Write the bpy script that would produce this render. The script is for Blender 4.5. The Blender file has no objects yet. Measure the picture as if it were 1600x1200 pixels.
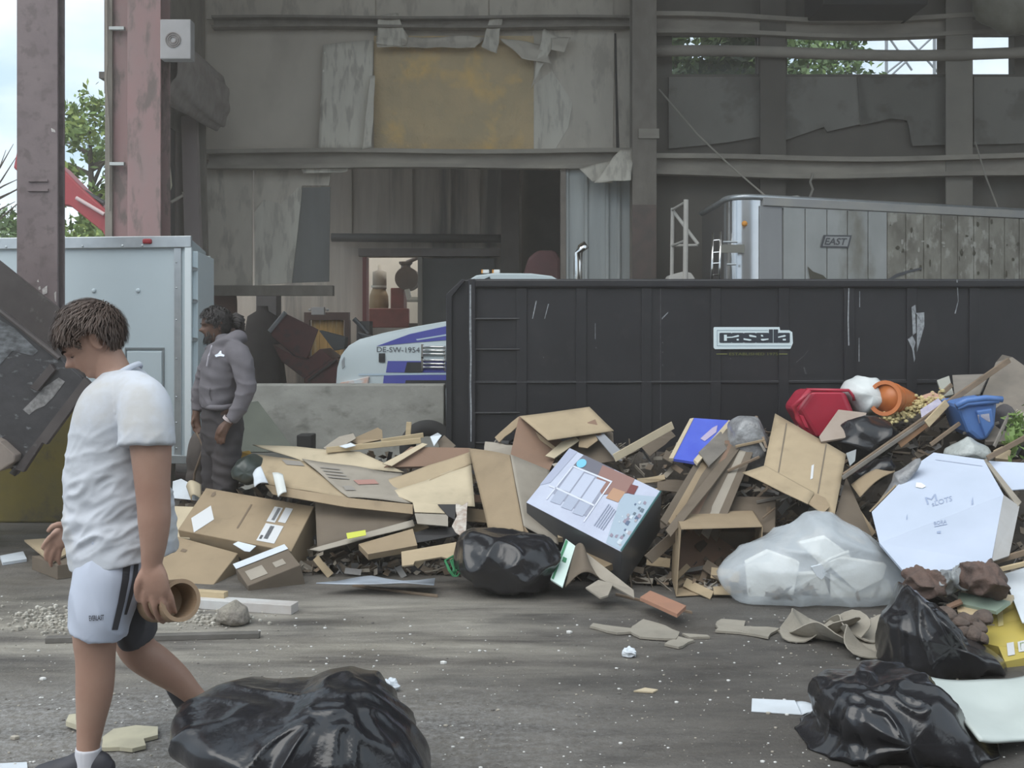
import bpy, math, random
import numpy as np
from mathutils import Vector, Matrix, noise
from mathutils.geometry import tessellate_polygon
from mathutils.bvhtree import BVHTree

# ---------------------------------------------------------------- camera, sky, exposure
F, HZ, HC = 1700.0, 516.0, 1.63          # focal length in pixels, horizon row, eye height
sc = bpy.context.scene
cam_data = bpy.data.cameras.new('camera')
cam_data.sensor_width = 36.0
cam_data.lens = F / 1600.0 * 36.0
cam_data.shift_y = -(600.0 - HZ) / 1600.0
cam_data.clip_end = 400
camera = bpy.data.objects.new('camera', cam_data)
camera.location = (0, 0, HC)
camera.rotation_euler = (math.radians(90), 0, 0)
sc.collection.objects.link(camera)
sc.camera = camera
sc.view_settings.view_transform = 'Standard'
sc.view_settings.look = 'None'
sc.view_settings.exposure = 1.36
sc.view_settings.gamma = 1.0
sc.view_settings.use_curve_mapping = False

world = bpy.data.worlds.new('sky')
sc.world = world
world.use_nodes = True
wn, wl = world.node_tree.nodes, world.node_tree.links
wn.clear()
w_out = wn.new('ShaderNodeOutputWorld'); w_bg = wn.new('ShaderNodeBackground')
w_tc = wn.new('ShaderNodeTexCoord'); w_map = wn.new('ShaderNodeMapping')
w_map.inputs['Scale'].default_value = (1.0, 1.0, 2.6)
w_no = wn.new('ShaderNodeTexNoise'); w_no.inputs['Scale'].default_value = 3.2; w_no.inputs['Detail'].default_value = 7
w_rp = wn.new('ShaderNodeValToRGB')
w_rp.color_ramp.elements[0].position = 0.40; w_rp.color_ramp.elements[0].color = (0.46, 0.60, 0.74, 1)
w_rp.color_ramp.elements[1].position = 0.60; w_rp.color_ramp.elements[1].color = (0.86, 0.92, 0.95, 1)
wl.new(w_tc.outputs['Generated'], w_map.inputs['Vector']); wl.new(w_map.outputs['Vector'], w_no.inputs['Vector'])
wl.new(w_no.outputs['Fac'], w_rp.inputs['Fac']); wl.new(w_rp.outputs['Color'], w_bg.inputs['Color'])
w_bg.inputs['Strength'].default_value = 0.60
wl.new(w_bg.outputs['Background'], w_out.inputs['Surface'])
sun_data = bpy.data.lights.new('sun', 'SUN')
sun_data.energy = 0.95; sun_data.angle = math.radians(60); sun_data.color = (1.0, 0.96, 0.9)
sun = bpy.data.objects.new('sun', sun_data)
sun.rotation_euler = (math.radians(36), 0, math.radians(-38))
sc.collection.objects.link(sun)

# ---------------------------------------------------------------- helpers
rnd = random.Random(11)
def V(*a): return Vector(a)
def P(u, v, d): return Vector(((u - 800.0) / F * d, d, HC - (v - HZ) / F * d))   # pixel of the 1600x1200 frame + distance -> place
def G(u, v): return P(u, v, HC * F / (v - HZ))                                   # the floor under a pixel
def Zat(v, d): return HC - (v - HZ) / F * d
def Xat(u, d): return (u - 800.0) / F * d

MATS = {}
def mat(name, c1, c2=None, scale=6.0, rough=0.75, metal=0.0, bump=0.0, bscale=40.0, stretch=(1, 1, 1), lo=0.35, hi=0.65,
        c3=None, s3=2.0, lo3=0.52, hi3=0.62, spec=0.5, trans=0.0, bstretch=None, detail=6.0, coat=0.0, transp=0.0, bdetail=4.0):
    if name in MATS: return MATS[name]
    m = bpy.data.materials.new(name); m.use_nodes = True
    n, l = m.node_tree.nodes, m.node_tree.links
    b = n['Principled BSDF']
    b.inputs['Roughness'].default_value = rough
    b.inputs['Metallic'].default_value = metal
    b.inputs['Specular IOR Level'].default_value = spec
    b.inputs['Base Color'].default_value = (*c1, 1)
    if coat: b.inputs['Coat Weight'].default_value = coat; b.inputs['Coat Roughness'].default_value = 0.2
    if trans: b.inputs['Transmission Weight'].default_value = trans
    tc = n.new('ShaderNodeTexCoord')
    def noise_fac(sc_, st, lo_, hi_):
        mp = n.new('ShaderNodeMapping'); mp.inputs['Scale'].default_value = st
        l.new(tc.outputs['Object'], mp.inputs['Vector'])
        t = n.new('ShaderNodeTexNoise'); t.inputs['Scale'].default_value = sc_; t.inputs['Detail'].default_value = detail
        t.inputs['Roughness'].default_value = 0.6
        l.new(mp.outputs['Vector'], t.inputs['Vector'])
        r = n.new('ShaderNodeMapRange'); r.inputs['From Min'].default_value = lo_; r.inputs['From Max'].default_value = hi_
        l.new(t.outputs['Fac'], r.inputs['Value'])
        return r.outputs['Result']
    col = None
    if c2:
        mx = n.new('ShaderNodeMix'); mx.data_type = 'RGBA'
        mx.inputs['A'].default_value = (*c1, 1); mx.inputs['B'].default_value = (*c2, 1)
        l.new(noise_fac(scale, stretch, lo, hi), mx.inputs['Factor']); col = mx.outputs['Result']
    if c3:
        mx2 = n.new('ShaderNodeMix'); mx2.data_type = 'RGBA'
        if col is None: mx2.inputs['A'].default_value = (*c1, 1)
        else: l.new(col, mx2.inputs['A'])
        mx2.inputs['B'].default_value = (*c3, 1)
        l.new(noise_fac(s3, stretch, lo3, hi3), mx2.inputs['Factor']); col = mx2.outputs['Result']
    if col is not None: l.new(col, b.inputs['Base Color'])
    if bump:
        mp = n.new('ShaderNodeMapping'); mp.inputs['Scale'].default_value = bstretch or (1, 1, 1)
        l.new(tc.outputs['Object'], mp.inputs['Vector'])
        t = n.new('ShaderNodeTexNoise'); t.inputs['Scale'].default_value = bscale; t.inputs['Detail'].default_value = bdetail
        l.new(mp.outputs['Vector'], t.inputs['Vector'])
        bp = n.new('ShaderNodeBump'); bp.inputs['Strength'].default_value = bump; bp.inputs['Distance'].default_value = 0.02
        l.new(t.outputs['Fac'], bp.inputs['Height']); l.new(bp.outputs['Normal'], b.inputs['Normal'])
    if transp:
        tr = n.new('ShaderNodeBsdfTransparent'); ms = n.new('ShaderNodeMixShader'); ms.inputs['Fac'].default_value = transp
        l.new(b.outputs['BSDF'], ms.inputs[1]); l.new(tr.outputs['BSDF'], ms.inputs[2])
        l.new(ms.outputs['Shader'], n['Material Output'].inputs['Surface'])
    MATS[name] = m
    return m

BASE = {}
def props(o, label=None, cat=None, group=None, kind=None):
    if label: o['label'] = label
    if cat: o['category'] = cat
    if group: o['group'] = group
    if kind: o['kind'] = kind
    return o
def thing(name, label, cat, base, group=None, kind=None):
    o = bpy.data.objects.new(name, None); o.empty_display_size = 0.1
    o.location = base; sc.collection.objects.link(o); BASE[o.name] = Vector(base)
    return props(o, label, cat, group, kind)

class MB:
    """collects shapes in world coordinates; build() links them as one mesh object"""
    def __init__(s): s.v, s.f, s.m = [], [], []
    def add(s, vs, fs, mi=0):
        k = len(s.v); s.v.extend(Vector(p) for p in vs)
        for f in fs: s.f.append([i + k for i in f]); s.m.append(mi)
        return s
    def box(s, o, a, b, c, mi=0):
        o, a, b, c = map(Vector, (o, a, b, c))
        vs = [o, o+a, o+a+b, o+b, o+c, o+a+c, o+a+b+c, o+b+c]
        fs = [(0,1,2,3), (7,6,5,4), (0,4,5,1), (1,5,6,2), (2,6,7,3), (3,7,4,0)]
        if a.cross(b).dot(c) > 0: fs = [f[::-1] for f in fs]
        return s.add(vs, fs, mi)
    def bx(s, x0, x1, y0, y1, z0, z1, mi=0):
        return s.box((x0,y0,z0), (x1-x0,0,0), (0,y1-y0,0), (0,0,z1-z0), mi)
    def prism(s, pts, vec, mi=0):
        pts = [Vector(p) for p in pts]; vec = Vector(vec); n = len(pts)
        vs = pts + [p + vec for p in pts]
        tris = tessellate_polygon([pts])
        nrm = Vector((0,0,0))
        for i in range(n): nrm += pts[i].cross(pts[(i+1) % n])
        ccw = nrm.dot(vec) < 0
        fs = []
        for t in tris:
            t = list(t)
            a, b, c = (pts[i] for i in t)
            if ((b-a).cross(c-a)).dot(nrm) < 0: t = t[::-1]
            if not ccw: t = t[::-1]
            fs.append(t); fs.append([i + n for i in t[::-1]])
        for i in range(n):
            j = (i+1) % n
            q = [i, i+n, j+n, j]
            if not ccw: q = q[::-1]
            fs.append(q)
        return s.add(vs, fs, mi)
    def tube(s, path, r, n=10, mi=0, caps=True):
        path = [Vector(p) for p in path]; k = len(s.v); m = len(path)
        rs = r if isinstance(r, (list, tuple)) else [r] * m
        for i, p in enumerate(path):
            t = (path[min(i+1, m-1)] - path[max(i-1, 0)]).normalized()
            ref = Vector((0,0,1)) if abs(t.z) < 0.9 else Vector((0,1,0))
            a = t.cross(ref).normalized(); b = t.cross(a)
            for q in range(n):
                an = 2*math.pi*q/n
                s.v.append(p + a*math.cos(an)*rs[i] + b*math.sin(an)*rs[i])
        for i in range(m-1):
            for q in range(n):
                w = (q+1) % n
                s.f.append([k+i*n+q, k+i*n+w, k+(i+1)*n+w, k+(i+1)*n+q]); s.m.append(mi)
        if caps:
            s.f.append([k+q for q in range(n)][::-1]); s.m.append(mi)
            s.f.append([k+(m-1)*n+q for q in range(n)]); s.m.append(mi)
        return s
    def ring(s, c, axis, r0, r1, h, n=24, mi=0):
        """hollow cylinder"""
        c, axis = Vector(c), Vector(axis).normalized()
        ref = Vector((0,0,1)) if abs(axis.z) < 0.9 else Vector((1,0,0))
        a = axis.cross(ref).normalized(); b = axis.cross(a); k = len(s.v)
        for (r, t) in ((r0,0), (r1,0), (r1,h), (r0,h)):
            for q in range(n):
                an = 2*math.pi*q/n; s.v.append(c + axis*t + (a*math.cos(an) + b*math.sin(an))*r)
        for i in range(4):
            j = (i+1) % 4
            for q in range(n):
                w = (q+1) % n
                s.f.append([k+i*n+q, k+i*n+w, k+j*n+w, k+j*n+q]); s.m.append(mi)
        return s
    def ball(s, c, rx, ry, rz, n=14, m=9, mi=0):
        c = Vector(c); k = len(s.v)
        for i in range(m+1):
            t = math.pi*i/m
            for q in range(n):
                an = 2*math.pi*q/n
                s.v.append(c + Vector((rx*math.sin(t)*math.cos(an), ry*math.sin(t)*math.sin(an), rz*math.cos(t))))
        for i in range(m):
            for q in range(n):
                w = (q+1) % n
                s.f.append([k+i*n+q, k+(i+1)*n+q, k+(i+1)*n+w, k+i*n+w]); s.m.append(mi)
        return s
    def grid(s, fn, nu, nv, th=0.0, mi=0):
        """surface fn(s,t) -> point, optionally thickened"""
        pts = [[Vector(fn(i/nu, j/nv)) for i in range(nu+1)] for j in range(nv+1)]
        k = len(s.v); W = nu+1
        def idx(i, j): return k + j*W + i
        for row in pts: s.v.extend(row)
        for j in range(nv):
            for i in range(nu):
                s.f.append([idx(i,j), idx(i+1,j), idx(i+1,j+1), idx(i,j+1)]); s.m.append(mi)
        if th:
            k2 = len(s.v)
            for j in range(nv+1):
                for i in range(nu+1):
                    du = pts[j][min(i+1,nu)] - pts[j][max(i-1,0)]; dv = pts[min(j+1,nv)][i] - pts[max(j-1,0)][i]
                    nn = du.cross(dv)
                    if nn.length > 0: nn.normalize()
                    s.v.append(pts[j][i] - nn*th)
            def id2(i, j): return k2 + j*W + i
            for j in range(nv):
                for i in range(nu):
                    s.f.append([id2(i,j+1), id2(i+1,j+1), id2(i+1,j), id2(i,j)]); s.m.append(mi)
            for i in range(nu):
                s.f.append([idx(i+1,0), idx(i,0), id2(i,0), id2(i+1,0)]); s.m.append(mi)
                s.f.append([idx(i,nv), idx(i+1,nv), id2(i+1,nv), id2(i,nv)]); s.m.append(mi)
            for j in range(nv):
                s.f.append([idx(0,j), idx(0,j+1), id2(0,j+1), id2(0,j)]); s.m.append(mi)
                s.f.append([idx(nu,j+1), idx(nu,j), id2(nu,j), id2(nu,j+1)]); s.m.append(mi)
        return s
    def build(s, name, m, parent=None, label=None, cat=None, group=None, kind=None, smooth=False, bevel=0.0, origin=None):
        me = bpy.data.meshes.new(name)
        if parent is not None: base = BASE[parent.name]
        elif origin is not None: base = Vector(origin)
        else:
            xs = [p.x for p in s.v]; ys = [p.y for p in s.v]; zs = [p.z for p in s.v]
            base = Vector(((min(xs)+max(xs))/2, (min(ys)+max(ys))/2, min(zs)))
        me.from_pydata([tuple(p - base) for p in s.v], [], s.f)
        for x in (m if isinstance(m, (list, tuple)) else [m]): me.materials.append(x)
        me.polygons.foreach_set('material_index', s.m)
        if smooth: me.polygons.foreach_set('use_smooth', [True]*len(me.polygons))
        me.update(); me.validate()
        o = bpy.data.objects.new(name, me); sc.collection.objects.link(o)
        if parent is not None: o.parent = parent
        else: o.location = base
        BASE[o.name] = base.copy()
        if bevel:
            b = o.modifiers.new('bevel', 'BEVEL'); b.width = bevel; b.segments = 2; b.limit_method = 'ANGLE'
        return props(o, label, cat, group, kind)

def nz(p, s=1.0, seed=0.0):
    return noise.noise(Vector((p[0]*s + seed, p[1]*s - seed*1.7, p[2]*s + seed*0.6)))
def ridge(p, s=1.0, seed=0.0):
    return 1.0 - 2.0*abs(nz(p, s, seed))
def lerp(a, b, t): return a + (b-a)*t

# decals: thin printed or worn pieces laid on the surface of an object that is already built
_bvh = {}
def bvh_of(objs):
    key = tuple(o.name for o in objs)
    if key not in _bvh:
        vs, fs = [], []
        for o in objs:
            k = len(vs); b = BASE[o.name]
            vs.extend(v.co + b for v in o.data.vertices); fs.extend([i + k for i in p.vertices] for p in o.data.polygons)
        _bvh[key] = BVHTree.FromPolygons(vs, fs)
    return _bvh[key]
EYE = Vector((0, 0, HC))
def on_surface(u, v, tgt, off=0.003, fallback=None):
    if callable(tgt[0]): return tgt[0](u, v, off)
    d = P(u, v, 1.0) - EYE
    dn = d.normalized()
    loc, nrm, i, dist = bvh_of(tgt).ray_cast(EYE, dn)
    if loc is None: return None
    if nrm.dot(dn) > 0: nrm = -nrm
    return loc + nrm*off
def decal(name, polys, tgt, m, parent, off=0.003, step=None, label=None):
    """polys: pixel polygons; each is tessellated and laid on the surface of tgt"""
    if not isinstance(tgt, (list, tuple)): tgt = [tgt]
    if len(polys) > 1: return [decal(name, [q], tgt, m, parent, off, step, label) for q in polys]
    mb = MB()
    for poly in polys:
        if poly and isinstance(poly[0][0], tuple):            # a ribbon: pairs of pixels
            pts = [on_surface(*q, tgt, off) for pr in poly for q in pr]
            if any(p is None for p in pts): continue
            mb.add(pts, [[2*i, 2*i+1, 2*i+3, 2*i+2] for i in range(len(poly)-1)])
        elif step and len(poly) == 4:
            a, b, c, d = (Vector((*p, 0)) for p in poly)
            nu = max(1, int((b-a).length/step)); nv = max(1, int((d-a).length/step))
            pts, ok = [], True
            for j in range(nv+1):
                for i in range(nu+1):
                    s_, t_ = i/nu, j/nv
                    q = (a*(1-s_)+b*s_)*(1-t_) + (d*(1-s_)+c*s_)*t_
                    pts.append(on_surface(q.x, q.y, tgt, off))
            fs = []
            for j in range(nv):
                for i in range(nu):
                    f = [j*(nu+1)+i, j*(nu+1)+i+1, (j+1)*(nu+1)+i+1, (j+1)*(nu+1)+i]
                    if all(pts[k] is not None for k in f):
                        dd = [(pts[k]-EYE).length for k in f]
                        if max(dd)-min(dd) < 0.15: fs.append(f)
            mb.add([p if p is not None else Vector((0,0,0)) for p in pts], fs)
        else:
            pts = [on_surface(p[0], p[1], tgt, off) for p in poly]
            if any(p is None for p in pts): continue
            mb.add(pts, [list(t) for t in tessellate_polygon([pts])])
    used = sorted({i for f in mb.f for i in f}); re_ = {k: i for i, k in enumerate(used)}
    mb.v = [mb.v[k] for k in used]; mb.f = [[re_[i] for i in f] for f in mb.f]
    if not mb.v: return None
    return mb.build(name, m, parent, label=label)
def text_mesh(s, bold=0.0):
    cu = bpy.data.curves.new('t', 'FONT'); cu.body = s; cu.offset = bold; cu.resolution_u = 3
    o = bpy.data.objects.new('t', cu); sc.collection.objects.link(o)
    me = bpy.data.meshes.new_from_object(o)
    vs = [v.co.copy() for v in me.vertices]; fs = [list(p.vertices) for p in me.polygons]
    bpy.data.objects.remove(o); bpy.data.meshes.remove(me); bpy.data.curves.remove(cu)
    return vs, fs
def text_decal(name, s, quad, tgt, m, parent, off=0.004, bold=0.0):
    """lettering fitted in the pixel quad (top left, top right, bottom right, bottom left), on the surface of tgt"""
    vs, fs = text_mesh(s, bold)
    x0, x1 = min(v.x for v in vs), max(v.x for v in vs); y0, y1 = min(v.y for v in vs), max(v.y for v in vs)
    a, b, c, d = (Vector((*p, 0)) for p in quad)
    if not isinstance(tgt, (list, tuple)): tgt = [tgt]
    pts = []
    for p in vs:
        s_, t_ = (p.x-x0)/(x1-x0), (y1-p.y)/(y1-y0)
        q = (a*(1-s_)+b*s_)*(1-t_) + (d*(1-s_)+c*s_)*t_
        r = on_surface(q.x, q.y, tgt, off)
        if r is None: r = on_surface((a.x+c.x)/2, (a.y+c.y)/2, tgt, off)
        if r is None: return None
        pts.append(r)
    return MB().add(pts, fs).build(name, m, parent)

# ---------------------------------------------------------------- the place: floor, walls, beams
def floor_material():
    m = bpy.data.materials.new('grimy_floor'); m.use_nodes = True
    n, l = m.node_tree.nodes, m.node_tree.links; b = n['Principled BSDF']
    g = n.new('ShaderNodeNewGeometry')
    def nfac(scale, st, lo, hi, det=8, rough=0.65):
        mp = n.new('ShaderNodeMapping'); mp.inputs['Scale'].default_value = st
        l.new(g.outputs['Position'], mp.inputs['Vector'])
        t = n.new('ShaderNodeTexNoise'); t.inputs['Scale'].default_value = scale; t.inputs['Detail'].default_value = det
        t.inputs['Roughness'].default_value = rough
        l.new(mp.outputs['Vector'], t.inputs['Vector'])
        r = n.new('ShaderNodeMapRange'); r.inputs['From Min'].default_value = lo; r.inputs['From Max'].default_value = hi
        l.new(t.outputs['Fac'], r.inputs['Value']); return r.outputs['Result']
    def mix(a, bb, f):
        x = n.new('ShaderNodeMix'); x.data_type = 'RGBA'
        for k, q in (('A', a), ('B', bb)):
            if isinstance(q, tuple): x.inputs[k].default_value = (*q, 1)
            else: l.new(q, x.inputs[k])
        l.new(f, x.inputs['Factor']); return x.outputs['Result']
    def math_(op, a, bb):
        x = n.new('ShaderNodeMath'); x.operation = op; x.use_clamp = True
        for k, q in ((0, a), (1, bb)):
            if isinstance(q, (int, float)): x.inputs[k].default_value = q
            else: l.new(q, x.inputs[k])
        return x.outputs[0]
    sep = n.new('ShaderNodeSeparateXYZ'); l.new(g.outputs['Position'], sep.inputs[0])
    def band(out, a, bb, c, d):
        r1 = n.new('ShaderNodeMapRange'); r1.interpolation_type = 'SMOOTHSTEP'
        r1.inputs['From Min'].default_value = a; r1.inputs['From Max'].default_value = bb
        r2 = n.new('ShaderNodeMapRange'); r2.interpolation_type = 'SMOOTHSTEP'
        r2.inputs['From Min'].default_value = c; r2.inputs['From Max'].default_value = d
        r2.inputs['To Min'].default_value = 1; r2.inputs['To Max'].default_value = 0
        l.new(out, r1.inputs['Value']); l.new(out, r2.inputs['Value'])
        return math_('MULTIPLY', r1.outputs[0], r2.outputs[0])
    col = mix((0.074, 0.067, 0.060), (0.132, 0.121, 0.108), nfac(2.2, (1, 2.4, 1), 0.38, 0.62))
    # tyre-smeared sandy dust tracked in from the yard
    streak = nfac(1.7, (0.45, 2.6, 1), 0.38, 0.64)
    sandy = math_('MULTIPLY', band(sep.outputs['Y'], 4.7, 5.6, 6.3, 6.9), band(sep.outputs['X'], -30, -29, -0.6, 1.2))
    col = mix(col, (0.30, 0.28, 0.24), math_('MULTIPLY', math_('ADD', sandy, 0.12), streak))
    # chalky grit in the near lane
    grit = math_('MULTIPLY', nfac(30, (1, 1, 1), 0.42, 0.62, 6, 0.85), band(sep.outputs['X'], -30, -29, -1.0, 1.2))
    near = band(sep.outputs['Y'], -5, -4, 4.6, 5.2)
    col = mix(col, (0.30, 0.298, 0.292), math_('MULTIPLY', math_('MULTIPLY', grit, near), 0.85))
    col = mix(col, (0.16, 0.145, 0.125), math_('MULTIPLY', nfac(14, (0.5, 2.2, 1), 0.52, 0.7), 0.5))
    col = mix(col, (0.036, 0.035, 0.034), math_('MULTIPLY', math_('ADD', nfac(1.1, (0.5, 1.4, 1), 0.54, 0.68), math_('MULTIPLY', band(sep.outputs['X'], -0.6, 1.6, 29, 30), 0.75)), 0.6))
    col = mix(col, (0.42, 0.40, 0.37), math_('MULTIPLY', nfac(70, (1, 1, 1), 0.68, 0.74, 3, 0.5), 0.6))
    l.new(col, b.inputs['Base Color'])
    rr = n.new('ShaderNodeMapRange'); rr.inputs['To Min'].default_value = 0.42; rr.inputs['To Max'].default_value = 0.85
    l.new(nfac(1.3, (0.6, 1.6, 1), 0.4, 0.62), rr.inputs['Value']); l.new(rr.outputs[0], b.inputs['Roughness'])
    t = n.new('ShaderNodeTexNoise'); t.inputs['Scale'].default_value = 55; t.inputs['Detail'].default_value = 6
    l.new(g.outputs['Position'], t.inputs['Vector'])
    bp = n.new('ShaderNodeBump'); bp.inputs['Strength'].default_value = 0.5; bp.inputs['Distance'].default_value = 0.012
    l.new(t.outputs['Fac'], bp.inputs['Height']); l.new(bp.outputs['Normal'], b.inputs['Normal'])
    return m
floor_mat = floor_material()
MB().bx(-14, 16, -12, 22, -0.3, 0).build('floor', floor_mat, kind='structure')
MB().bx(-120, 120, -60, 160, -0.5, -0.02).build('ground_outside', mat('yard', (0.20,0.19,0.17), (0.13,0.13,0.115), 0.7, 0.95), kind='structure')

M_col = mat('painted_steel_mauve', (0.15,0.115,0.118), (0.185,0.145,0.145), 3.5, 0.6, bump=0.05, c3=(0.125,0.095,0.095), s3=9)
M_red = mat('red_oxide_steel', (0.29,0.165,0.16), (0.26,0.18,0.172), 2.5, 0.6, stretch=(1,1,0.4), c3=(0.15,0.11,0.10), s3=5)
M_grime = mat('grimy_steel', (0.26,0.228,0.192), (0.19,0.167,0.142), 5, 0.8, bump=0.1, stretch=(1,1,0.5))
M_beam = mat('dusty_beam', (0.40,0.36,0.30), (0.28,0.25,0.212), 3, 0.85, stretch=(0.4,1,1))
M_dark = mat('dark_wall_sheet', (0.105,0.092,0.078), (0.145,0.129,0.11), 0.8, 0.85, c3=(0.19,0.18,0.16), s3=0.45, lo3=0.55, hi3=0.72, bump=0.15, bscale=6)
M_liner = mat('sooty_wall_liner', (0.52,0.462,0.385), (0.62,0.555,0.465), 0.9, 0.8, c3=(0.41,0.365,0.305), s3=0.6, lo3=0.5, hi3=0.7, bump=0.12, bscale=4, stretch=(1,1,0.6))
M_liner2 = mat('worn_wall_liner', (0.55,0.495,0.415), (0.64,0.58,0.49), 1.4, 0.8, c3=(0.45,0.405,0.34), s3=3, bump=0.12, bscale=7, stretch=(1.4,1,0.5))
M_pale = mat('scuffed_pale_liner', (0.70,0.655,0.56), (0.58,0.535,0.455), 3.0, 0.75, c3=(0.48,0.44,0.375), s3=6, stretch=(1.6,1,0.35), bump=0.1, bscale=9)
M_fibre = mat('yellow_glass_fibre', (0.64,0.48,0.275), (0.52,0.41,0.25), 1.6, 0.98, c3=(0.82,0.55,0.21), s3=1.1, lo3=0.52, hi3=0.66, bump=0.6, bscale=24, bdetail=8)
M_galv = mat('galvanised_sheet', (0.50,0.52,0.50), (0.42,0.44,0.43), 2.2, 0.55, metal=0.0, stretch=(3,1,0.25))

DB = 16.5                                  # the back wall
xl = Xat(318, DB)
# back wall: above the bay opening, right bay with a strip of windows
z_bay = Zat(250, DB); z_w0, z_w1 = Zat(116, DB), Zat(53, DB)
wall_back = thing('wall_back', None, None, (0, DB, 0), kind='structure')
MB().bx(xl, Xat(1000, DB), DB, DB+0.2, z_bay, 9.0).build('wall_sheet', M_liner, wall_back)
mb = MB().bx(Xat(1000, DB), 13, DB, DB+0.2, 0, z_w0); mb.build('wall_sheet', M_dark, wall_back)
MB().bx(Xat(1000, DB), 13, DB, DB+0.2, z_w1, 9.0).build('wall_sheet', M_dark, wall_back)
for a, b in ((1000, 1050), (1185, 1230), (1480, 1520), (1585, 1700)):
    MB().bx(Xat(a, DB), Xat(b, DB), DB, DB+0.2, z_w0, z_w1).build('wall_mullion', M_dark, wall_back)
MB().bx(Xat(1700, DB), 13, DB, DB+0.2, z_w0, z_w1).build('wall_mullion', M_dark, wall_back)
M_skyl = mat('hazy_window_glass', (0.8,0.86,0.88), rough=0.25, transp=0.95)
for k, (a, b) in enumerate(((1050, 1185), (1230, 1480), (1520, 1585))):
    w = MB().bx(Xat(a, DB), Xat(b, DB), DB+0.09, DB+0.1, z_w0, z_w1).build(f'window_{k+1}', M_skyl, kind='structure')

# girts and pipes that cross the wall
def cbeam(u0, u1, v0, v1, d, name='girt_beam', m=None, depth=0.18, sag=0.0, parent=None, lip=True):
    mb = MB(); n = 14
    zt, zb = Zat(v0, d), Zat(v1, d); x0, x1 = Xat(u0, d), Xat(u1, d); h = zt - zb
    def prof(y0, y1, a, b):
        def fn(s, t):
            x = lerp(x0, x1, s); dz = -sag*math.sin(math.pi*s)**2*(0.6+0.4*math.sin(5*s)) + 0.012*math.sin(9*s+a*7)
            yy, zz = ((y0,a),(y1,a),(y1,b),(y0,b),(y0,a))[int(round(t*4))]
            return (x, yy, zz + dz)
        mb.grid(fn, n, 4)
    prof(d, d+depth, zt, zt-h*0.22)
    prof(d, d+depth, zb+h*0.2, zb)
    prof(d+depth*0.75, d+depth, zt-h*0.2, zb+h*0.2)
    return mb.build(name, m or M_beam, parent, kind='structure' if parent is None else None)
cbeam(330, 992, 24, 42, 16.25, sag=0.0, m=M_grime)
cbeam(322, 992, 232, 262, 16.2, m=M_beam)
cbeam(1022, 1700, 18, 50, 16.2, sag=0.10, m=M_beam)
cbeam(1022, 1700, 238, 272, 16.1, sag=0.08, m=M_beam)
MB().tube([P(u, 83 + 4*math.sin(u*0.01), 16.2) for u in range(1020, 1720, 40)], 0.085, 12).build('pipe_beam', M_beam, kind='structure', smooth=True)
# steel columns
def icol(u0, u1, d, m, v_top=-90, name='steel_column', zb=0.0, dp=0.30):
    x0, x1 = Xat(u0, d), Xat(u1, d); zt = Zat(v_top, d); w = x1-x0; xm = (x0+x1)/2
    c = thing(name, None, None, (xm, d, zb), kind='structure')
    MB().bx(x0, x1, d, d+0.03, zb, zt).build('flange', m, c, bevel=0.004)
    MB().bx(xm-0.015, xm+0.015, d+0.03, d+0.03+dp, zb, zt).build('web', m, c)
    MB().bx(x0, x1, d+0.03+dp, d+0.06+dp, zb, zt).build('flange', m, c, bevel=0.004)
    return c
col_a = icol(26, 90, 9.45, M_col, dp=0.10)
for (u, v, w, h) in ((60, 281, 30, 3), (60, 295, 32, 4)):
    MB().box(P(u-w/2, v+h, 9.449), (w/F*9.45,0,0), (0,-0.015,0), (0,0,h/F*9.45)).build('weld_bead', M_col, col_a)
M_chip = mat('chipped_white_paint', (0.55,0.53,0.5), (0.36,0.32,0.31), 30, 0.8)
colf = [o for o in col_a.children if o.name.startswith('flange')]
decal('paint_chip', [[(66,452),(74,446),(74,458),(67,461)], [(85,458),(88,455),(88,472),(86,470)], [(60,449),(63,447),(64,452),(61,453)], [(80,200),(86,203),(87,207),(81,206)], [(58,440),(60,436),(61,441)]], colf, M_chip, col_a, 0.004)
col_b = icol(199, 251, 12.3, M_red)
MB().bx(Xat(164,12.45), Xat(200,12.45), 12.45, 12.5, 1.0, 7.6).build('edge_flashing', M_red, col_b)
MB().bx(Xat(164,12.4), Xat(175,12.4), 12.40, 12.44, 1.0, 7.6).build('edge_flashing', M_grime, col_b)
MB().tube([P(167, -20, 12.38), P(168, 100, 12.36), P(166, 120, 12.36), P(171, 200, 12.37), P(171, 330, 12.37)], 0.012, 8).build('conduit', M_grime, col_b)
for v in (42, 254):
    MB().box(P(170, v+4, 12.36), (0.17,0,0), (0,0.06,0), (0,0,0.035)).build('bracket', M_galv, col_b)
col_c = icol(988, 1026, 15.9, M_grime)
M_grime_dk = mat('rusty_column_base', (0.17,0.125,0.11), (0.12,0.10,0.09), 4, 0.85)
MB().bx(Xat(988,15.88), Xat(1025,15.88), 15.87, 15.89, 0, Zat(320, 15.88)).build('lower_plate', M_grime_dk, col_c)
MB().box(P(998, 216, 15.86), (0.30,0,0), (0,0.05,0), (0,0,0.14)).build('bolt_bracket', M_beam, col_c)
icol(1478, 1520, 16.22, mat('grey_brown_column', (0.23,0.21,0.18), (0.28,0.255,0.215), 2, 0.85))  # mottled grey-brown, the column's own tone
icol(1188, 1228, 16.3, M_dark)
# unseen roof and right wall, sized to shape light, open in front and left
MB().bx(-5.2, 14, 9.2, 22, 8.6, 8.8).build('roof', M_grime, kind='structure')
MB().bx(13, 13.2, 9.2, 22, 0, 8.6).build('wall_right', M_dark, kind='structure')
# wall added behind the camera, unseen, to cut low frontal light
MB().bx(-6, 14, -7.3, -7, 0, 6.5).build('wall_light_block', M_grime, kind='structure')
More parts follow.
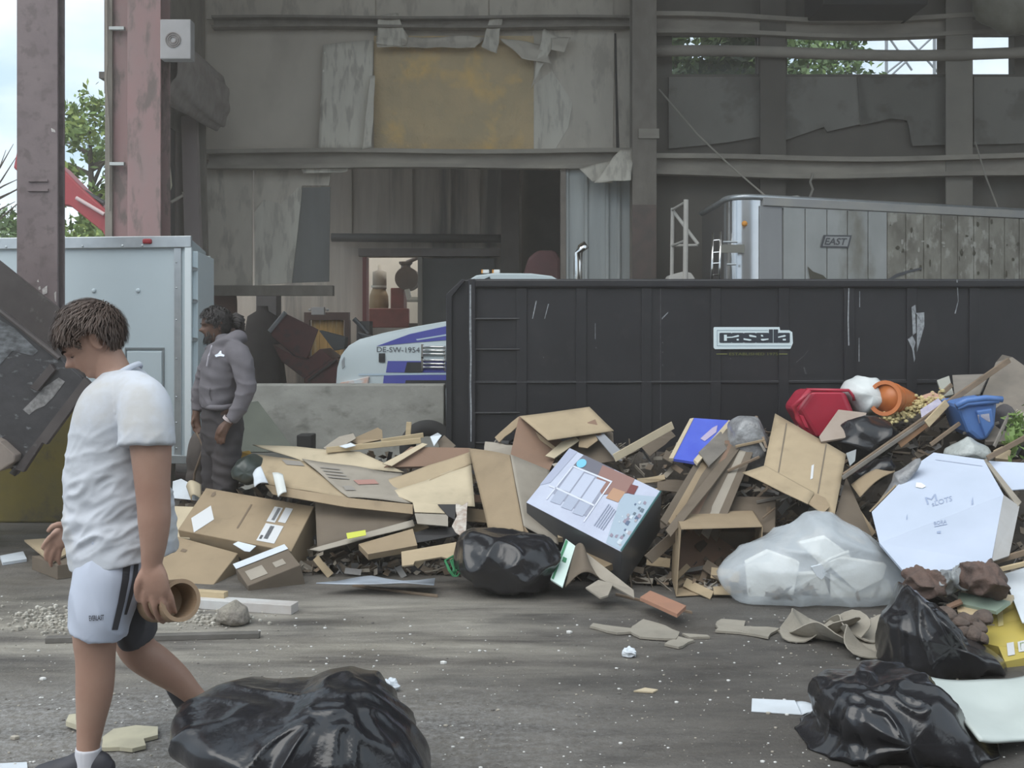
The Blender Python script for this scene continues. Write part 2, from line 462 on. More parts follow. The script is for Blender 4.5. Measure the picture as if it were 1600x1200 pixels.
# left side wall behind the second column, with a doorway to the yard
wl_ = thing('wall_left', None, None, (-4.7, 14, 0), kind='structure')
xw = -4.66
MB().bx(xw-0.1, xw, 12.7, 16.7, Zat(185, 14.2), 8.6).build('wall_sheet', M_grime, wl_)
MB().bx(xw-0.1, xw, 15.1, 16.7, 0, Zat(185, 14.2)).build('wall_sheet', mat('brown_side_sheet', (0.155,0.12,0.11), (0.2,0.165,0.15), 1.5, 0.7, stretch=(1,1,0.4)), wl_)
M_brown = mat('brown_channel', (0.28,0.22,0.21), (0.34,0.29,0.275), 1.5, 0.55, stretch=(1,1,0.3))
MB().prism([P(283,182,15.2), P(306,178,15.2), P(313,392,15.2), P(288,372,15.2)], (0,0.12,0)).build('door_post', M_brown, wl_)
MB().prism([P(309,178,15.5), P(318,178,15.5), P(323,400,15.5), P(313,400,15.5)], (0,0.1,0)).build('door_post', M_grime, wl_)
MB().prism([P(253,188,14.6), P(259,188,14.6), P(268,290,14.6), P(258,318,14.6), P(266,368,14.6), P(254,368,14.6)], (0,0.03,0)).build('daylight_strip', mat('daylight_cream', (0.72,0.68,0.52), rough=0.6), wl_)  # cream strip stands for bright daylight in the gap to the yard
MB().bx(xw-0.06, xw-0.02, 14.0, 15.1, 1.0, Zat(190,14.6)).build('door_leaf', mat('dark_door_leaf', (0.06,0.052,0.05), (0.09,0.08,0.075), 3), wl_)
MB().tube([P(267,316,14.6), P(285,306,14.7), P(286,300,14.7)], 0.02, 8).build('latch_arm', M_beam, wl_)
# the sagging roll of curtain under the eave
mb = MB()
def roll(s, t):
    u = lerp(252, 340, s) ; v = lerp(96, 172, s**0.75)
    a = t*2*math.pi; r = 0.46*(1-0.15*s) 
    c = P(u, v-12, lerp(12.9, 15.6, s)); w = 0.03*math.sin(9*t*6.28+4*s)
    return c + Vector((math.cos(a)*(r+w)*0.45, 0, math.sin(a)*(r+w)))
mb.grid(roll, 18, 40)
mb.build('rolled_curtain', mat('dusty_rolled_vinyl', (0.25,0.215,0.195), (0.33,0.295,0.27), 4, 0.7), wl_, smooth=True)
sg = MB().box(P(250, 92, 12.2), (48/F*12.2,0,0), (0,0.16,0), (0,0,62/F*12.2)).build('vent_box', mat('grey_white_box', (0.40,0.385,0.385), (0.34,0.325,0.32), 3, 0.7), bevel=0.01, label='square off-white electrical box with a round grille, high on the red column', cat='box')
mb = MB()
for k in range(3): mb.ring(P(270, 62, 12.19), (0,1,0), 0.03+0.022*k, 0.042+0.022*k, 0.02, 24)
mb.build('round_grille', mat('brown_grille', (0.2,0.175,0.165), rough=0.8), sg)

# wall liner panels, torn insulation and flaps on the back wall
def crumple(quad, d0, d1, amp, nu=16, nv=16, th=0.004, seed=1.0, bow=0.0):
    (a, b, c, e) = quad
    def fn(s, t):
        u = (a[0]*(1-s)+b[0]*s)*(1-t)+(e[0]*(1-s)+c[0]*s)*t
        v = (a[1]*(1-s)+b[1]*s)*(1-t)+(e[1]*(1-s)+c[1]*s)*t
        d = lerp(d0, d1, t) - bow*math.sin(math.pi*s)
        p = P(u, v, d); w = ridge(p, 3.0, seed)*amp
        return p + Vector((nz(p, 5, seed)*amp*0.4, -w, nz(p, 4, seed+3)*amp*0.4))
    return MB().grid(fn, nu, nv, th)
yf = DB - 0.03
def wall_piece(name, poly, m, d=None, th=0.03): 
    d = d or yf
    return MB().prism([P(u, v, d) for u, v in poly], (0, th, 0)).build(name, m, wall_back, bevel=0.003)
wall_piece('liner_panel', [(322,42),(500,40),(585,38),(585,236),(322,238)], M_liner)
wall_piece('liner_panel', [(586,-60),(586,28),(322,30),(322,-60)], M_liner2)
wall_piece('liner_panel', [(588,-60),(763,-60),(763,26),(588,28)], M_liner2)
wall_piece('liner_panel', [(765,-60),(958,-60),(958,26),(765,26)], M_liner2)
wall_piece('liner_panel', [(832,44),(960,44),(958,238),(832,238)], M_liner2)
wall_piece('liner_panel', [(963,60),(990,60),(990,238),(966,238)], M_liner2)
mb = MB()
def fib(s, t):
    p = P(lerp(584, 834, s), lerp(56, 238, t), DB-0.05); e = min(s, 1-s, t, 1-t)*8
    return p + Vector((0, -(0.05 + 0.035*nz(p, 2.5, 4) + 0.02*nz(p, 9, 2))*min(1, e), 0))
mb.grid(fib, 60, 44); mb.build('insulation_batt', M_fibre, wall_back, smooth=True)
crumple(((505,70),(584,62),(580,236),(498,236)), 16.42, 16.30, 0.03, 14, 18, seed=4).build('torn_liner_flap', M_pale, wall_back, smooth=True)
crumple(((578,120),(586,118),(582,230),(566,234)), 16.30, 16.22, 0.05, 6, 18, seed=8).build('torn_liner_flap', M_pale, wall_back, smooth=True)
wall_piece('pale_scuff', [(826,140),(862,110),(895,160),(888,200),(866,236),(826,236)], M_pale, d=yf-0.012, th=0.01)
for q, sd in ((((592,26),(622,22),(640,74),(588,70)), 2), (((766,30),(786,28),(776,84),(752,74)), 5), (((850,42),(872,62),(842,112),(830,138)), 7),
              (((588,60),(760,58),(742,76),(590,74)), 3), (((780,60),(850,72),(862,98),(815,92)), 9), (((622,30),(640,60),(636,72),(628,72)), 12), (((862,58),(892,62),(880,82),(860,76)), 14)):
    crumple(q, 16.38, 16.22, 0.06, 12, 14, seed=sd).build('torn_liner_flap', M_pale if sd in (2,5,7) else M_liner2, wall_back, smooth=True)
wall_piece('liner_seam', [(960,52),(963,52),(965,150),(968,236),(963,236)], mat('black_gap', (0.02,0.018,0.016)), d=yf-0.01, th=0.01)
crumple(((968,236),(990,232),(984,282),(928,286)), 16.0, 15.85, 0.07, 14, 12, seed=21).build('torn_liner_flap', M_pale, wall_back, smooth=True)
crumple(((905,264),(960,250),(956,286),(925,284)), 16.1, 15.95, 0.04, 10, 8, seed=25).build('torn_liner_flap', M_pale, wall_back, smooth=True)
# lower left liner sheets hanging in the bay
wall_piece('liner_panel', [(318,258),(394,258),(394,454),(324,456)], M_liner2)
wall_piece('liner_panel', [(397,262),(518,262),(514,290),(472,290),(462,330),(397,330)], M_liner2)
wall_piece('pale_liner_sheet', [(397,332),(412,312),(440,318),(466,292),(472,296),(464,370),(455,442),(398,446)], M_pale, d=yf-0.03)
wall_piece('grey_plastic_sheet', [(472,293),(516,292),(514,440),(456,442),(465,365)], mat('slate_plastic', (0.15,0.148,0.14), (0.2,0.197,0.188), 1.2, 0.45, stretch=(2,1,0.4)), d=yf+0.01)
crumple(((470,260),(546,258),(544,268),(474,272)), 16.35, 16.3, 0.05, 14, 5, seed=31).build('torn_liner_flap', M_pale, wall_back, smooth=True)
MB().bx(Xat(322,16.45), Xat(520,16.45), 16.42, 16.6, Zat(462,16.45), Zat(446,16.45)).build('shelf_beam', M_grime, kind='structure')
# galvanised upright sheets, right end of the bay
for a, b in ((884,915), (917,948), (950,966), (968,986)):
    MB().prism([P(a, 263, 16.35), P(b, 263, 16.35), P(b, 730, 16.35), P(a, 730, 16.35)], (0, 0.04, 0)).build('galvanised_panel', M_galv, wall_back, bevel=0.008)
for u in (886, 916, 949, 967):
    MB().tube([P(u, 263, 16.33), P(u, 730, 16.33)], 0.03, 10).build('panel_rib', M_galv, wall_back, smooth=True)
MB().bx(Xat(876,16.3), Xat(884,16.3), 16.28, 16.5, 0, Zat(262,16.3)).build('corner_post', mat('tan_post', (0.28,0.24,0.2), (0.2,0.175,0.15), 3), wall_back)

# the workshop bay behind the barrier
DW = 19.6
wall_bay = thing('wall_bay', None, None, (Xat(600,DW), DW, 0), kind='structure')
M_bay = mat('bay_sheeting', (0.54,0.48,0.405), (0.66,0.595,0.51), 1.6, 0.8, stretch=(3,1,0.25), c3=(0.22,0.205,0.185), s3=0.55, lo3=0.52, hi3=0.66)
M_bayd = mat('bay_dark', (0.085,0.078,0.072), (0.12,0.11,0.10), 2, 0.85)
xa, xb = Xat(250,DW), Xat(990,DW)
MB().bx(xa, Xat(570,DW), DW, DW+0.15, 0, 5.6).build('wall_sheet', M_bay, wall_bay)
MB().bx(Xat(570,DW), Xat(658,DW), DW, DW+0.15, 0, Zat(512,DW)).build('wall_sheet', M_bay, wall_bay)
MB().bx(Xat(570,DW), Xat(658,DW), DW, DW+0.15, Zat(402,DW), 5.6).build('wall_sheet', M_bay, wall_bay)
MB().bx(Xat(658,DW), Xat(815,DW), DW, DW+0.15, 0, 5.6).build('wall_sheet', M_bay, wall_bay)
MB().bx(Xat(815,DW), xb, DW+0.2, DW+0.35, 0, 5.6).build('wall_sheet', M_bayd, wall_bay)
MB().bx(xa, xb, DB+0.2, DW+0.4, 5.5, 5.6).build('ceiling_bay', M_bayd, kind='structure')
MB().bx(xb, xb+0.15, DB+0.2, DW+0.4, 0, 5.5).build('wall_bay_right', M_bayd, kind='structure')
for u in (545, 640, 700, 745):
    MB().bx(Xat(u,DW), Xat(u+5,DW), DW-0.04, DW, Zat(372,DW), 5.5).build('sheet_rib', M_bay, wall_bay)
MB().tube([P(518,371,19.3), P(800,373,19.3)], 0.075, 12).build('pipe_beam', mat('dark_pipe', (0.09,0.085,0.08), rough=0.6), kind='structure', smooth=True)
MB().bx(Xat(783,19.2), Xat(811,19.2), 19.1, 19.3, 0, 5.5).build('post_column', mat('brown_post', (0.2,0.17,0.145), (0.145,0.125,0.11), 2), kind='structure')
MB().bx(Xat(560,19.3), Xat(780,19.3), 19.3, 19.5, Zat(400,19.3), Zat(388,19.3)).build('lintel_beam', mat('brown_lintel', (0.185,0.15,0.135), (0.25,0.22,0.2), 2), kind='structure')
mb = MB(); mb.bx(Xat(660,19.4), Xat(772,19.4), 19.35, 19.5, 0, Zat(404,19.4)); mb.build('door_1', mat('dark_slate_door', (0.10,0.10,0.095), (0.125,0.122,0.115), 2, 0.6), kind='structure')
dfr = MB().bx(Xat(567,19.3), Xat(573,19.3), 19.25, 19.6, Zat(520,19.3), Zat(402,19.3)).build('trim_1', mat('red_frame', (0.24,0.075,0.07), rough=0.6), kind='structure')
MB().bx(Xat(653,19.3), Xat(660,19.3), 19.25, 19.6, 0, Zat(402,19.3)).build('trim_2', mat('tan_trim', (0.3,0.265,0.225)), kind='structure')
# room seen through the opening: pale wall and a lamp
MB().bx(Xat(480,23), Xat(760,23), 23, 23.2, 0, 5.0).build('wall_pump_room', mat('pump_room_wall', (0.55,0.52,0.47), (0.45,0.43,0.39), 1.2), kind='structure')
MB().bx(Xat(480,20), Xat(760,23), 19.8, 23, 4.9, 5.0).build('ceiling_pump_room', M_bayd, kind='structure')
ld = bpy.data.lights.new('pump_room_lamp', 'POINT'); ld.energy = 55; ld.shadow_soft_size = 0.2; ld.color = (1, 0.95, 0.86)
lo_ = bpy.data.objects.new('pump_room_lamp', ld); lo_.location = (Xat(625,21.3), 21.3, 4.3); sc.collection.objects.link(lo_)
# door of yellow boards standing in the bay
d2 = thing('door_2', None, None, P(515, 640, 18.8), kind='structure')
M_pine = mat('yellow_pine_board', (0.80,0.50,0.17), (0.62,0.36,0.12), 3, 0.6, stretch=(5,1,0.4), c3=(0.85,0.62,0.3), s3=4)  # sunlight on the boards put into a brighter orange
M_fr = mat('brown_door_frame', (0.16,0.10,0.085), rough=0.6)
for k in range(4):
    MB().bx(Xat(487+k*12.5,18.9), Xat(499+k*12.5,18.9), 18.9, 18.95, 0, Zat(500,18.9)).build('plank', M_pine, d2)
MB().bx(Xat(475,18.8), Xat(545,18.8), 18.8, 18.95, Zat(500,18.8), Zat(488,18.8)).build('door_frame', M_fr, d2)
MB().bx(Xat(538,18.8), Xat(546,18.8), 18.8, 18.95, 0, Zat(500,18.8)).build('door_frame', M_fr, d2)
MB().bx(Xat(475,18.8), Xat(483,18.8), 18.8, 18.95, 0, Zat(500,18.8)).build('door_frame', M_fr, d2)

# torn liner sheets hanging below the window strip
M_hang = mat('dusty_hanging_liner', (0.20,0.187,0.165), (0.255,0.24,0.212), 0.7, 0.85, c3=(0.16,0.148,0.13), s3=1.6, bump=0.2, bscale=5)
for q, d_ in (([(1045,120),(1190,120),(1196,212),(1140,222),(1090,228),(1045,232)], 16.44), ([(1200,120),(1345,120),(1360,190),(1292,206),(1288,198),(1206,226)], 16.43), ([(1340,120),(1478,120),(1480,226),(1426,228),(1418,188),(1392,185),(1345,196)], 16.40), ([(1522,120),(1700,120),(1700,222),(1522,226)], 16.43)):
    MB().prism([P(u, v, d_) for u, v in q], (0, 0.03, 0)).build('torn_liner_sheet', M_hang, wall_back)

# thin haze volume added for the milky veil of glass glare
hz = bpy.data.materials.new('veil_haze'); hz.use_nodes = True
hn, hl = hz.node_tree.nodes, hz.node_tree.links; hn.clear()
h_out = hn.new('ShaderNodeOutputMaterial'); h_vs = hn.new('ShaderNodeVolumeScatter')
h_vs.inputs['Color'].default_value = (1.0, 0.92, 0.83, 1); h_vs.inputs['Density'].default_value = 0.0075; h_vs.inputs['Anisotropy'].default_value = 0.2
hl.new(h_vs.outputs['Volume'], h_out.inputs['Volume'])
MB().bx(-9, 12.9, 2.6, 16.4, 0.002, 8.5).build('veil_haze', hz, label='thin pale haze added in the air of the hall for a milky veil', cat='haze', kind='stuff')

# ---------------------------------------------------------------- large things: container, trailers, truck, barrier
M_black = mat('black_container_paint', (0.0095,0.0095,0.0125), (0.015,0.015,0.0185), 2.5, 0.5, c3=(0.024,0.023,0.025), s3=7, lo3=0.58, hi3=0.8, bump=0.04, bscale=14)
M_scr = mat('bare_scratch', (0.34,0.36,0.38), (0.16,0.17,0.18), 40, 0.5)
M_scrl = mat('dull_scratch', (0.10,0.10,0.105), (0.05,0.05,0.055), 40, 0.5)
DC = 8.62
cont = thing('roll_off_container', 'long black steel roll-off container with a white casella sign, behind the rubbish', 'container', P(1170, 837, DC+1.1))
zt = Zat(436, DC); x0, x1 = Xat(733, DC), Xat(2040, DC)
front = MB().bx(x0, x1, DC, DC+0.06, 0.12, zt).build('side_wall', M_black, cont)
MB().bx(x0, x1, DC+2.2, DC+2.26, 0.12, zt).build('side_wall', M_black, cont)
MB().bx(x0, x1, DC, DC+2.26, 0.12, 0.18).build('floor_plate', M_black, cont)
MB().bx(x1-0.06, x1, DC, DC+2.26, 0.12, zt).build('end_wall', M_black, cont)
MB().prism([P(700,842,DC+0.05), P(700,462,DC+0.05), P(724,438,DC+0.05), P(734,437,DC+0.05), P(734,842,DC+0.05)], (0,2.2,0)).build('end_door', M_black, cont, bevel=0.006)
MB().prism([P(697,842,DC+0.02), P(697,460,DC+0.02), P(722,436,DC+0.02), P(727,438,DC+0.02), P(706,463,DC+0.02), P(706,842,DC+0.02)], (0,0.09,0)).build('door_edge', M_black, cont, bevel=0.004)
MB().bx(x0-0.005, x0+0.05, DC-0.05, DC, 0.12, zt).build('corner_post', M_black, cont, bevel=0.006)
MB().bx(x0, x1, DC-0.03, DC+0.06, zt-0.07, zt).build('top_rail', M_black, cont, bevel=0.015)
MB().bx(x0, x1, DC-0.012, DC, Zat(599,DC), Zat(595,DC)).build('belt_rail', M_black, cont, bevel=0.003)
for u in (815, 908, 1010, 1118, 1224, 1326, 1424, 1522, 1620, 1720, 1820, 1920):
    MB().bx(Xat(u-8,DC), Xat(u+8,DC), DC-0.014, DC, 0.12, zt-0.07).build('rib', M_black, cont, bevel=0.004)
for v in (498, 546, 645, 692):
    MB().tube([P(738,v,DC-0.012), P(812,v,DC-0.012)], 0.008, 8).build('ladder_rung', M_black, cont)
for yy in (DC+0.5, DC+1.7):
    MB().bx(x0, x1, yy, yy+0.1, 0.0, 0.12).build('skid_rail', M_black, cont)
cs = [front] + [o for o in cont.children if o.name.split('.')[0] in ('rib', 'corner_post', 'belt_rail', 'top_rail', 'end_door')]
decal('paint_scuff', [[(1424,480),(1430,476),(1431,489),(1444,488),(1444,510),(1434,545),(1428,566),(1425,545),(1418,530),(1426,524)]], cs, M_scr, cont, 0.004)
def worn(pts, w):
    out = []
    for (x, y) in pts:
        w1 = w*rnd.uniform(0.5, 1.2); out.append(((x-w1, y), (x+w1, y+0.01)) if abs(pts[0][0]-pts[-1][0]) < abs(pts[0][1]-pts[-1][1]) else ((x, y-w1), (x, y+w1)))
    return [out]
decal('edge_wear', worn([(735,445),(735,480),(735,520),(736,560),(735,600),(736,640),(736,690)], 1.4), cs, M_scr, cont, 0.004)
decal('scratch', worn([(1326,450),(1325,500),(1326,540)], 1.0), cs, M_scr, cont, 0.004)
decal('scratch', worn([(1343,455),(1343,480)], 0.7)+worn([(1342,528),(1342,565)], 0.7)+worn([(1495,437),(1497,470),(1492,490)], 0.8), cs, M_scr, cont, 0.004)
decal('scratch', worn([(838,470),(832,498)], 0.8)+worn([(857,475),(851,498)], 0.8)+worn([(1044,488),(1034,498)], 1.6)+worn([(930,505),(930,530)], 0.6), cs, M_scr, cont, 0.004)
decal('scratch', worn([(1244,566),(1256,556),(1262,548)], 0.8)+worn([(1256,574),(1259,584)], 1.3)+worn([(1032,450),(1032,690)], 0.5), cs, M_scrl, cont, 0.004)
decal('scratch', worn([(740,597),(900,597),(1100,596),(1300,594),(1480,593)], 0.5)+worn([(740,645),(800,645)], 0.5)+worn([(740,498),(812,498)], 0.5), cs, M_scrl, cont, 0.005)
decal('scratch', [[(u,v),(u+2,v-1),(u+2,v+2)] for u, v in ((1034,535),(1034,550),(1034,570),(848,558),(930,543),(800,676),(1140,560))], cs, M_scrl, cont, 0.004)
# the name sign
M_signw = mat('sign_white', (0.62,0.72,0.74), rough=0.5); M_signk = mat('sign_navy', (0.022,0.030,0.042), rough=0.6)
M_lime = mat('sign_lime', (0.13,0.14,0.03), rough=0.6)
sgn = MB().prism([P(u, v, DC-0.022) for u, v in ((1116,511),(1218,511),(1219,516),(1233,516),(1238,519),(1239,536),(1235,545),(1117,545.5),(1115,543),(1115,513))], (0,0.006,0)).build('sign_plate', M_signw, cont)
decal('sign_border', [[(1120,515.6),(1200,515.6),(1200,516.4),(1120,516.4)], [(1120,540),(1236,540),(1236,540.8),(1120,540.8)], [(1120,516),(1120.8,516),(1120.8,540),(1120,540)]], [sgn], mat('sign_blue_line', (0.22,0.30,0.36)), sgn, 0.002)
for a_, b_, t_ in ((1124,1143,520), (1143,1162,520), (1162,1181,520), (1181,1201.2,520), (1201.2,1207.6,514.6), (1208.5,1215.6,514.6), (1215.6,1234,520)):
    n_ = 1.4 if t_ > 515 else 0.0
    decal('letter', [[(a_,t_+n_*0.6),(a_+n_,t_),(b_-n_,t_),(b_,t_+n_*0.6),(b_,535.5-n_*0.6),(b_-n_,535.5),(a_+n_,535.5),(a_,535.5-n_*0.6)]], [sgn], M_signk, sgn, 0.003)
decal('letter_gap', [[(1131,523),(1135.5,523),(1135.5,532.5),(1131,532.5)], [(1135.5,526.3),(1143.5,526),(1143.5,527.8),(1135.5,528)], [(1143.5,526),(1153,523.3),(1155,524.5),(1153.5,526.2),(1143.5,527.8)], [(1150.5,529.5),(1154,529.3),(1154,532),(1151,532)],
    [(1170,523),(1172.5,523),(1181.5,525.2),(1181.5,527.2),(1171,526)], [(1161.5,528.5),(1173,530.2),(1174,531.8),(1171,532.6),(1161.5,530.8)], [(1188.5,523),(1191.5,523.3),(1192.5,526),(1189,525.6)], [(1188.3,529.6),(1200.5,529),(1200.5,530.6),(1192,532.4),(1189.5,532)],
    [(1215.5,526),(1225.5,523.3),(1228,524.5),(1226,526.2),(1215.5,527.8)], [(1222.5,529.5),(1227.5,529.3),(1227.5,532),(1223,532)]], [sgn], M_signw, sgn, 0.006)
text_decal('lettering', 'ESTABLISHED 1975', [(1139,551),(1215,551),(1215,555),(1139,555)], cs, M_lime, cont, 0.012)
decal('sign_rule', [[(1119,552.5),(1136,552.5),(1136,553.6),(1119,553.6)], [(1217,552.5),(1230,552.5),(1230,553.6),(1217,553.6)]], cs, mat('sign_lime_bright', (0.22,0.23,0.06)), cont, 0.006)

# white cargo trailer, left
M_wht = mat('pale_blue_white_panel', (0.49,0.565,0.60), (0.46,0.53,0.56), 1.2, 0.35)
M_alu = mat('aluminium_trim', (0.52,0.55,0.57), (0.42,0.45,0.47), 5, 0.35, metal=0.6)
ct = thing('cargo_trailer', 'white enclosed cargo trailer with its end door open, behind the walking man', 'trailer', P(100, 780, 11.2))
A, B_, C_, D_ = (P(-260, 0, 10.75), P(299, 0, 10.3), P(322, 0, 12.0), P(-200, 0, 12.4))
for q in (A, B_, C_, D_): q.z = 0
zb_, ztp = Zat(721, 10.3), Zat(372, 10.3)
def vquad(p, q, z0, z1): return [Vector((p.x,p.y,z0)), Vector((q.x,q.y,z0)), Vector((q.x,q.y,z1)), Vector((p.x,p.y,z1))]
nrm_in = (D_ - A).normalized()
body = MB().prism([Vector((q.x,q.y,zb_)) for q in (A,B_,C_,D_)], (0,0,ztp-zb_)).build('body', M_wht, ct, bevel=0.02)
ab = (B_-A); abn = ab.normalized(); out_n = Vector((abn.y, -abn.x, 0))
def side_strip(name, s0, s1, z0, z1, th, m, par=ct, bev=0.006):
    p = A + ab*s0 + out_n*0.0; q = A + ab*s1
    return MB().box(Vector((p.x,p.y,z0)), q-p, out_n*th, (0,0,z1-z0)).build(name, m, par, bevel=bev)
side_strip('top_rail', -0.002, 1.003, ztp-0.09, ztp+0.02, 0.035, M_alu)
side_strip('bottom_rail', -0.002, 1.003, zb_-0.02, zb_+0.06, 0.03, M_alu)
side_strip('corner_trim', 0.955, 0.975, zb_, ztp-0.09, 0.02, M_alu)
side_strip('corner_trim', 0.985, 1.003, zb_, ztp-0.05, 0.03, mat('pale_trim', (0.66,0.72,0.74), rough=0.4))
def sfrac(u):                                     # position along the side for a pixel column
    ray = Vector(((u-800)/F, 1, 0)); # solve A + s*ab = t*ray
    det = ab.x*(-ray.y) - ab.y*(-ray.x)
    return ((-A.x)*(-ray.y) - (-A.y)*(-ray.x))/det
lamp = side_strip('marker_light', sfrac(226), sfrac(240), ztp-0.055, ztp-0.005, 0.06, mat('red_lens', (0.30,0.02,0.03), rough=0.25), bev=0.015)
hx0, hx1 = sfrac(196), sfrac(257)
for (s0, s1, z0, z1) in ((hx0, hx1, Zat(546,10.4), Zat(543,10.4)), (hx1-0.003, hx1, 0.62, Zat(546,10.4)), (hx0, hx0+0.003, 0.62, Zat(546,10.4))):
    side_strip('hatch_gasket', s0, s1, z0, z1, 0.012, mat('gasket_grey', (0.16,0.18,0.19)), bev=0)
side_strip('hatch_door', hx0+0.006, hx1-0.006, 0.62, Zat(549,10.4), 0.014, M_wht)
for u in (147, 216):
    s = sfrac(u); p = A + ab*s + out_n*0.005
    MB().ball((p.x, p.y, Zat(454,10.35)), 0.022, 0.012, 0.022, 12, 8).build('rivet_cap', M_wht, ct, smooth=True)
for u in (13, 132, 194, 225): 
    s = sfrac(u); p = A + ab*s + out_n*0.036
    MB().ball((p.x, p.y, ztp-0.07), 0.012, 0.008, 0.012, 8, 6).build('screw_head', M_alu, ct)
for v in (410, 450, 500, 560, 620, 660, 700):
    p = A + ab*sfrac(277) + out_n*0.021
    MB().ball((p.x, p.y, Zat(v,10.32)), 0.008, 0.006, 0.008, 8, 6).build('screw_head', M_alu, ct)
dp = P(301, 0, 10.45); dq = P(327, 0, 11.55); dp.z = dq.z = 0
MB().box(Vector((dp.x,dp.y,Zat(706,10.6))), dq-dp, Vector((0.045,0.02,0)), (0,0,Zat(394,10.6)-Zat(706,10.6))).build('end_door', mat('bright_door', (0.66,0.76,0.80), rough=0.3), ct, bevel=0.008)
for v in (420, 470, 530, 660):
    MB().tube([P(299,v,10.33), P(306,v+1,10.44)], 0.022, 8).build('hinge', M_alu, ct)
MB().tube([P(326,400,11.5), P(326,700,11.5)], 0.02, 8).build('lock_rod', M_galv, ct)
for u in (-120, 60):
    MB().ring(P(u, 800, 10.9), (0,1,0), 0.12, 0.30, 0.22, 24).build('wheel', mat('tyre_rubber', (0.025,0.025,0.026), rough=0.9), ct)
for o in ct.children:
    if o.name.startswith('wheel'):
        for v_ in o.data.vertices: v_.co.z += 0.30 - Zat(800, 10.9)
for u in (40, 262):
    MB().box(P(u, 0, 10.7)*1.0 - Vector((0,0,P(u,0,10.7).z)), (0.06,0,0), (0,0.06,0), (0,0,zb_)).build('jack_leg', M_grime, ct)

# yellow concrete guard round the foot of the column
gd = MB(); xg0, xg1 = Xat(-70, 9.2), Xat(133, 9.2)
gd.bx(xg0, xg1, 9.2, 9.44, 0, 1.16)
M_yel = mat('yellow_painted_concrete', (0.30,0.235,0.06), (0.235,0.195,0.075), 3, 0.8, c3=(0.15,0.125,0.08), s3=4, lo3=0.55, hi3=0.7, bump=0.2, bscale=12)
gd.build('column_guard', M_yel, bevel=0.02, label='chunky concrete guard wall painted mustard yellow, at the foot of the mauve column', cat='barrier')

# tipped black steel hopper, far left
M_hop = mat('scraped_black_steel', (0.045,0.042,0.045), (0.022,0.02,0.022), 3.5, 0.42, c3=(0.30,0.31,0.32), s3=7, lo3=0.58, hi3=0.72, stretch=(1,1,1.8), bump=0.12, bscale=20)
M_hopd = mat('dull_brown_steel', (0.045,0.036,0.036), (0.07,0.058,0.056), 4, 0.6, c3=(0.11,0.10,0.095), s3=14, lo3=0.62, hi3=0.75)
hp = thing('steel_hopper', 'dark scraped steel hopper tipped up at an angle on a lifting arm', 'hopper', P(-150, 850, 8.0))
dh = 7.7
fp = MB().prism([P(-190,330,dh), P(0,484,dh), P(90,556,dh), P(128,590,dh), P(133,600,dh), P(30,738,dh), P(18,728,dh), P(-190,575,dh)], (0,0.06,0)).build('side_plate', M_hop, hp, bevel=0.008)
MB().prism([P(-190,258,dh+0.9), P(2,411,dh+0.9), P(96,486,dh+0.9), P(128,560,dh+0.9), P(132,600,dh+0.9), P(20,735,dh+0.9), P(-190,570,dh+0.9)], (0,0.05,0)).build('side_plate', M_hopd, hp, bevel=0.008)
MB().prism([P(134,598,dh), P(30,740,dh), P(20,735,dh+0.9), P(134,600,dh+0.9)], (-0.03,0,-0.02)).build('floor_plate', M_hopd, hp)
MB().tube([P(-190,333,dh-0.02), P(0,486,dh-0.02), P(93,560,dh-0.02)], 0.018, 8).build('rim_bar', M_hopd, hp)
MB().prism([P(132,590,dh-0.05), P(142,600,dh-0.05), P(72,695,dh-0.05), P(66,692,dh-0.05), P(36,738,dh-0.05), P(22,733,dh-0.05)], (0,0.05,0)).build('wear_strip', M_hopd, hp, bevel=0.004)
MB().prism([P(78,568,dh-0.04), P(86,578,dh-0.04), P(58,612,dh-0.04), P(46,606,dh-0.04)], (0,0.04,0)).build('wear_strip', M_hopd, hp, bevel=0.004)
decal('bare_patch', [[(68,606),(92,590),(102,596),(84,620),(70,634),(56,640),(46,648),(36,640),(56,620)]], [fp], mat('worn_grey_steel', (0.26,0.25,0.245), (0.12,0.115,0.115), 26, 0.5), fp, 0.004)
decal('bare_patch', [[(-60,470),(0,500),(22,512),(60,548),(52,556),(20,548),(0,570),(-60,600)], [(-60,640),(0,585),(30,575),(60,562),(40,590),(10,630),(-60,690)]], [fp], mat('scraped_steel_streak', (0.16,0.17,0.18), (0.045,0.045,0.048), 14, 0.4, stretch=(1,1,2.5)), hp, 0.004)
MB().prism([P(-190,600,dh-0.1), P(0,690,dh-0.1), P(24,712,dh-0.1), P(22,722,dh-0.1), P(0,736,dh-0.1), P(-190,745,dh-0.1)], (0,0.18,0)).build('lifting_arm', mat('dusty_tan_steel', (0.24,0.2,0.17), (0.17,0.14,0.125), 5), hp, bevel=0.01)
MB().bx(Xat(-260,dh), Xat(-120,dh), dh-0.1, dh+0.9, 0, Zat(600,dh)).build('stand', M_hopd, hp)

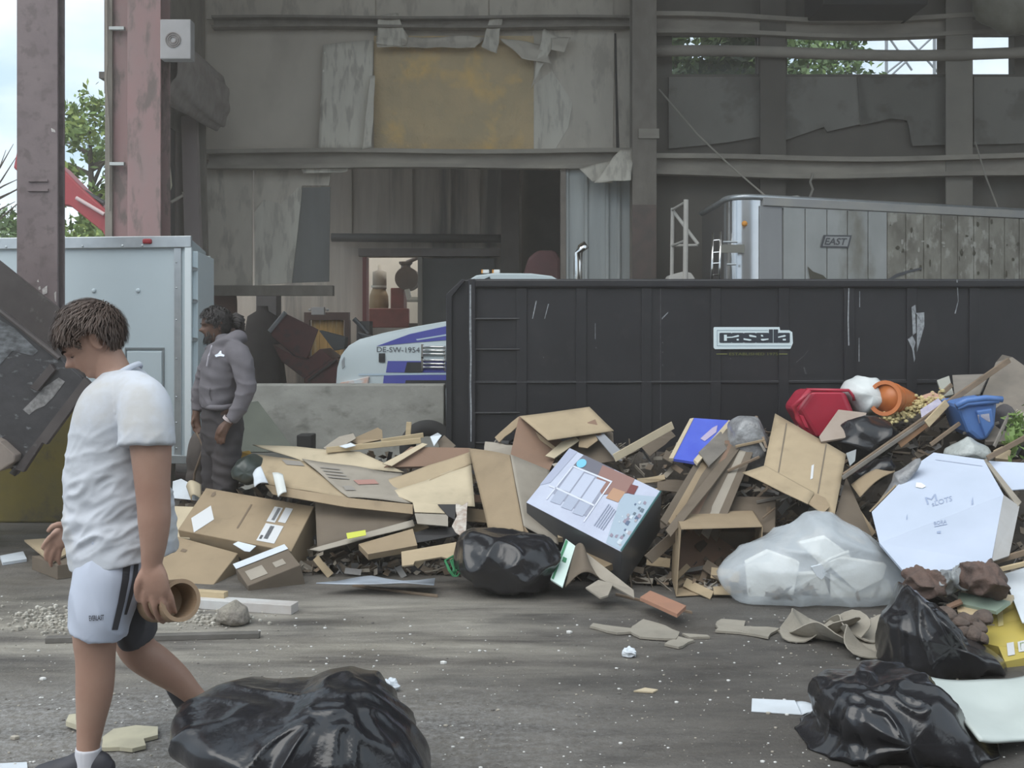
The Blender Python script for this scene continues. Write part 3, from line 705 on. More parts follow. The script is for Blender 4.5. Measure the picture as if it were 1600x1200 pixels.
# concrete barrier
M_conc = mat('stained_concrete', (0.29,0.29,0.265), (0.215,0.215,0.195), 3, 0.85, c3=(0.14,0.14,0.125), s3=5, lo3=0.54, hi3=0.7, bump=0.25, bscale=18, stretch=(1,1,1.5))
bz = Zat(601, 9.95)
MB().prism([Vector((Xat(386,9.95), y, z)) for y, z in ((9.6,0),(9.6,0.12),(9.86,0.40),(9.95,bz),(10.2,bz),(10.3,0.40),(10.55,0.12),(10.55,0))], (Xat(694,9.95)-Xat(386,9.95),0,0)).build('concrete_barrier', M_conc, bevel=0.012, label='long grey stained concrete barrier behind the cardboard, beside the black container', cat='barrier')
MB().prism([P(378,632,9.7), P(404,628,9.72), P(463,706,9.2), P(376,708,9.2)], (0.0,-0.03,0.01)).build('green_board', mat('dark_green_board', (0.055,0.065,0.05), (0.08,0.09,0.07), 3, 0.6), label='dark green board leaning against the concrete barrier behind the hooded man', cat='board')
# used tyre between barrier and container
tb = MB()
def tor(s, t):
    a, b = s*2*math.pi, t*2*math.pi
    return P(668, 700, 9.25) + Vector((math.cos(a)*(0.17+0.07*math.cos(b)), 0.07*math.sin(b), math.sin(a)*(0.17+0.07*math.cos(b))-0.0))
tb.grid(tor, 40, 14); tb.build('old_tyre', mat('tyre_rubber', (0.025,0.025,0.026)), smooth=True, label='worn black tyre wedged between the concrete barrier and the container', cat='tyre')
blk = MB().bx(Xat(465,9.45), Xat(489,9.45), 9.4, 9.6, 0.0, Zat(679,9.45)).build('fork_slot_dark', mat('slot_shade_black', (0.02,0.02,0.02), rough=0.8), bevel=0.01, label='small black block standing for the dark fork slot in the concrete barrier', cat='block')  # block put where the barrier's fork slot is only dark

# truck with a white and blue bonnet, facing left, behind the barrier
M_tw = mat('truck_white', (0.60,0.68,0.70), rough=0.25, coat=0.4); M_tb = mat('truck_blue', (0.075,0.085,0.38), (0.09,0.10,0.42), 2, 0.3, coat=0.4)
M_tk = mat('truck_black', (0.025,0.027,0.03), rough=0.4); M_chrome = mat('chrome', (0.78,0.78,0.76), rough=0.12, metal=1.0)
tr = thing('refuse_truck', 'white and blue truck bonnet with the number DE-SW-1954, behind the concrete barrier', 'truck', P(700, 728, 14.0))
dt = 13.0
prof = [(527,690),(525,600),(527,575),(533,555),(545,540),(562,530),(600,520),(650,510),(690,503),(712,500),(740,498),(740,690)]
hm = MB(); rows = len(prof)
def hood(s, t):
    # t: round the section from the near side across the top; s: along the profile
    k = s*(rows-1); i = min(int(k), rows-2); f = k-i
    return None
hood_side = MB().prism([P(u,v,dt) for u, v in prof], (0,2.1,0)).build('bonnet', M_tw, tr, bevel=0.09)
hood_side.modifiers['bevel'].segments = 4
for p in hood_side.data.polygons: p.use_smooth = True
tg = [hood_side]
decal('blue_band', [[(588,541),(640,522),(704,508),(704,531),(650,535)], [(606,564),(704,564),(704,582),(603,582)], [(600,586),(704,586),(704,606),(598,606)]], tg, M_tb, hood_side, 0.006)
decal('pale_stripe', [[(650,530),(704,521),(704,523.5),(652,532)]], tg, mat('truck_pale', (0.5,0.62,0.72), rough=0.3), hood_side, 0.010)
decal('black_panel', [[(636,566),(660,566),(660,582),(632,582)], [(634,594),(704,594),(704,606),(632,606)]], tg, M_tk, hood_side, 0.010)
decal('character_line', [[(560,584),(704,582.5),(704,585),(560,587)]], tg, mat('truck_pale', (0.5,0.62,0.72), rough=0.3), hood_side, 0.008)
text_decal('lettering', 'DE-SW-1954', [(589,542),(656,542.5),(656,551),(589,550)], tg, mat('sign_charcoal', (0.06,0.07,0.09)), hood_side, 0.012)
decal('bonnet_latch', [[(592,552),(602,552),(602,566),(592,566)]], tg, M_tk, hood_side, 0.014)
for k in range(6):
    v = 542 + k*5.6 + (4 if k > 2 else 0)
    MB().tube([P(661,v,dt-0.03), P(692,v,dt-0.03), P(696,v+1,dt-0.03)], 0.013, 8).build('grille_bar', M_chrome, tr, smooth=True)
for v in (560, 580):
    MB().box(P(658, v, dt-0.02), (0.025,0,0), (0,0.02,0), (0,0,0.17)).build('grille_frame', M_chrome, tr)
    MB().box(P(694, v, dt-0.02), (0.018,0,0), (0,0.02,0), (0,0,0.15)).build('grille_frame', M_chrome, tr)
MB().prism([P(531,598,dt-0.04), P(570,590,dt-0.04), P(577,588,dt-0.04), P(572,612,dt-0.04), P(531,612,dt-0.04)], (0,0.06,0)).build('headlight', mat('headlight_glass', (0.75,0.8,0.82), (0.8,0.4,0.25), 6, 0.1), tr, bevel=0.01)
MB().prism([P(u,v,dt+0.05) for u, v in ((535,564),(539,557),(540,572),(536,576))], (0,-0.062,0)).build('badge', M_alu, tr)
MB().prism([P(557,518,dt+0.4), P(580,524,dt+0.4), P(593,530,dt+0.4), P(590,537,dt+0.4), P(570,537,dt+0.4)], (0,0.2,0)).build('fender_mirror', M_tk, tr, bevel=0.02)
MB().tube([P(575,522,dt+0.5), P(560,505,dt+0.5), P(553,498,dt+0.5)], 0.03, 8).build('mirror_arm', M_tk, tr)
cab = MB().prism([P(u,v,dt) for u, v in ((700,690),(700,520),(712,462),(728,440),(744,430),(772,426.5),(830,427),(862,431),(878,440),(884,470),(884,690))], (0,2.2,0)).build('cab', M_tw, tr, bevel=0.06)
cab.modifiers['bevel'].segments = 3
MB().prism([P(u,v,dt-0.01) for u, v in ((712,500),(722,465),(735,446),(765,432),(768,440),(760,500))], (0,0.05,0)).build('side_window', mat('cab_glass', (0.05,0.065,0.075), rough=0.08), cab)
for u in (759, 776):
    rm_ = MB().box(P(u-5, 427, dt+0.2), (0.08,0,0), (0,0.07,0), (0,0,0.045)).build('roof_marker', mat('white_lens', (0.8,0.8,0.78)), tr, bevel=0.01)
    MB().box(P(u-7, 427, dt+0.2), (0.018,0,0), (0,0.07,0), (0,0,0.045)).build('amber_lens', mat('amber', (0.7,0.3,0.05)), rm_)
MB().tube([P(903,690,dt+0.3), P(903,410,dt+0.3), P(904,396,dt+0.3), P(908,388,dt+0.3), P(916,382,dt+0.3)], 0.052, 16).build('exhaust_stack', M_chrome, tr, smooth=True)
MB().bx(Xat(560,dt), Xat(1085,dt), dt+0.6, dt+1.5, 0.5, 0.8).build('chassis', M_tk, tr)
for u in (620, 960):
    MB().ring(P(u, 0, dt)*1.0 + Vector((0,0.02,0.5-P(u,0,dt).z)), (0,1,0), 0.2, 0.5, 0.3, 28).build('wheel', mat('tyre_rubber', (0.025,0.025,0.026)), tr)

# silver trailer
M_sil = mat('bright_aluminium', (0.62,0.63,0.64), (0.55,0.56,0.57), 3, 0.22, metal=0.92)
M_sild = mat('dull_aluminium', (0.42,0.43,0.42), (0.34,0.35,0.34), 2, 0.5, metal=0.25, c3=(0.20,0.19,0.155), s3=1.4, lo3=0.5, hi3=0.68, stretch=(1,1,0.6))
M_sdirt = mat('mud_splashed_aluminium', (0.27,0.26,0.22), (0.16,0.15,0.125), 5, 0.7, c3=(0.36,0.35,0.31), s3=7, stretch=(1,1,0.6))
et = thing('dump_trailer', 'silver dump trailer marked EAST with a rounded shiny nose, behind the black container', 'trailer', P(1400, 730, 14.5))
path = []
N0, N1, K0, K1 = P(1097,0,14.6), P(1128,0,13.3), P(1150,0,12.78), P(1640,0,14.5)
for q in (N0, N1, K0, K1): q.z = 0
corner = []
for i in range(9):
    t = i/8; corner.append(N1*(1-t)**2 + P(1134,0,12.70).xy.to_3d()*2*t*(1-t) + P(1185,0,12.84).xy.to_3d()*t*t)
K1 = corner[-1] + (K1-corner[-1])*1.22
foot = [N0] + corner + [K1]
zt_e, zb_e = 3.2, 1.0
sh_mb = MB()
wall_pts = foot
for z_pair in ((zb_e, zt_e),):
    n = len(wall_pts)
    vs = [Vector((p.x,p.y,z_pair[0])) for p in wall_pts] + [Vector((p.x,p.y,z_pair[1])) for p in wall_pts]
    sh_mb.add(vs, [[i, i+1, i+1+n, i+n] for i in range(n-1)])
back = [K1 + Vector((-0.6,1.4,0)), N0 + Vector((0.3,0.5,0))]
sh_mb.add([Vector((K1.x,K1.y,zb_e)), Vector((back[0].x,back[0].y,zb_e)), Vector((back[0].x,back[0].y,zt_e)), Vector((K1.x,K1.y,zt_e))], [[0,1,2,3]])
sh_mb.add([Vector((back[0].x,back[0].y,zb_e)), Vector((N0.x,N0.y,zb_e)), Vector((N0.x,N0.y,zt_e)), Vector((back[0].x,back[0].y,zt_e))], [[0,1,2,3]])
shell = sh_mb.build('shell', M_sil, et, smooth=True)
MB().tube([Vector((p.x,p.y,zt_e)) for p in foot], 0.035, 10).build('top_rim', M_alu, et, smooth=True)
kd = (K1 - corner[-1]); kn = kd.normalized(); ko = Vector((kn.y, -kn.x, 0))
def espt(u):                                     # point on the trailer side for a pixel column
    A0 = corner[-1]; ray = Vector(((u-800)/F, 1, 0))
    det = kd.x*(-ray.y) - kd.y*(-ray.x)
    s = ((-A0.x)*(-ray.y) - (-A0.y)*(-ray.x))/det
    return A0 + kd*s
edges = [1222, 1256, 1290, 1322, 1354, 1384, 1413, 1441, 1468, 1494, 1519, 1543, 1567, 1590, 1612, 1634, 1655, 1676, 1696]
for k, (a, b) in enumerate(zip(edges[:-1], edges[1:])):
    p, q = espt(a+0.7), espt(b-0.7)
    MB().box(Vector((p.x,p.y,zb_e)), q-p, ko*0.03, (0,0,Zat(324,12.95)-zb_e)).build('side_panel', M_sild if k < 5 else M_sdirt, et, bevel=0.006)
p, q = espt(1186), espt(1220.5)
MB().box(Vector((p.x,p.y,zb_e)), q-p, ko*0.02, (0,0,zt_e-0.1-zb_e)).build('nose_panel', mat('grey_nose_panel', (0.235,0.24,0.25), (0.29,0.295,0.30), 2, 0.45, stretch=(1,1,0.3)), et, bevel=0.006)
p, q = espt(1190), espt(1696)
MB().box(Vector((p.x,p.y,zt_e-0.10)), q-p, ko*0.045, (0,0,0.10)).build('top_band', mat('grey_band', (0.30,0.30,0.30), (0.36,0.35,0.32), 3, 0.5), et, bevel=0.006)
es = [o for o in et.children if o.name.startswith('side_panel')]
M_ek = mat('badge_charcoal', (0.07,0.075,0.085), rough=0.5)
def on_side(u, v, off=0.0):
    o_ = corner[-1] + ko*(0.03+off); d_ = P(u, v, 1.0) - EYE; t_ = (o_-EYE).dot(ko)/d_.dot(ko); return EYE + d_*t_
es_all, es = es, [on_side]
decal('badge_plate', [[(1287,367),(1331,367.5),(1326,387.5),(1282,386.5)]], es, M_ek, et, 0.012)
decal('badge_field', [[(1290,369.5),(1328,370),(1324,385),(1285.5,384.3)]], es, mat('badge_grey', (0.33,0.34,0.34)), et, 0.016)
text_decal('lettering', 'EAST', [(1291,371.5),(1324,372),(1321,383),(1288,382.5)], es, M_ek, et, 0.02, bold=0.02)
decal('torn_hole', [[(1262,416),(1270,424),(1286,430),(1292,436),(1266,436)]], es, mat('dark_olive', (0.08,0.075,0.055)), et, 0.01)
decal('scrape', [[(1388,436),(1400,428),(1420,422),(1440,418),(1440,421),(1420,426),(1402,433),(1394,437)]], es, M_ek, et, 0.01)
r9 = random.Random(3)
for i in range(34):
    cu, cv, ru, rv = r9.uniform(1385,1598), r9.uniform(344,430), r9.uniform(0.8,3.5), r9.uniform(1.5,7)
    decal('mud_patch', [[(cu+ru*math.cos(k*0.785)*r9.uniform(0.5,1.2), cv+rv*math.sin(k*0.785)*r9.uniform(0.5,1.2)) for k in range(8)]], es, mat('mud', (0.075,0.07,0.05)) if i % 3 else mat('lime_splash', (0.40,0.39,0.35)), et, 0.008)
cc = corner[4]
MB().ball((P(1164,350,12.7).x, P(1164,350,12.7).y+0.02, Zat(350,12.75)), 0.035, 0.03, 0.035, 14, 8).build('amber_marker', mat('amber', (0.7,0.3,0.05)), et, smooth=True)
for u in (1114, 1126):
    MB().tube([P(u, 362 if u > 1120 else 364, 12.95), P(u-3, 470, 12.95)], 0.014, 8).build('ladder_rail', M_chrome, et, smooth=True)
for v in (376, 395, 412, 430):
    MB().tube([P(1113.5,v,12.95), P(1125,v-1,12.95)], 0.011, 8).build('ladder_rung', M_chrome, et)
MB().box(P(1127, 395, 12.66), (0.27,0,0), (0,0.02,0), (0,0,0.095)).build('bracket_plate', mat('olive_grey_plate', (0.20,0.195,0.17)), et)
for (a, b, v) in ((1130,1152,378), (1136,1150,413)):
    MB().tube([P(a,v,12.7), P(b,v,12.7)], 0.012, 8).build('grab_bar', M_alu, et)
MB().prism([P(1238,306,13.2), P(1246,305.5,13.2), P(1264,312,13.2), P(1264,316,13.2)], (0,0.1,0)).build('tarp_bow', mat('dusty_white', (0.5,0.48,0.44)), et)
for q in (K1*0.85 + corner[-1]*0.15, K1*0.6 + corner[-1]*0.4):
    MB().ring((q.x, q.y+0.1, 0.5), (0,1,0), 0.2, 0.5, 0.3, 24).build('wheel', mat('tyre_rubber', (0.025,0.025,0.026)), et)
MB().bx(3.2, 6.5, 13.9, 14.3, 0.45, 1.0).build('chassis', M_tk, et)
# white steel access frame next to the nose
lf = thing('access_ladder', 'white steel access ladder frame standing beside the silver trailer nose', 'ladder', P(1065, 730, 13.0))
M_lw = mat('dusty_white_steel', (0.52,0.50,0.46), (0.42,0.40,0.37), 4)
def bar(name, pts, r, par, m): return MB().tube(pts, r, 8).build(name, m, par, smooth=False)
d0, d1 = 13.0, 13.5
bar('stile', [P(1072,312,d0), P(1068,729,d0)], 0.030, lf, M_lw)
bar('stile', [P(1051,325,d1), P(1046,713,d1)], 0.024, lf, M_lw)
for v0, v1 in ((316,328), (376,384), (428,434)):
    bar('rung', [P(1071,v0,d0), P(1050,v1,d1)], 0.018, lf, M_lw)
bar('brace', [P(1052,330,d1), P(1091,382,13.3)], 0.022, lf, M_lw)
bar('brace', [P(1051,384,d1), P(1090,383,13.3)], 0.016, lf, M_lw)
MB().prism([P(1044,436,d0), P(1046,430,d0), P(1068,424,d0), P(1080,426,d0), P(1087,436,d0), P(1087,460,d0), P(1044,460,d0)], (0,0.3,0)).build('mudguard', M_lw, lf, bevel=0.02)
# cables from the wall
M_cab = mat('grey_cable', (0.30,0.28,0.24))
MB().tube([P(1030,140,16.0), P(1090,210,15.2), P(1140,258,14.6), P(1198,308,13.6)], 0.012, 6).build('stay_cable', M_cab, label='thin diagonal stay cable running down to the silver trailer nose', cat='cable')
MB().tube([P(1524,222,16.0), P(1540,275,15.5), P(1561,330,14.5)], 0.012, 6).build('stay_cable', M_cab, label='short thin cable dropping to the muddy end of the silver trailer', cat='cable')
MB().tube([P(1270,271,16.0), P(1266,285,16.0), P(1270,296,15.9), P(1264,312,15.9)], 0.02, 6).build('frayed_rope', M_cab, label='frayed rope end hanging from the lower beam above the silver trailer', cat='rope')
# black hood and loose insulation high on the right
MB().bx(Xat(1280,15.6), Xat(1442,15.6), 15.4, 16.4, Zat(14,15.6), Zat(-60,15.6)).build('ceiling_heater', mat('matt_black', (0.012,0.012,0.013)), bevel=0.02, label='black box heater hung high under the roof above the window strip', cat='heater')
mb = MB()
def lump(s, t):
    a, b = s*2*math.pi, t*math.pi
    p = Vector((math.sin(b)*math.cos(a)*0.62, math.sin(b)*math.sin(a)*0.3, math.cos(b)*0.62))
    return P(1592, -8, 15.7) + p*(1 + 0.25*nz(p, 3, 2))
mb.grid(lump, 36, 20); mb.build('hanging_insulation', mat('sooty_foil', (0.17,0.16,0.12), (0.23,0.215,0.17), 4, 0.5, bump=0.5, bscale=12), smooth=True, label='bulging torn insulation hanging from the wall beside the window strip', cat='insulation')

# workshop clutter behind the barrier
M_mar = mat('maroon_steel', (0.125,0.035,0.032), (0.085,0.028,0.027), 3, 0.5, c3=(0.06,0.03,0.03), s3=6)
hpm = thing('tipping_skip', 'maroon steel tipping skip lying at an angle in front of the yellow door', 'skip', P(480, 680, 17.0))
dm = 16.9
MB().prism([P(424,515,dm), P(446,490,dm), P(497,515,dm), P(480,560,dm), P(462,556,dm), P(424,525,dm)], (0,0.06,0)).build('rim_plate', M_mar, hpm, bevel=0.01)
MB().prism([P(426,528,dm+0.05), P(460,556,dm+0.05), P(482,562,dm+0.05), P(478,540,dm+0.05), P(446,518,dm+0.05)], (0,0.05,0)).build('inner_plate', mat('near_black_maroon', (0.035,0.02,0.022)), hpm)
MB().prism([P(426,538,dm), P(462,558,dm), P(480,562,dm), P(500,545,dm), P(519,560,dm), P(476,592,dm), P(440,565,dm)], (0,1.0,0)).build('body', M_mar, hpm, bevel=0.01)
MB().prism([P(476,592,dm-0.05), P(519,560,dm-0.05), P(529,568,dm-0.05), P(526,640,dm-0.05), P(486,640,dm-0.05)], (0,0.5,0)).build('lower_body', M_mar, hpm, bevel=0.01)
MB().prism([P(498,516,dm+0.1), P(540,527,dm+0.1), P(538,545,dm+0.1), P(522,548,dm+0.1)], (0,0.3,0)).build('chute', mat('slate_steel', (0.10,0.105,0.11)), hpm, bevel=0.01)
bar('edge_bar', [P(482,594,dm-0.1), P(526,562,dm-0.1)], 0.02, hpm, M_hopd)
bar('edge_bar', [P(421,518,dm-0.04), P(446,488,dm-0.04)], 0.035, hpm, M_alu)
MB().bx(Xat(440,17.3), Xat(520,17.3), 17.1, 17.6, 0, Zat(600,17.3)).build('stand', M_mar, hpm)
# coat
ck = MB()
def coat(s, t):
    a = s*2*math.pi; w = lerp(0.20, 0.42, t**0.7)*(1+0.10*math.sin(6*a)*t); 
    if t < 0.06: w *= 0.45
    return P(410, lerp(478, 640, t), 17.9) + Vector((math.cos(a)*w, math.sin(a)*w*0.4, 0))
ck.grid(coat, 48, 20); ck.build('hanging_coat', mat('dark_coat_cloth', (0.035,0.031,0.031), (0.05,0.046,0.045), 4, 0.95, bump=0.4, bscale=5, bstretch=(3,1,0.3)), smooth=True, label='long dark coat hanging behind the hooded man', cat='coat')
MB().tube([P(350,679,16.9), P(350,470,16.9), P(350,462,16.9), P(350,455,16.9), P(350,452,16.9)], [0.2,0.2,0.19,0.13,0.02], 24).build('reflection_shape', mat('reflected_brown', (0.17,0.085,0.065), (0.13,0.075,0.06), 4), smooth=True, label='brown reflection built as a tall domed tank behind the hooded man', cat='solid')  # shape put where brown light is mirrored in glass
MB().bx(Xat(400,18.6), Xat(432,18.6), 18.6, 19.0, 0, Zat(459,18.2)).build('steel_cabinet', mat('grey_cabinet', (0.10,0.095,0.095), (0.13,0.12,0.12), 3), bevel=0.01, label='dark grey steel cabinet behind the hanging coat', cat='cabinet')
eb = MB().bx(Xat(488,18.6), Xat(508,18.6), 18.5, 18.62, Zat(492,18.6), Zat(480,18.6)).build('wall_sign', mat('pale_sign', (0.62,0.60,0.58)), bevel=0.005, label='small blank white sign box above the yellow board door', cat='sign')
for u in (484.5, 511.5):
    MB().ball(P(u, 484, 18.55), 0.03, 0.03, 0.025, 10, 6).build('lamp_head', mat('pale_sign', (0.62,0.60,0.58)), eb)
mb = MB(); mb.bx(Xat(560,17.6), Xat(580,17.6), 17.4, 17.8, 0, Zat(502,17.6)); mb.build('grinder_stand', mat('grey_machine', (0.1,0.095,0.095)), label='narrow grey machine pedestal between yellow door and pump opening', cat='machine')
# pump machinery seen in the opening
pm = thing('pump_unit', 'red pump set with a brown drum seen through the opening in the bay wall', 'pump', P(610, 640, 21.0))
M_pr = mat('pump_red', (0.24,0.075,0.07), (0.17,0.06,0.055), 5, 0.6); M_pd = mat('pump_dark', (0.075,0.062,0.06), (0.1,0.085,0.08), 4, 0.6)
MB().bx(Xat(580,20.6), Xat(655,20.6), 20.5, 21.6, 0, Zat(505,20.6)).build('base', M_pd, pm)
MB().tube([P(592,500,21), P(592,478,21), P(592,462,21), P(592,450,21)], [0.14,0.19,0.18,0.12], 20).build('drum', mat('brown_drum', (0.25,0.185,0.11), (0.3,0.23,0.14), 4), pm, smooth=True)
MB().tube([P(593,452,21), P(593,425,21), P(593,422,21), P(593,414,21)], [0.135,0.135,0.04,0.03], 18).build('filter_housing', mat('grey_filter', (0.30,0.28,0.25)), pm, smooth=True)
MB().ring(P(592,447,21)-Vector((0,0,0.03)), (0,0,1), 0.1, 0.15, 0.04).build('clamp_band', M_galv, pm)
MB().bx(Xat(611,20.7), Xat(632,20.7), 20.6, 21.2, Zat(505,20.7), Zat(450,20.7)).build('red_housing', M_pr, pm, bevel=0.02)
MB().bx(Xat(578,20.6), Xat(640,20.6), 20.45, 20.6, Zat(512,20.6), Zat(482,20.6)).build('red_frame', M_pr, pm, bevel=0.02)
MB().ring(P(635,435,20.5), (0,1,0), 0.0, 0.22, 0.6, 28).build('fan_housing', M_pd, pm, smooth=False)
MB().tube([P(634,425,20.9), P(634,415,20.9), P(634,412,20.9), P(634,409,20.9)], [0.1,0.09,0.13,0.13], 16).build('outlet', M_pd, pm)
MB().tube([P(636,410,20.8), P(652,403,20.6)], 0.04, 8).build('lever', M_pd, pm)
MB().tube([P(636,468,20.5), P(655,468,20.5)], 0.05, 10).build('pipe', M_galv, pm)
MB().tube([P(640,470,20.5), P(636,452,20.5)], 0.05, 10).build('valve', M_galv, pm)
MB().prism([P(815,437,16.8), P(826,402,16.8), P(840,391,16.8), P(868,391,16.8), P(876,405,16.8), P(876,676,16.8), P(800,676,16.8)], (0,0.8,0)).build('machine_cowl', mat('faded_red_cowl', (0.22,0.095,0.095), (0.16,0.08,0.08), 2), bevel=0.05, label='faded red machine cowl behind the white truck cab roof', cat='machine')

# ---------------------------------------------------------------- the rubbish pile
def tab(t, x):
    for (a, b), (c, d) in zip(t[:-1], t[1:]):
        if x <= c: return lerp(b, d, max(0.0, (x-a)/(c-a)))
    return t[-1][1]
FV = [(230,908),(480,908),(700,908),(860,918),(1050,932),(1120,944),(1400,948),(1480,990),(1600,1035),(1700,1040),(2000,1040)]
TV = [(230,770),(300,745),(400,700),(560,678),(700,688),(800,650),(950,650),(1080,660),(1150,655),(1240,620),(1350,600),(1480,590),(1600,560),(1700,560)]
def pd(u, v):
    fv, tv = tab(FV, u), tab(TV, u)
    if v >= fv: return HC*F/(v-HZ)
    t = min(1.0, (fv-v)/(fv-tv)); return lerp(HC*F/(fv-HZ), 8.25, t)
def S(u, v, off=0.0): return P(u, v, pd(u, v) + off)

def card(name, c, seed=0.0):
    r = 0.82
    return mat(name, c, tuple(x*r for x in c), 3.0, 0.85, c3=tuple(x*0.72 for x in c), s3=6, lo3=0.58, hi3=0.75, bump=0.06, bscale=30, bstretch=(1,1,8))
CA = card('cardboard_tan', (0.40,0.315,0.205)); CB = card('cardboard_brown', (0.31,0.235,0.15)); CC = card('cardboard_grey', (0.33,0.295,0.245))
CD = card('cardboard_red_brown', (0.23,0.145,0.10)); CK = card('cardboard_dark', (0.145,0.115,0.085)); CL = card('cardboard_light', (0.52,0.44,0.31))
CW = mat('white_card', (0.50,0.56,0.68), (0.45,0.51,0.62), 2, 0.7); PAPER = mat('white_paper', (0.60,0.65,0.70), (0.52,0.56,0.6), 5, 0.7)
WOODL = mat('pale_wood', (0.50,0.40,0.25), (0.40,0.31,0.19), 4, 0.75, stretch=(1,1,5)); WOODB = mat('brown_wood', (0.22,0.16,0.11), (0.155,0.115,0.08), 4, 0.8, stretch=(1,1,4))
WOODG = mat('weathered_wood', (0.21,0.19,0.165), (0.15,0.135,0.12), 4, 0.85, stretch=(1,1,4)); OSB = mat('brown_board', (0.20,0.175,0.145), (0.16,0.14,0.12), 9, 0.85)
TAPE = mat('clear_tape', (0.5,0.44,0.34), rough=0.25); LABEL = mat('white_label', (0.58,0.59,0.60), rough=0.6); INK = mat('label_ink', (0.08,0.08,0.085), rough=0.7)
BOXINK = mat('faint_box_ink', (0.17,0.125,0.085), rough=0.8)

def pt(p, off=0.0):
    return S(p[0], p[1], off + (p[2] if len(p) > 2 else 0.0))
def sheet(name, pts, m, label=None, cat=None, th=0.006, off=0.0, jag=0.0, parent=None, group=None, bow=0.0, seed=None):
    """a stiff flat piece with real thickness; straight or torn edges"""
    q = [pt(p, off) for p in pts]
    r = random.Random(seed if seed is not None else int(pts[0][0]*31+pts[0][1]))
    if jag:
        out = []
        for a, b in zip(q, q[1:]+q[:1]):
            n = max(1, int((b-a).length/0.06)); out.append(a)
            for k in range(1, n): out.append(a.lerp(b, k/n) + Vector((r.gauss(0,jag), 0, r.gauss(0,jag))))
        q = out
    nrm = Vector((0,0,0))
    for i in range(len(q)): nrm += (q[i]-q[0]).cross(q[(i+1) % len(q)]-q[0])
    nrm.normalize()
    if nrm.y < 0: nrm = -nrm
    return MB().prism(q, nrm*th).build(name, m, parent, label=label, cat=cat, group=group)
def patch(name, quad, m, label=None, cat=None, th=0.006, off=0.0, bow=0.0, wav=0.0, parent=None, nu=12, nv=8, seed=1.0, group=None, edge=0.0, smooth=True):
    """a bent four-cornered sheet"""
    a, b, c, d = (pt(p, off) for p in quad)
    n0 = (b-a).cross(d-a); n0.normalize()
    if n0.y > 0: n0 = -n0
    def fn(s, t):
        p = (a*(1-s)+b*s)*(1-t) + (d*(1-s)+c*s)*t
        p = p + n0*(bow*math.sin(math.pi*s) + wav*nz(p, 4.0, seed))
        if edge and (s in (0,1) or t in (0,1)): p = p + Vector((nz(p,14,seed)*edge, 0, nz(p,14,seed+5)*edge))
        return p
    return MB().grid(fn, nu, nv, th).build(name, m, parent, label=label, cat=cat, group=group, smooth=smooth)
def frame3(A, B, D, depth):
    """box frame from three corners of its front face; depth runs away from the viewer"""
    a = B-A; b = D-A; b = b - a.normalized()*b.dot(a.normalized())*0.6
    n = a.cross(b).normalized()
    if n.y < 0: n = -n
    return A, a, b, n*depth
def carton(A, B, D, depth, m, label, name='cardboard_box', group=None, bev=0.006):
    o, a, b, c = frame3(pt(A), pt(B), pt(D), depth)
    root = MB().box(o, a, b, c).build(name, m, label=label, cat='box', group=group, bevel=bev)
    return root, (o, a, b, c)
def on_face(fr, s, t, off=-0.003):          # front face point
    o, a, b, c = fr; return o + a*s + b*t + c.normalized()*off
def face_rect(name, fr, s0, t0, s1, t1, m, parent, off=-0.003):
    MB().add([on_face(fr, s0, t0, off), on_face(fr, s1, t0, off), on_face(fr, s1, t1, off), on_face(fr, s0, t1, off)], [[0,1,2,3]]).build(name, m, parent)
def face_poly(name, fr, pts, m, parent, off=-0.003):
    q = [on_face(fr, s, t, off) for s, t in pts]
    MB().add(q, [list(x) for x in tessellate_polygon([q])]).build(name, m, parent)
def face_text(name, s, fr, s0, t0, s1, t1, m, parent, off=-0.004, bold=0.0):
    vs, fs = text_mesh(s, bold); x0, x1 = min(v.x for v in vs), max(v.x for v in vs); y0, y1 = min(v.y for v in vs), max(v.y for v in vs)
    MB().add([on_face(fr, lerp(s0,s1,(p.x-x0)/(x1-x0)), lerp(t0,t1,(y1-p.y)/(y1-y0)), off) for p in vs], fs).build(name, m, parent)
def open_box(o, a, b, c, m, label, flaps=(), name='cardboard_box', th=0.006, minside=None, skip=()):
    """carton whose open mouth lies in the plane o,a,b; c points from the mouth to its bottom.  flaps: (edge, angle, length)"""
    o, a, b, c = map(Vector, (o, a, b, c))
    root = thing(name, label, 'box', o + a*0.5 + b*0.5 + c*0.5)
    an, bn, cn = a.normalized(), b.normalized(), c.normalized()
    walls = {'t': (o, a, c, bn*th), 'b': (o+b, a, c, -bn*th), 'l': (o, b, c, an*th), 'r': (o+a, b, c, -an*th), 'k': (o+c, a, b, -cn*th)}
    for k, (q, e, f, g) in walls.items():
        if k not in skip: MB().box(q, e, f, g).build('panel', m if not minside else minside if k == 'k' else m, root)
    for (edge, ang, L) in flaps:
        q, e = {'t': (o, a), 'b': (o+b, a), 'l': (o, b), 'r': (o+a, b)}[edge]
        outw = {'t': -bn, 'b': bn, 'l': -an, 'r': an}[edge]
        dirn = (outw*math.sin(ang) - cn*math.cos(ang))*L
        MB().box(q + dirn*0.01, e, dirn, dirn.cross(e).normalized()*th).build('flap', m, root)
    return root

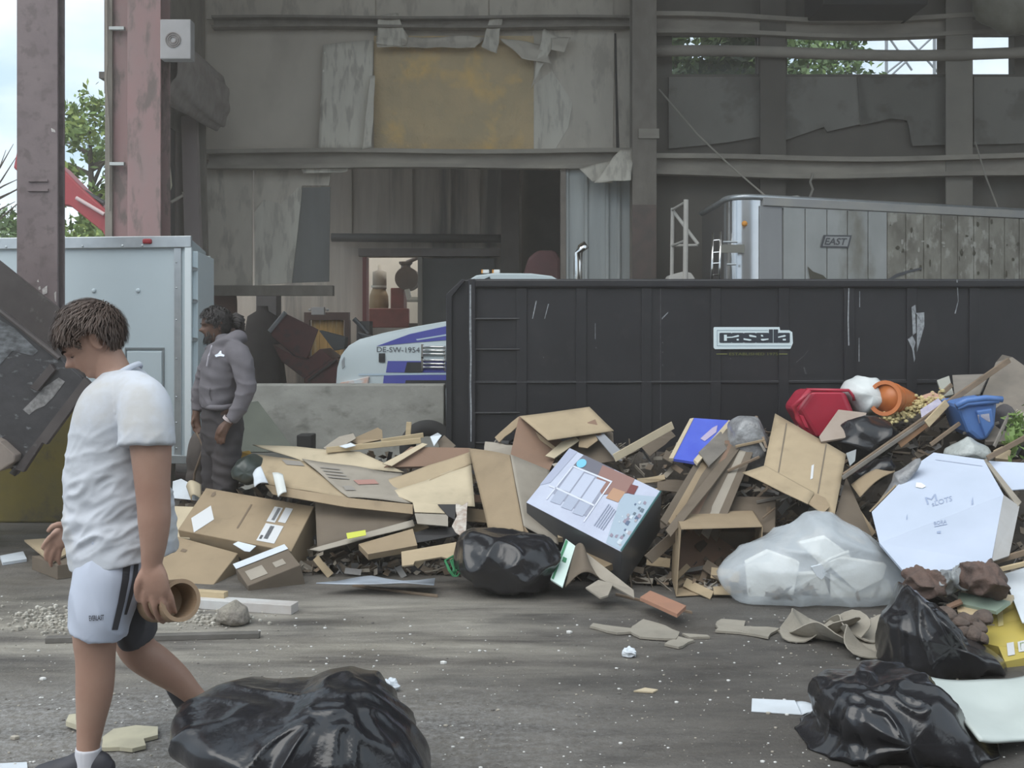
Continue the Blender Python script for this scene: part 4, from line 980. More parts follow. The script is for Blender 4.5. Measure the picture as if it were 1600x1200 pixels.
# the dark mass of shredded rubbish underneath
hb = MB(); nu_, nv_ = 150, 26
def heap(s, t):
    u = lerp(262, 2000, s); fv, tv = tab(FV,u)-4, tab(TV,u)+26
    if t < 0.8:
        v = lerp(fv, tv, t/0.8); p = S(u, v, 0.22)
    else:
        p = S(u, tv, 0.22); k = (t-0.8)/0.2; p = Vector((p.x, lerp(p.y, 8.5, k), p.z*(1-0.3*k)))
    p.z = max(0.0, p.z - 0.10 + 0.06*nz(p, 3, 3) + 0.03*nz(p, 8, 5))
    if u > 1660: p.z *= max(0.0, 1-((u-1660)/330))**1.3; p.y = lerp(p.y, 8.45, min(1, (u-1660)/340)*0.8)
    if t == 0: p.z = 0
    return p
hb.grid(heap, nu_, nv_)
r = random.Random(5)
for k in range(2600):
    u = r.uniform(280, 1650); fv, tv = tab(FV,u), tab(TV,u)+22
    v = lerp(fv, tv, r.random()); p = S(u, v, r.uniform(0.10, 0.22))
    p.z = max(0.03, p.z-0.05)
    a = Vector((r.gauss(0,1), r.gauss(0,0.6), r.gauss(0,0.5))).normalized(); b = a.cross(Vector((r.gauss(0,1), r.gauss(0,1), r.gauss(0,1)))).normalized()
    L, w = r.uniform(0.03,0.14), r.uniform(0.01,0.05)
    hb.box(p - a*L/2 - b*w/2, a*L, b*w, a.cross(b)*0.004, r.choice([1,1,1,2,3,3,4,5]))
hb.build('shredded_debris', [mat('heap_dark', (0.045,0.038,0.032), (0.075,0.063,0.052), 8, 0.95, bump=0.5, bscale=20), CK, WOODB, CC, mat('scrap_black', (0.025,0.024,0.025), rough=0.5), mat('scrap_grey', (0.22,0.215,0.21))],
         label='dark shredded debris under the boxes of the rubbish pile', cat='debris', kind='stuff')

# --- left end
r_, fr = carton((322,762,-0.06), (491,791,-0.04), (311,834,-0.10), 0.42, CB, 'long brown carton with barcode labels and a diamond sticker, resting on other boxes')
face_poly('diamond_sticker', fr, [(0.05,0.72),(0.145,0.38),(0.245,0.66),(0.15,1.0)], LABEL, r_)
face_rect('barcode_label', fr, 0.68, 0.16, 0.755, 0.50, LABEL, r_); face_rect('barcode_label', fr, 0.775, 0.14, 0.84, 0.47, LABEL, r_); face_rect('barcode_label', fr, 0.685, 0.54, 0.84, 0.92, LABEL, r_)
for k in range(7): face_rect('barcode', fr, 0.715+k*0.004, 0.18, 0.717+k*0.004, 0.46, INK, r_, -0.005)
for k in range(9): face_rect('barcode', fr, 0.735+k*0.004, 0.58, 0.7375+k*0.004, 0.86, INK, r_, -0.005)
face_rect('barcode_text', fr, 0.70, 0.80, 0.72, 0.88, INK, r_, -0.005)
face_poly('printed_arrow', fr, [(0.085,0.10),(0.105,0.05),(0.125,0.12),(0.115,0.18),(0.09,0.18)], BOXINK, r_)
face_rect('printed_line', fr, 0.47, 0.2, 0.485, 0.75, BOXINK, r_)
o, a, b, c = fr
MB().add([o+c*0.25+a*0.12-b.normalized()*0.004, o+c*0.25+a*0.33-b.normalized()*0.004, o+c*0.45+a*0.33-b.normalized()*0.004, o+c*0.45+a*0.12-b.normalized()*0.004], [[0,1,2,3]]).build('shipping_label', LABEL, r_)
MB().add([o-a.normalized()*0.004+c*0.1, o-a.normalized()*0.004+c*0.1+b*0.5, o-a.normalized()*0.004+c*0.3+b*0.5, o-a.normalized()*0.004+c*0.3], [[0,1,2,3]]).build('tape', TAPE, r_)
r_, fr = carton((267,790,0.02), (318,792,0.0), (278,840,0.0), 0.3, CL, 'pale carton with loose papers on top, behind the walking man')
sheet('paper_sheet', [(270,752),(283,748),(314,764),(311,782),(269,778)], PAPER, 'folded white paper on the pale carton behind the walking man', 'paper', 0.004, off=0.05)
patch('paper_sheet', [(292,760),(314,758),(314,780),(300,782)], CL, 'curled tan packing paper on the pale carton behind the walking man', 'paper', bow=0.05, off=-0.02)
r_, fr = carton((277,838,-0.02), (372,864,-0.02), (262,906,-0.02), 0.35, CB, 'plain brown carton on the floor under the long labelled carton')
face_rect('printed_mark', fr, 0.22, 0.25, 0.3, 0.32, BOXINK, r_)
r_, fr = carton((366,884,-0.12), (446,853,-0.12), (382,917,-0.12), 0.2, CK, 'small dark carton with a white edge, tilted on its corner by the floor')
face_rect('white_edge', fr, -0.01, -0.06, 1.0, 0.20, PAPER, r_, -0.006)
face_rect('shipping_label', fr, 0.1, 0.42, 0.42, 0.86, CC, r_); face_rect('barcode_label', fr, 0.6, 0.5, 0.8, 0.75, CC, r_)
sheet('paper_scrap', [(364,850),(372,846),(400,853),(390,862),(382,861)], PAPER, 'crumpled white paper scrap under the long labelled carton', 'paper', 0.004, off=-0.1)
# big flattened cartons on top
fl = thing('flattened_carton', 'wide flattened carton with grey printed panel, topmost on the left half of the pile', 'box', S(520, 760))
patch('tan_panel', [(393,709,-0.1),(476,722,-0.1),(546,778,-0.28),(420,758,-0.25)], CA, parent=fl, wav=0.01, nu=10, nv=6)
patch('printed_panel', [(472,718,-0.12),(628,741,-0.08),(642,786,-0.26),(544,778,-0.29)], CC, parent=fl, wav=0.015, nu=12, nv=6, seed=3)
sheet('front_lip', [(414,757,-0.28),(546,778,-0.30),(645,788,-0.28),(645,803,-0.27),(540,792,-0.29),(426,772,-0.27)], CB, parent=fl)
patch('flap', [(395,695,-0.02),(562,706,0.0),(632,738,-0.06),(478,723,-0.06)], CL, parent=fl, wav=0.012, nu=12, nv=5, seed=5)
pp = [o for o in fl.children if o.name.startswith(('printed_panel','tan_panel'))]
M_prt = mat('faded_red_print', (0.36,0.20,0.17), rough=0.8); M_prg = mat('faded_grey_print', (0.26,0.24,0.215), rough=0.8)
decal('red_print', [[(553,735),(590,734),(598,742),(560,744)]], pp, M_prt, fl, 0.006); decal('red_print', [[(552,751),(585,750),(592,757),(560,758)]], pp, M_prt, fl, 0.006)
decal('grey_print', [[(520,722),(590,728),(600,732),(525,730)]], pp, M_prg, fl, 0.006); decal('grey_print', [[(535,760),(550,760),(556,767),(540,767)]], pp, M_prg, fl, 0.006)
decal('grey_print', [[(440,719),(470,722),(476,729),(448,727)]], pp, M_prg, fl, 0.006)
for k in range(4): decal('grey_print', [[(500+k*4,730+k*5),(530+k*5,733+k*5),(531+k*5,735+k*5),(501+k*4,732+k*5)]], pp, M_prg, fl, 0.006)
patch('plastic_wrap', [(395,740,-0.34),(407,728,-0.34),(422,762,-0.36),(402,768,-0.36)], PAPER, 'white crumpled plastic hanging over the long labelled carton corner', 'plastic', bow=0.015, wav=0.09, seed=4)
patch('plastic_wrap', [(426,738,-0.34),(442,742,-0.34),(447,766,-0.36),(434,772,-0.36)], mat('clear_wrap', (0.6,0.62,0.6), rough=0.15), 'clear plastic strip stuck to the edge of the flattened carton', 'plastic', bow=0.012, wav=0.06, seed=6)
# wood and boards on top, left
def plank(u0, v0, u1, v1, w, m, label, off=0.0, off2=None, th=0.02, group=None, name='wood_plank', cat='plank'):
    a, b = S(u0,v0,off), S(u1,v1,off if off2 is None else off2); d = (b-a); up = Vector((0,0,1)); sd = d.cross(Vector((0,1,0))).normalized()
    if sd.z < 0: sd = -sd
    wd = w/F*a.y
    return MB().box(a, d, sd*wd, Vector((0,1,0))*th).build(name, m, label=label, cat=cat, group=group, bevel=0.003)
plank(510,708,658,693,9, WOODL, 'long pale timber plank on top of the left half of the pile', off=-0.05)
plank(596,694,662,684,8, WOODL, 'short pale timber offcut lying above the long pale plank', off=0.02)
plank(641,684,643,660,8, WOODL, 'upright pale stick beside the black container end', off=0.05)
sheet('cardboard_scrap', [(505,700),(530,682),(552,677),(556,685),(520,706)], CC, 'grey torn cardboard scrap beside the long pale plank', 'cardboard', off=0.0, jag=0.004)
sheet('cardboard_lid_piece', [(545,688),(590,668),(597,672),(598,686),(560,694)], CB, 'brown cardboard lid on top of the pile by the barrier', 'cardboard', th=0.02, off=0.05)
sheet('cardboard_scrap', [(530,697),(548,692),(556,696),(540,700)], PAPER, 'small white card scrap on the long pale plank', 'cardboard', off=-0.1)
sheet('brown_board', [(600,730),(642,698),(735,700),(738,724),(690,728)], CD, 'red-brown cardboard wedge in the middle of the pile top', 'cardboard', off=-0.05, th=0.02)
sheet('cardboard_scrap', [(672,682),(684,676),(690,680),(678,697)], PAPER, 'small pale blue and white card piece in front of the container end', 'cardboard', off=-0.05)
sheet('cardboard_scrap', [(684,690),(694,680),(712,696),(706,702),(688,702)], CK, 'dark brown carton corner beneath the pale blue card piece', 'cardboard', off=0.0, th=0.03)
sheet('cardboard_strip', [(598,724),(660,692),(668,694),(612,728)], CL, 'thin cream cardboard strip slanting beside the red-brown wedge', 'cardboard', off=-0.1)
patch('cardboard_sheet', [(580,759,-0.12),(734,707,-0.05),(737,726,-0.1),(612,774,-0.2)], CA, 'long folded tan cardboard strip rising to the standing carton', 'cardboard', wav=0.01)
patch('cardboard_sheet', [(606,772,-0.2),(736,724,-0.1),(742,792,-0.2),(655,788,-0.3)], CL, 'pale tan cardboard sheet spread below the folded strip', 'cardboard', wav=0.015, seed=4)
ob = thing('crushed_box', 'small crushed pale box with a dark opening, in the middle of the pile', 'box', S(680, 800, -0.2))
sheet('lid', [(645,785,-0.3),(706,790,-0.3),(700,802,-0.32),(648,800,-0.32)], CL, parent=ob); sheet('front', [(648,802,-0.32),(700,804,-0.32),(700,822,-0.32),(652,818,-0.32)], CC, parent=ob)
sheet('opening', [(684,788,-0.33),(712,788,-0.31),(711,812,-0.31),(700,806,-0.33)], mat('scrap_black', (0.025,0.024,0.025)), parent=ob)  # black sheet put where the box is only dark inside
sheet('torn_paper', [(712,786),(722,790),(731,784),(729,812),(724,840),(712,832),(706,822),(714,806)], mat('speckled_paper', (0.5,0.47,0.42), (0.30,0.23,0.19), 26, 0.8), 'torn speckled paper hanging by the standing carton', 'paper', off=-0.32, jag=0.006)
# standing carton with two panels
st = thing('standing_carton', 'tall opened tan carton standing with two panels folded out, mid pile', 'box', S(800, 845, -0.2))
patch('panel', [(733,701,-0.12),(797,712,-0.30),(822,848,-0.36),(764,830,-0.25)], CB, parent=st, wav=0.006, bow=0.01)
patch('panel', [(797,711,-0.30),(858,736,-0.12),(872,852,-0.2),(818,822,-0.36)], CC, parent=st, wav=0.006, seed=3)
sheet('flap', [(764,830,-0.25),(822,848,-0.36),(840,852,-0.3),(818,820,-0.36)], CB, parent=st)
sp = [o for o in st.children if o.name.startswith('panel')]
decal('creased_tear', [[(742,747),(758,743),(775,744),(775,750),(758,747),(744,750)]], sp, CL, st, 0.004)
# open box at the top
A_, B2, D2 = S(812,650,-0.05), S(922,637,0.0), S(797,712,-0.1)
jb = thing('open_carton', 'open brown carton with its lid flap raised, against the black container', 'box', S(870, 700))
sheet('panel', [(811,650,-0.05),(797,713,-0.1),(858,736,-0.1),(880,690,-0.05)], CD, parent=jb)
patch('lid_flap', [(812,651,-0.08),(921,637,0.0),(959,674,-0.15),(856,689,-0.3)], CA, parent=jb, wav=0.006)
sheet('inner_flap', [(818,660,-0.02),(870,700,-0.12),(878,712,-0.12),(822,672,-0.02)], CB, parent=jb)
sheet('panel', [(870,704,-0.02),(925,655,-0.02),(958,676,-0.05),(960,720,-0.02),(900,730,-0.02)], CK, parent=jb)
for k, (q, m_, lb) in enumerate(((((852,712),(878,690),(900,683),(905,688),(866,716)), CL, 'thin torn cream strip in front of the open brown carton'),
        (((905,684),(918,670),(926,668),(934,688),(918,700),(904,698)), CB, 'crumpled brown cardboard knob by the open brown carton'),
        (((926,675),(938,672),(970,704),(972,720),(962,718)), mat('film_grey', (0.25,0.26,0.28), rough=0.3), 'grey plastic film strip behind the printed picture box'),
        (((918,660),(930,655),(940,680),(925,682)), CD, 'dark red-brown flap beside the open brown carton'),
        (((862,725),(900,716),(905,740),(880,742)), CC, 'grey-brown card piece between the standing carton and picture box'))):
    sheet('cardboard_scrap', q, m_, lb, 'cardboard', off=-0.15, th=0.008)
# lower left: shade of the hollow put into the dark cardboard colour
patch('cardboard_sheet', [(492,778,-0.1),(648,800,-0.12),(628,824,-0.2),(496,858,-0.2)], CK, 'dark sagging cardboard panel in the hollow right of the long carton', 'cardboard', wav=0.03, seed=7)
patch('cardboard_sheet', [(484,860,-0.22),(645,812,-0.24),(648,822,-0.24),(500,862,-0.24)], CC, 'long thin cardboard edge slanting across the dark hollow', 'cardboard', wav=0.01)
sheet('cardboard_lid_piece', [(560,850,-0.25),(645,826,-0.25),(652,852,-0.25),(575,866,-0.25)], CB, 'upturned brown carton lid in the dark hollow', 'cardboard', th=0.05)
sheet('lime_sticker', [(541,833),(571,828),(572,836),(543,842)], mat('lime_yellow', (0.52,0.55,0.08)), 'small lime yellow sticker on the dark cardboard', 'sticker', off=-0.32, th=0.003)
sheet('cardboard_scrap', [(627,862),(718,846),(720,862),(705,874),(690,870),(648,877),(646,882),(628,884)], CA, 'tan carton flap with a notch, low beside the small black bag', 'cardboard', off=-0.3, th=0.012)
sheet('cardboard_scrap', [(630,836),(662,828),(720,822),(716,836),(640,850)], mat('scrap_black', (0.025,0.024,0.025)), 'black plastic film above the notched tan flap', 'plastic', off=-0.22)
mb = MB()
for k in range(7):
    a = r.uniform(-0.05,0.05); mb.tube([S(712+k*0.8,866,-0.3), S(702+k*2,876,-0.36)+Vector((a,0,0)), S(704+k*2,892,-0.34)+Vector((a*0.5,0,0)), S(708+k,901,-0.3)], 0.006, 5)
mb.build('green_twine', mat('green_twine', (0.02,0.16,0.06)), label='tangled green twine beside the small black bag', cat='twine')
patch('plastic_strip', [(494,912,-0.3),(580,903,-0.2),(680,906,-0.2),(678,915,-0.3)], mat('pale_blue_film', (0.40,0.45,0.52), (0.3,0.33,0.37), 5, 0.3), 'pale blue plastic film strip lying on the floor before the pile', 'plastic', wav=0.03, nu=20, nv=4)
plank(550,917,684,934,4, WOODB, 'thin brown stick on the floor below the blue plastic strip', name='wood_stick', cat='stick')
# --- middle
# printed picture box
r_, fr = carton((890,701,-0.42), (1034,769,-0.46), (852,801,-0.46), 0.34, mat('dark_print', (0.06,0.065,0.07), (0.09,0.09,0.095), 4, 0.35), 'glossy picture box showing a wire storage rack, tipped in the middle of the pile', name='picture_box')
M_pf = mat('print_lilac', (0.42,0.45,0.56), (0.50,0.54,0.65), 3, 0.35); face_rect('printed_face', fr, 0.005, 0.0, 0.995, 1.0, M_pf, r_)
def fp(name, pts, c, off): face_poly(name, fr, pts, mat(name+str(c), c, rough=0.4), r_, off)
fp('printed_wall', [(0.16,0.0),(0.5,0.0),(0.5,0.28),(0.14,0.3)], (0.14,0.14,0.17), -0.005)
fp('printed_shade', [(0.0,0.0),(0.09,0.0),(0.07,0.6),(0.0,0.7)], (0.36,0.39,0.50), -0.0055)
fp('printed_basket', [(0.38,0.02),(0.72,0.0),(0.74,0.24),(0.55,0.42),(0.42,0.30)], (0.26,0.15,0.13), -0.006)
fp('printed_basket', [(0.60,0.26),(0.72,0.24),(0.72,0.42),(0.60,0.44)], (0.42,0.25,0.16), -0.0065)
fp('printed_shadow', [(0.15,0.24),(0.52,0.20),(0.56,0.80),(0.16,0.72)], (0.27,0.29,0.37), -0.0055)
for k in range(3):
    s0 = 0.165+k*0.12; fp('printed_drawer', [(s0,0.25),(s0+0.105,0.23),(s0+0.115,0.60),(s0+0.01,0.62)], (0.46,0.50,0.61), -0.0065)
    fp('printed_drawer', [(s0+0.01,0.64),(s0+0.115,0.62),(s0+0.12,0.82),(s0+0.02,0.84)], (0.36,0.40,0.50), -0.0065)
for q in ([(0.14,0.22),(0.55,0.18),(0.55,0.205),(0.14,0.245)], [(0.14,0.62),(0.56,0.60),(0.56,0.625),(0.14,0.645)], [(0.14,0.22),(0.152,0.22),(0.152,0.84),(0.14,0.84)], [(0.545,0.18),(0.557,0.18),(0.57,0.88),(0.558,0.88)], [(0.08,0.64),(0.15,0.63),(0.15,0.65),(0.08,0.66)]):
    fp('printed_rail', q, (0.60,0.63,0.72), -0.0075)
fp('printed_button', [(0.20+0.045*math.cos(k*0.4), 0.14+0.075*math.sin(k*0.4)) for k in range(16)], (0.18,0.50,0.68), -0.009)
fp('printed_mug', [(0.72,0.10),(0.79,0.08),(0.80,0.22),(0.73,0.24)], (0.16,0.05,0.05), -0.0075)
fp('printed_counter', [(0.70,0.28),(0.99,0.10),(0.99,0.99),(0.84,0.99)], (0.34,0.42,0.50), -0.0055)
for k in range(26):
    s0, t0 = r.uniform(0.80,0.95), r.uniform(0.16,0.92); q = r.uniform(0.012,0.035)
    fp('printed_item', [(s0,t0),(s0+q,t0+r.uniform(-.02,.02)),(s0+q*1.1,t0+q*2),(s0,t0+q*1.8)], r.choice([(0.12,0.16,0.2),(0.5,0.56,0.62),(0.25,0.22,0.28),(0.36,0.33,0.36),(0.1,0.14,0.22)]), -0.0065-0.0001*k)
for k in range(5): fp('printed_text_line', [(0.655+k*0.022,0.50+0.01*k),(0.663+k*0.022,0.50+0.01*k),(0.668+k*0.022,0.86),(0.66+k*0.022,0.86)], (0.24,0.27,0.36), -0.0075)
fp('printed_teal_edge', [(0.985,0.0),(0.999,0.0),(0.999,1.0),(0.985,1.0)], (0.02,0.10,0.10), -0.009)
o, a, b, c = fr; bn = b.normalized()
MB().add([o+a*0.35+c*0.3-bn*0.003, o+a*0.72+c*0.3-bn*0.003, o+a*0.72+c*0.36-bn*0.003, o+a*0.35+c*0.36-bn*0.003], [[0,1,2,3]]).build('plastic_glare', TAPE, r_)
MB().add([o+a*0.86+c*0.35-bn*0.003, o+a*0.97+c*0.35-bn*0.003, o+a*0.97+c*0.75-bn*0.003, o+a*0.86+c*0.75-bn*0.003], [[0,1,2,3]]).build('tape', mat('shiny_tape', (0.7,0.7,0.68), rough=0.15), r_)
plank(962,722,1054,670,13, CL, 'pale slotted cardboard strip sticking up behind the picture box', off=-0.25, off2=-0.1, th=0.012, name='slotted_strip', cat='cardboard')
# blue box and the stack of folded boxes leaning behind the picture box
bl = thing('blue_box', 'bright blue printed box leaning at the top of a stack of folded cartons', 'box', S(1090, 700))
M_blue = mat('blue_print', (0.075,0.11,0.55), (0.10,0.15,0.62), 4, 0.4)
blf = sheet('front', [(1083,653,-0.1),(1142,657,-0.05),(1086,722,-0.35),(1048,716,-0.35)], M_blue, parent=bl, th=0.02)
sheet('edge_strip', [(1139,656,-0.07),(1144,660,-0.07),(1090,724,-0.37),(1084,718,-0.37)], CL, parent=bl, th=0.02)
sheet('edge_strip', [(1078,654,-0.11),(1084,653,-0.11),(1052,716,-0.36),(1045,716,-0.36)], CL, parent=bl, th=0.02)
decal('printed_patch', [[(1113,669),(1121,665),(1119,676),(1101,690),(1094,686)]], [blf], mat('lilac_patch', (0.42,0.36,0.50)), blf, 0.004)
sheet('side_panel', [(1141,660,-0.06),(1160,678,-0.05),(1108,728,-0.3),(1092,706,-0.36)], WOODG, parent=bl, th=0.01)
tints = [CK, CB, CK, CD, CK, CC, CK]
for k in range(7):
    u0 = 1092+k*11; m_ = tints[k]
    q = [(u0+8, 700-k*4, -0.28+0.03*k), (u0+20+k*2, 704-k*5, -0.24+0.03*k), (1042+k*13, 820+k*4, -0.30+0.03*k), (1032+k*12, 812+k*3, -0.34+0.03*k)]
    sheet('folded_carton', q, m_, ('first', 'second', 'third', 'fourth', 'fifth', 'sixth', 'seventh')[k] + ' flattened carton from the picture box in the leaning stack', 'box', th=0.015, group='folded cartons under the blue box')
sheet('cardboard_sheet', [(1148,690,-0.1),(1165,676,-0.1),(1168,684,-0.1),(1112,760,-0.3),(1048,838,-0.42),(1040,828,-0.42)], CK, 'dark leaning cardboard sheet, outermost of the folded stack', 'cardboard', th=0.01)
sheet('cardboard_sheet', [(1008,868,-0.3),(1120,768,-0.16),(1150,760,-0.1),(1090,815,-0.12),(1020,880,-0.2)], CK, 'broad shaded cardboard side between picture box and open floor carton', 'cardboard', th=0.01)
# black and clear bags, panel with green print
gp = thing('printed_flap_box', 'collapsed carton with a white and green printed end, beside the small black bag', 'box', S(920, 920, -0.2))
gpf = sheet('printed_end', [(884,842,-0.32),(899,853,-0.32),(879,917,-0.36),(860,905,-0.36)], mat('mint_white', (0.58,0.72,0.68)), parent=gp, th=0.01)
decal('green_band', [[(884,843.5),(887.5,846),(865,906),(862,904)]], [gpf], mat('print_green', (0.05,0.22,0.11)), gpf, 0.003)
decal('green_band', [[(880,870),(886,873),(884,880),(878,877)]], [gpf], mat('print_green', (0.05,0.22,0.11)), gpf, 0.003)
sheet('long_flap', [(901,853,-0.32),(914,862,-0.32),(990,922,-0.36),(991,934,-0.36),(938,904,-0.33),(918,884,-0.32)], CC, parent=gp, th=0.01)
patch('curled_flap', [(899,855,-0.3),(918,880,-0.3),(936,905,-0.3),(884,918,-0.36)], CK, parent=gp, bow=0.08)
sheet('torn_end', [(915,918,-0.36),(935,906,-0.36),(958,912,-0.36),(950,930,-0.36),(938,934,-0.36)], CC, parent=gp, th=0.01)
sheet('cardboard_scrap', [(868,822),(900,824),(904,840),(872,840)], CA, 'small tan cardboard block under the picture box corner', 'cardboard', off=-0.25, th=0.04)
sheet('cardboard_scrap', [(905,842),(955,860),(960,880),(935,890),(905,862)], CB, 'brown carton side under the picture box', 'cardboard', off=-0.2, th=0.05)
plank(962,931,1082,960,4, WOODB, 'thin dark stick lying on the floor in front of the open carton', name='wood_stick', cat='stick')
# open floor carton and box behind
r_, fr = carton((1118,775,0.05), (1213,776,0.05), (1108,830,0.0), 0.3, CK, 'dark closed carton behind the open floor carton')
face_rect('printed_mark', fr, 0.85, 0.3, 0.92, 0.45, BOXINK, r_)
o, a, b = P(1063,826,6.75), P(1192,822,6.9)-P(1063,826,6.75), P(1056,932,6.62)-P(1063,826,6.75)
open_box(o, a, b, Vector((0.03,0.42,0.03)), CB, 'open brown carton lying on its side on the floor, mouth to the front', minside=CD)
# grey pouch of scraps
def blob(name, outline, d, T, m, label=None, cat=None, amp=0.02, seed=1.0, n=120, mrows=44, floor=True, parent=None, sc1=5.0, sc2=14.0, pw=0.8, yc=0.0, group=None, pull=None):
    """an inflated soft shape whose silhouette follows the outline; its belly is T thick"""
    cu = sum(p[0] for p in outline)/len(outline); cv = sum(p[1] for p in outline)/len(outline)
    segs = list(zip(outline, outline[1:]+outline[:1]))
    def R(phi):
        dx, dy = math.cos(phi), math.sin(phi); best = 0
        for (x1,y1), (x2,y2) in segs:
            ex, ey = x2-x1, y2-y1; det = dx*(-ey) + dy*ex
            if abs(det) < 1e-9: continue
            t = ((x1-cu)*(-ey) + (y1-cv)*ex)/det; s = (dx*(y1-cv) - dy*(x1-cu))/det
            if t > 0 and -1e-6 <= s <= 1+1e-6: best = max(best, t)
        return best
    Rs = [R(2*math.pi*k/n) for k in range(n)]
    Rs = [0.5*Rs[k]+0.25*Rs[k-1]+0.25*Rs[(k+1) % n] for k in range(n)]
    Rm = sum(Rs)/n
    h_ = n//6; Rw = [sum(Rs[(k+j) % n] for j in range(-h_, h_+1))/(2*h_+1) for k in range(n)]
    mb = MB()
    def fn(s, t):
        k = int(round(s*n)) % n; phi = 2*math.pi*k/n; th = (t-0.5)*math.pi*0.996
        w_ = max(0.0, math.cos(th))**0.7
        rr = lerp(Rw[k], Rs[k], w_)*max(0.0, math.cos(th))**pw
        tl = lerp(1.0, min(1.3, Rs[k]/Rm), w_)
        p = P(cu + rr*math.cos(phi), cv + rr*math.sin(phi), d) + Vector((0, 0.5*T*math.sin(th)*(0.75+0.25*tl) + yc*rr, 0))
        q = p
        if pull is not None:
            e = p - pull; L_ = e.length + 0.02; eh = e/L_; q = eh*(0.68 if T > 0.3 else 0.35) + p*0.25; pf = 0.5 + 0.5*abs(math.sin(th))
        else: pf = 1.0
        w = amp*pf*(0.8*ridge(q, sc1, seed)**3 + 0.15*ridge(q, sc2*0.75, seed+4)*(0.3+1.4*abs(nz(p, 2.0, seed+2))) + 0.015*ridge(q, sc2*2.1, seed+9) + 0.7*nz(p, 2.5, seed))
        nrm = Vector((math.cos(phi)*math.cos(th), math.sin(th), -math.sin(phi)*math.cos(th)))
        p = p + nrm*w
        if floor and p.z < 0.004: p.z = 0.004
        return p
    rows_ = [[fn(i/n, j/mrows) for i in range(n)] for j in range(mrows+1)]
    for row in rows_: mb.v.extend(row)
    for j in range(mrows):
        for i in range(n): mb.f.append([j*n+i, j*n+(i+1) % n, (j+1)*n+(i+1) % n, (j+1)*n+i]); mb.m.append(0)
    mb.f.append([i for i in range(n)][::-1]); mb.m.append(0)
    mb.f.append([mrows*n+i for i in range(n)]); mb.m.append(0)
    ob_ = mb.build(name, m, parent, label=label, cat=cat, smooth=True, group=group)
    sm = ob_.modifiers.new('soften', 'SMOOTH'); sm.iterations = 3; sm.factor = 0.5
    return ob_
M_bag = mat('black_bin_bag', (0.010,0.010,0.012), (0.015,0.015,0.018), 5, 0.24, spec=0.6, bump=0.30, bscale=15, bdetail=6)
M_pouch = mat('grey_film', (0.30,0.31,0.32), (0.16,0.16,0.165), 9, 0.25, bump=0.5, bscale=25)
blob('plastic_pouch', [(1140,664),(1160,650),(1185,652),(1198,690),(1196,730),(1170,742),(1142,738),(1136,700)], pd(1168,700)-0.02, 0.3, M_pouch, 'bulging grey plastic pouch of scraps between the blue box and tan carton', 'bag', 0.03, 3, 80, 30, floor=False)
for k, (q, m_) in enumerate((((1138,738,1188,716), WOODB), ((1170,664,1194,706), WOODG), ((1150,700,1196,690), CB), ((1184,650,1200,700), WOODB))):
    plank(*q, 4, m_, ('thin brown lath at the foot of the grey plastic pouch', 'weathered grey lath across the top of the grey pouch', 'tan lath crossing the middle of the grey pouch', 'dark lath between the grey pouch and the tan opened carton')[k], off=-0.2, name='wood_lath', cat='lath', group='laths round the grey pouch')
sheet('paper_scrap', [(1128,742),(1140,734),(1150,738),(1142,748)], PAPER, 'white paper scrap below the grey plastic pouch', 'paper', off=-0.15)
# the big tan opened carton
tc = thing('opened_carton', 'large tan opened carton with scored folds, leaning above the clear bag', 'box', S(1260, 780))
tcm = patch('main_panel', [(1211,647,-0.15),(1322,711,-0.2),(1304,806,-0.38),(1190,746,-0.3)], CA, parent=tc, wav=0.004)
patch('lower_flap', [(1160,739,-0.3),(1196,728,-0.3),(1272,770,-0.36),(1262,789,-0.46)], CA, parent=tc, wav=0.01, seed=3)
sheet('torn_corner', [(1262,786,-0.44),(1274,771,-0.4),(1290,778,-0.4),(1296,792,-0.42),(1286,802,-0.42)], CB, parent=tc, jag=0.003)
M_sc = mat('scored_line', (0.16,0.13,0.095))
decal('score_line', [[(1228,661),(1230,662),(1216,748),(1214,747)]], [tcm], M_sc, tcm, 0.002); decal('score_line', [[(1290,694),(1292,695),(1279,772),(1277,771)]], [tcm], M_sc, tcm, 0.002)
decal('tape_glint', [[(1268,728),(1272,726),(1270,748),(1266,750)]], [tcm], LABEL, tcm, 0.003); decal('tape_glint', [[(1230,758),(1234,756),(1234,764),(1230,766)]], [tcm], LABEL, tcm, 0.003)
sheet('cardboard_sheet', [(1322,745,-0.1),(1368,850,-0.3),(1304,810,-0.32)], CK, 'dark triangular cardboard flap beside the tan opened carton', 'cardboard')
sheet('cardboard_sheet', [(1305,800,-0.2),(1340,790,-0.2),(1368,832,-0.25),(1350,850,-0.3),(1310,830,-0.25)], CB, 'brown cardboard piece behind the clear bag top', 'cardboard', off=0.05)
# --- right part
W = thing('white_carton', 'large white carton with handwriting, standing in the right of the pile', 'box', S(1480, 890, -0.4))
dW = [(1459,707,-0.3),(1537,718,-0.3),(1568,773,-0.38),(1549,877,-0.55),(1420,902,-0.6),(1374,848,-0.52),(1362,800,-0.45),(1440,720,-0.32)]
wf = sheet('front_panel', dW, CW, parent=W, th=0.02)
sheet('side_panel', [(1568,773,-0.38),(1593,791,-0.25),(1577,868,-0.42),(1550,877,-0.55)], mat('grey_white_card', (0.42,0.42,0.42), (0.36,0.35,0.34), 4), parent=W, th=0.01)
sheet('brown_side', [(1440,719,-0.3),(1360,800,-0.43),(1374,790,-0.3),(1446,722,-0.2)], CB, parent=W, th=0.01)
sheet('top_edge', [(1537,718,-0.28),(1542,717,-0.26),(1596,784,-0.25),(1590,792,-0.27)], CC, parent=W, th=0.01)
Wt = [wf]; M_pen = mat('blue_pencil', (0.30,0.36,0.50))
text_decal('handwriting', 'M', [(1445,778),(1462,772),(1465,783),(1449,789)], Wt, M_pen, wf, 0.003)
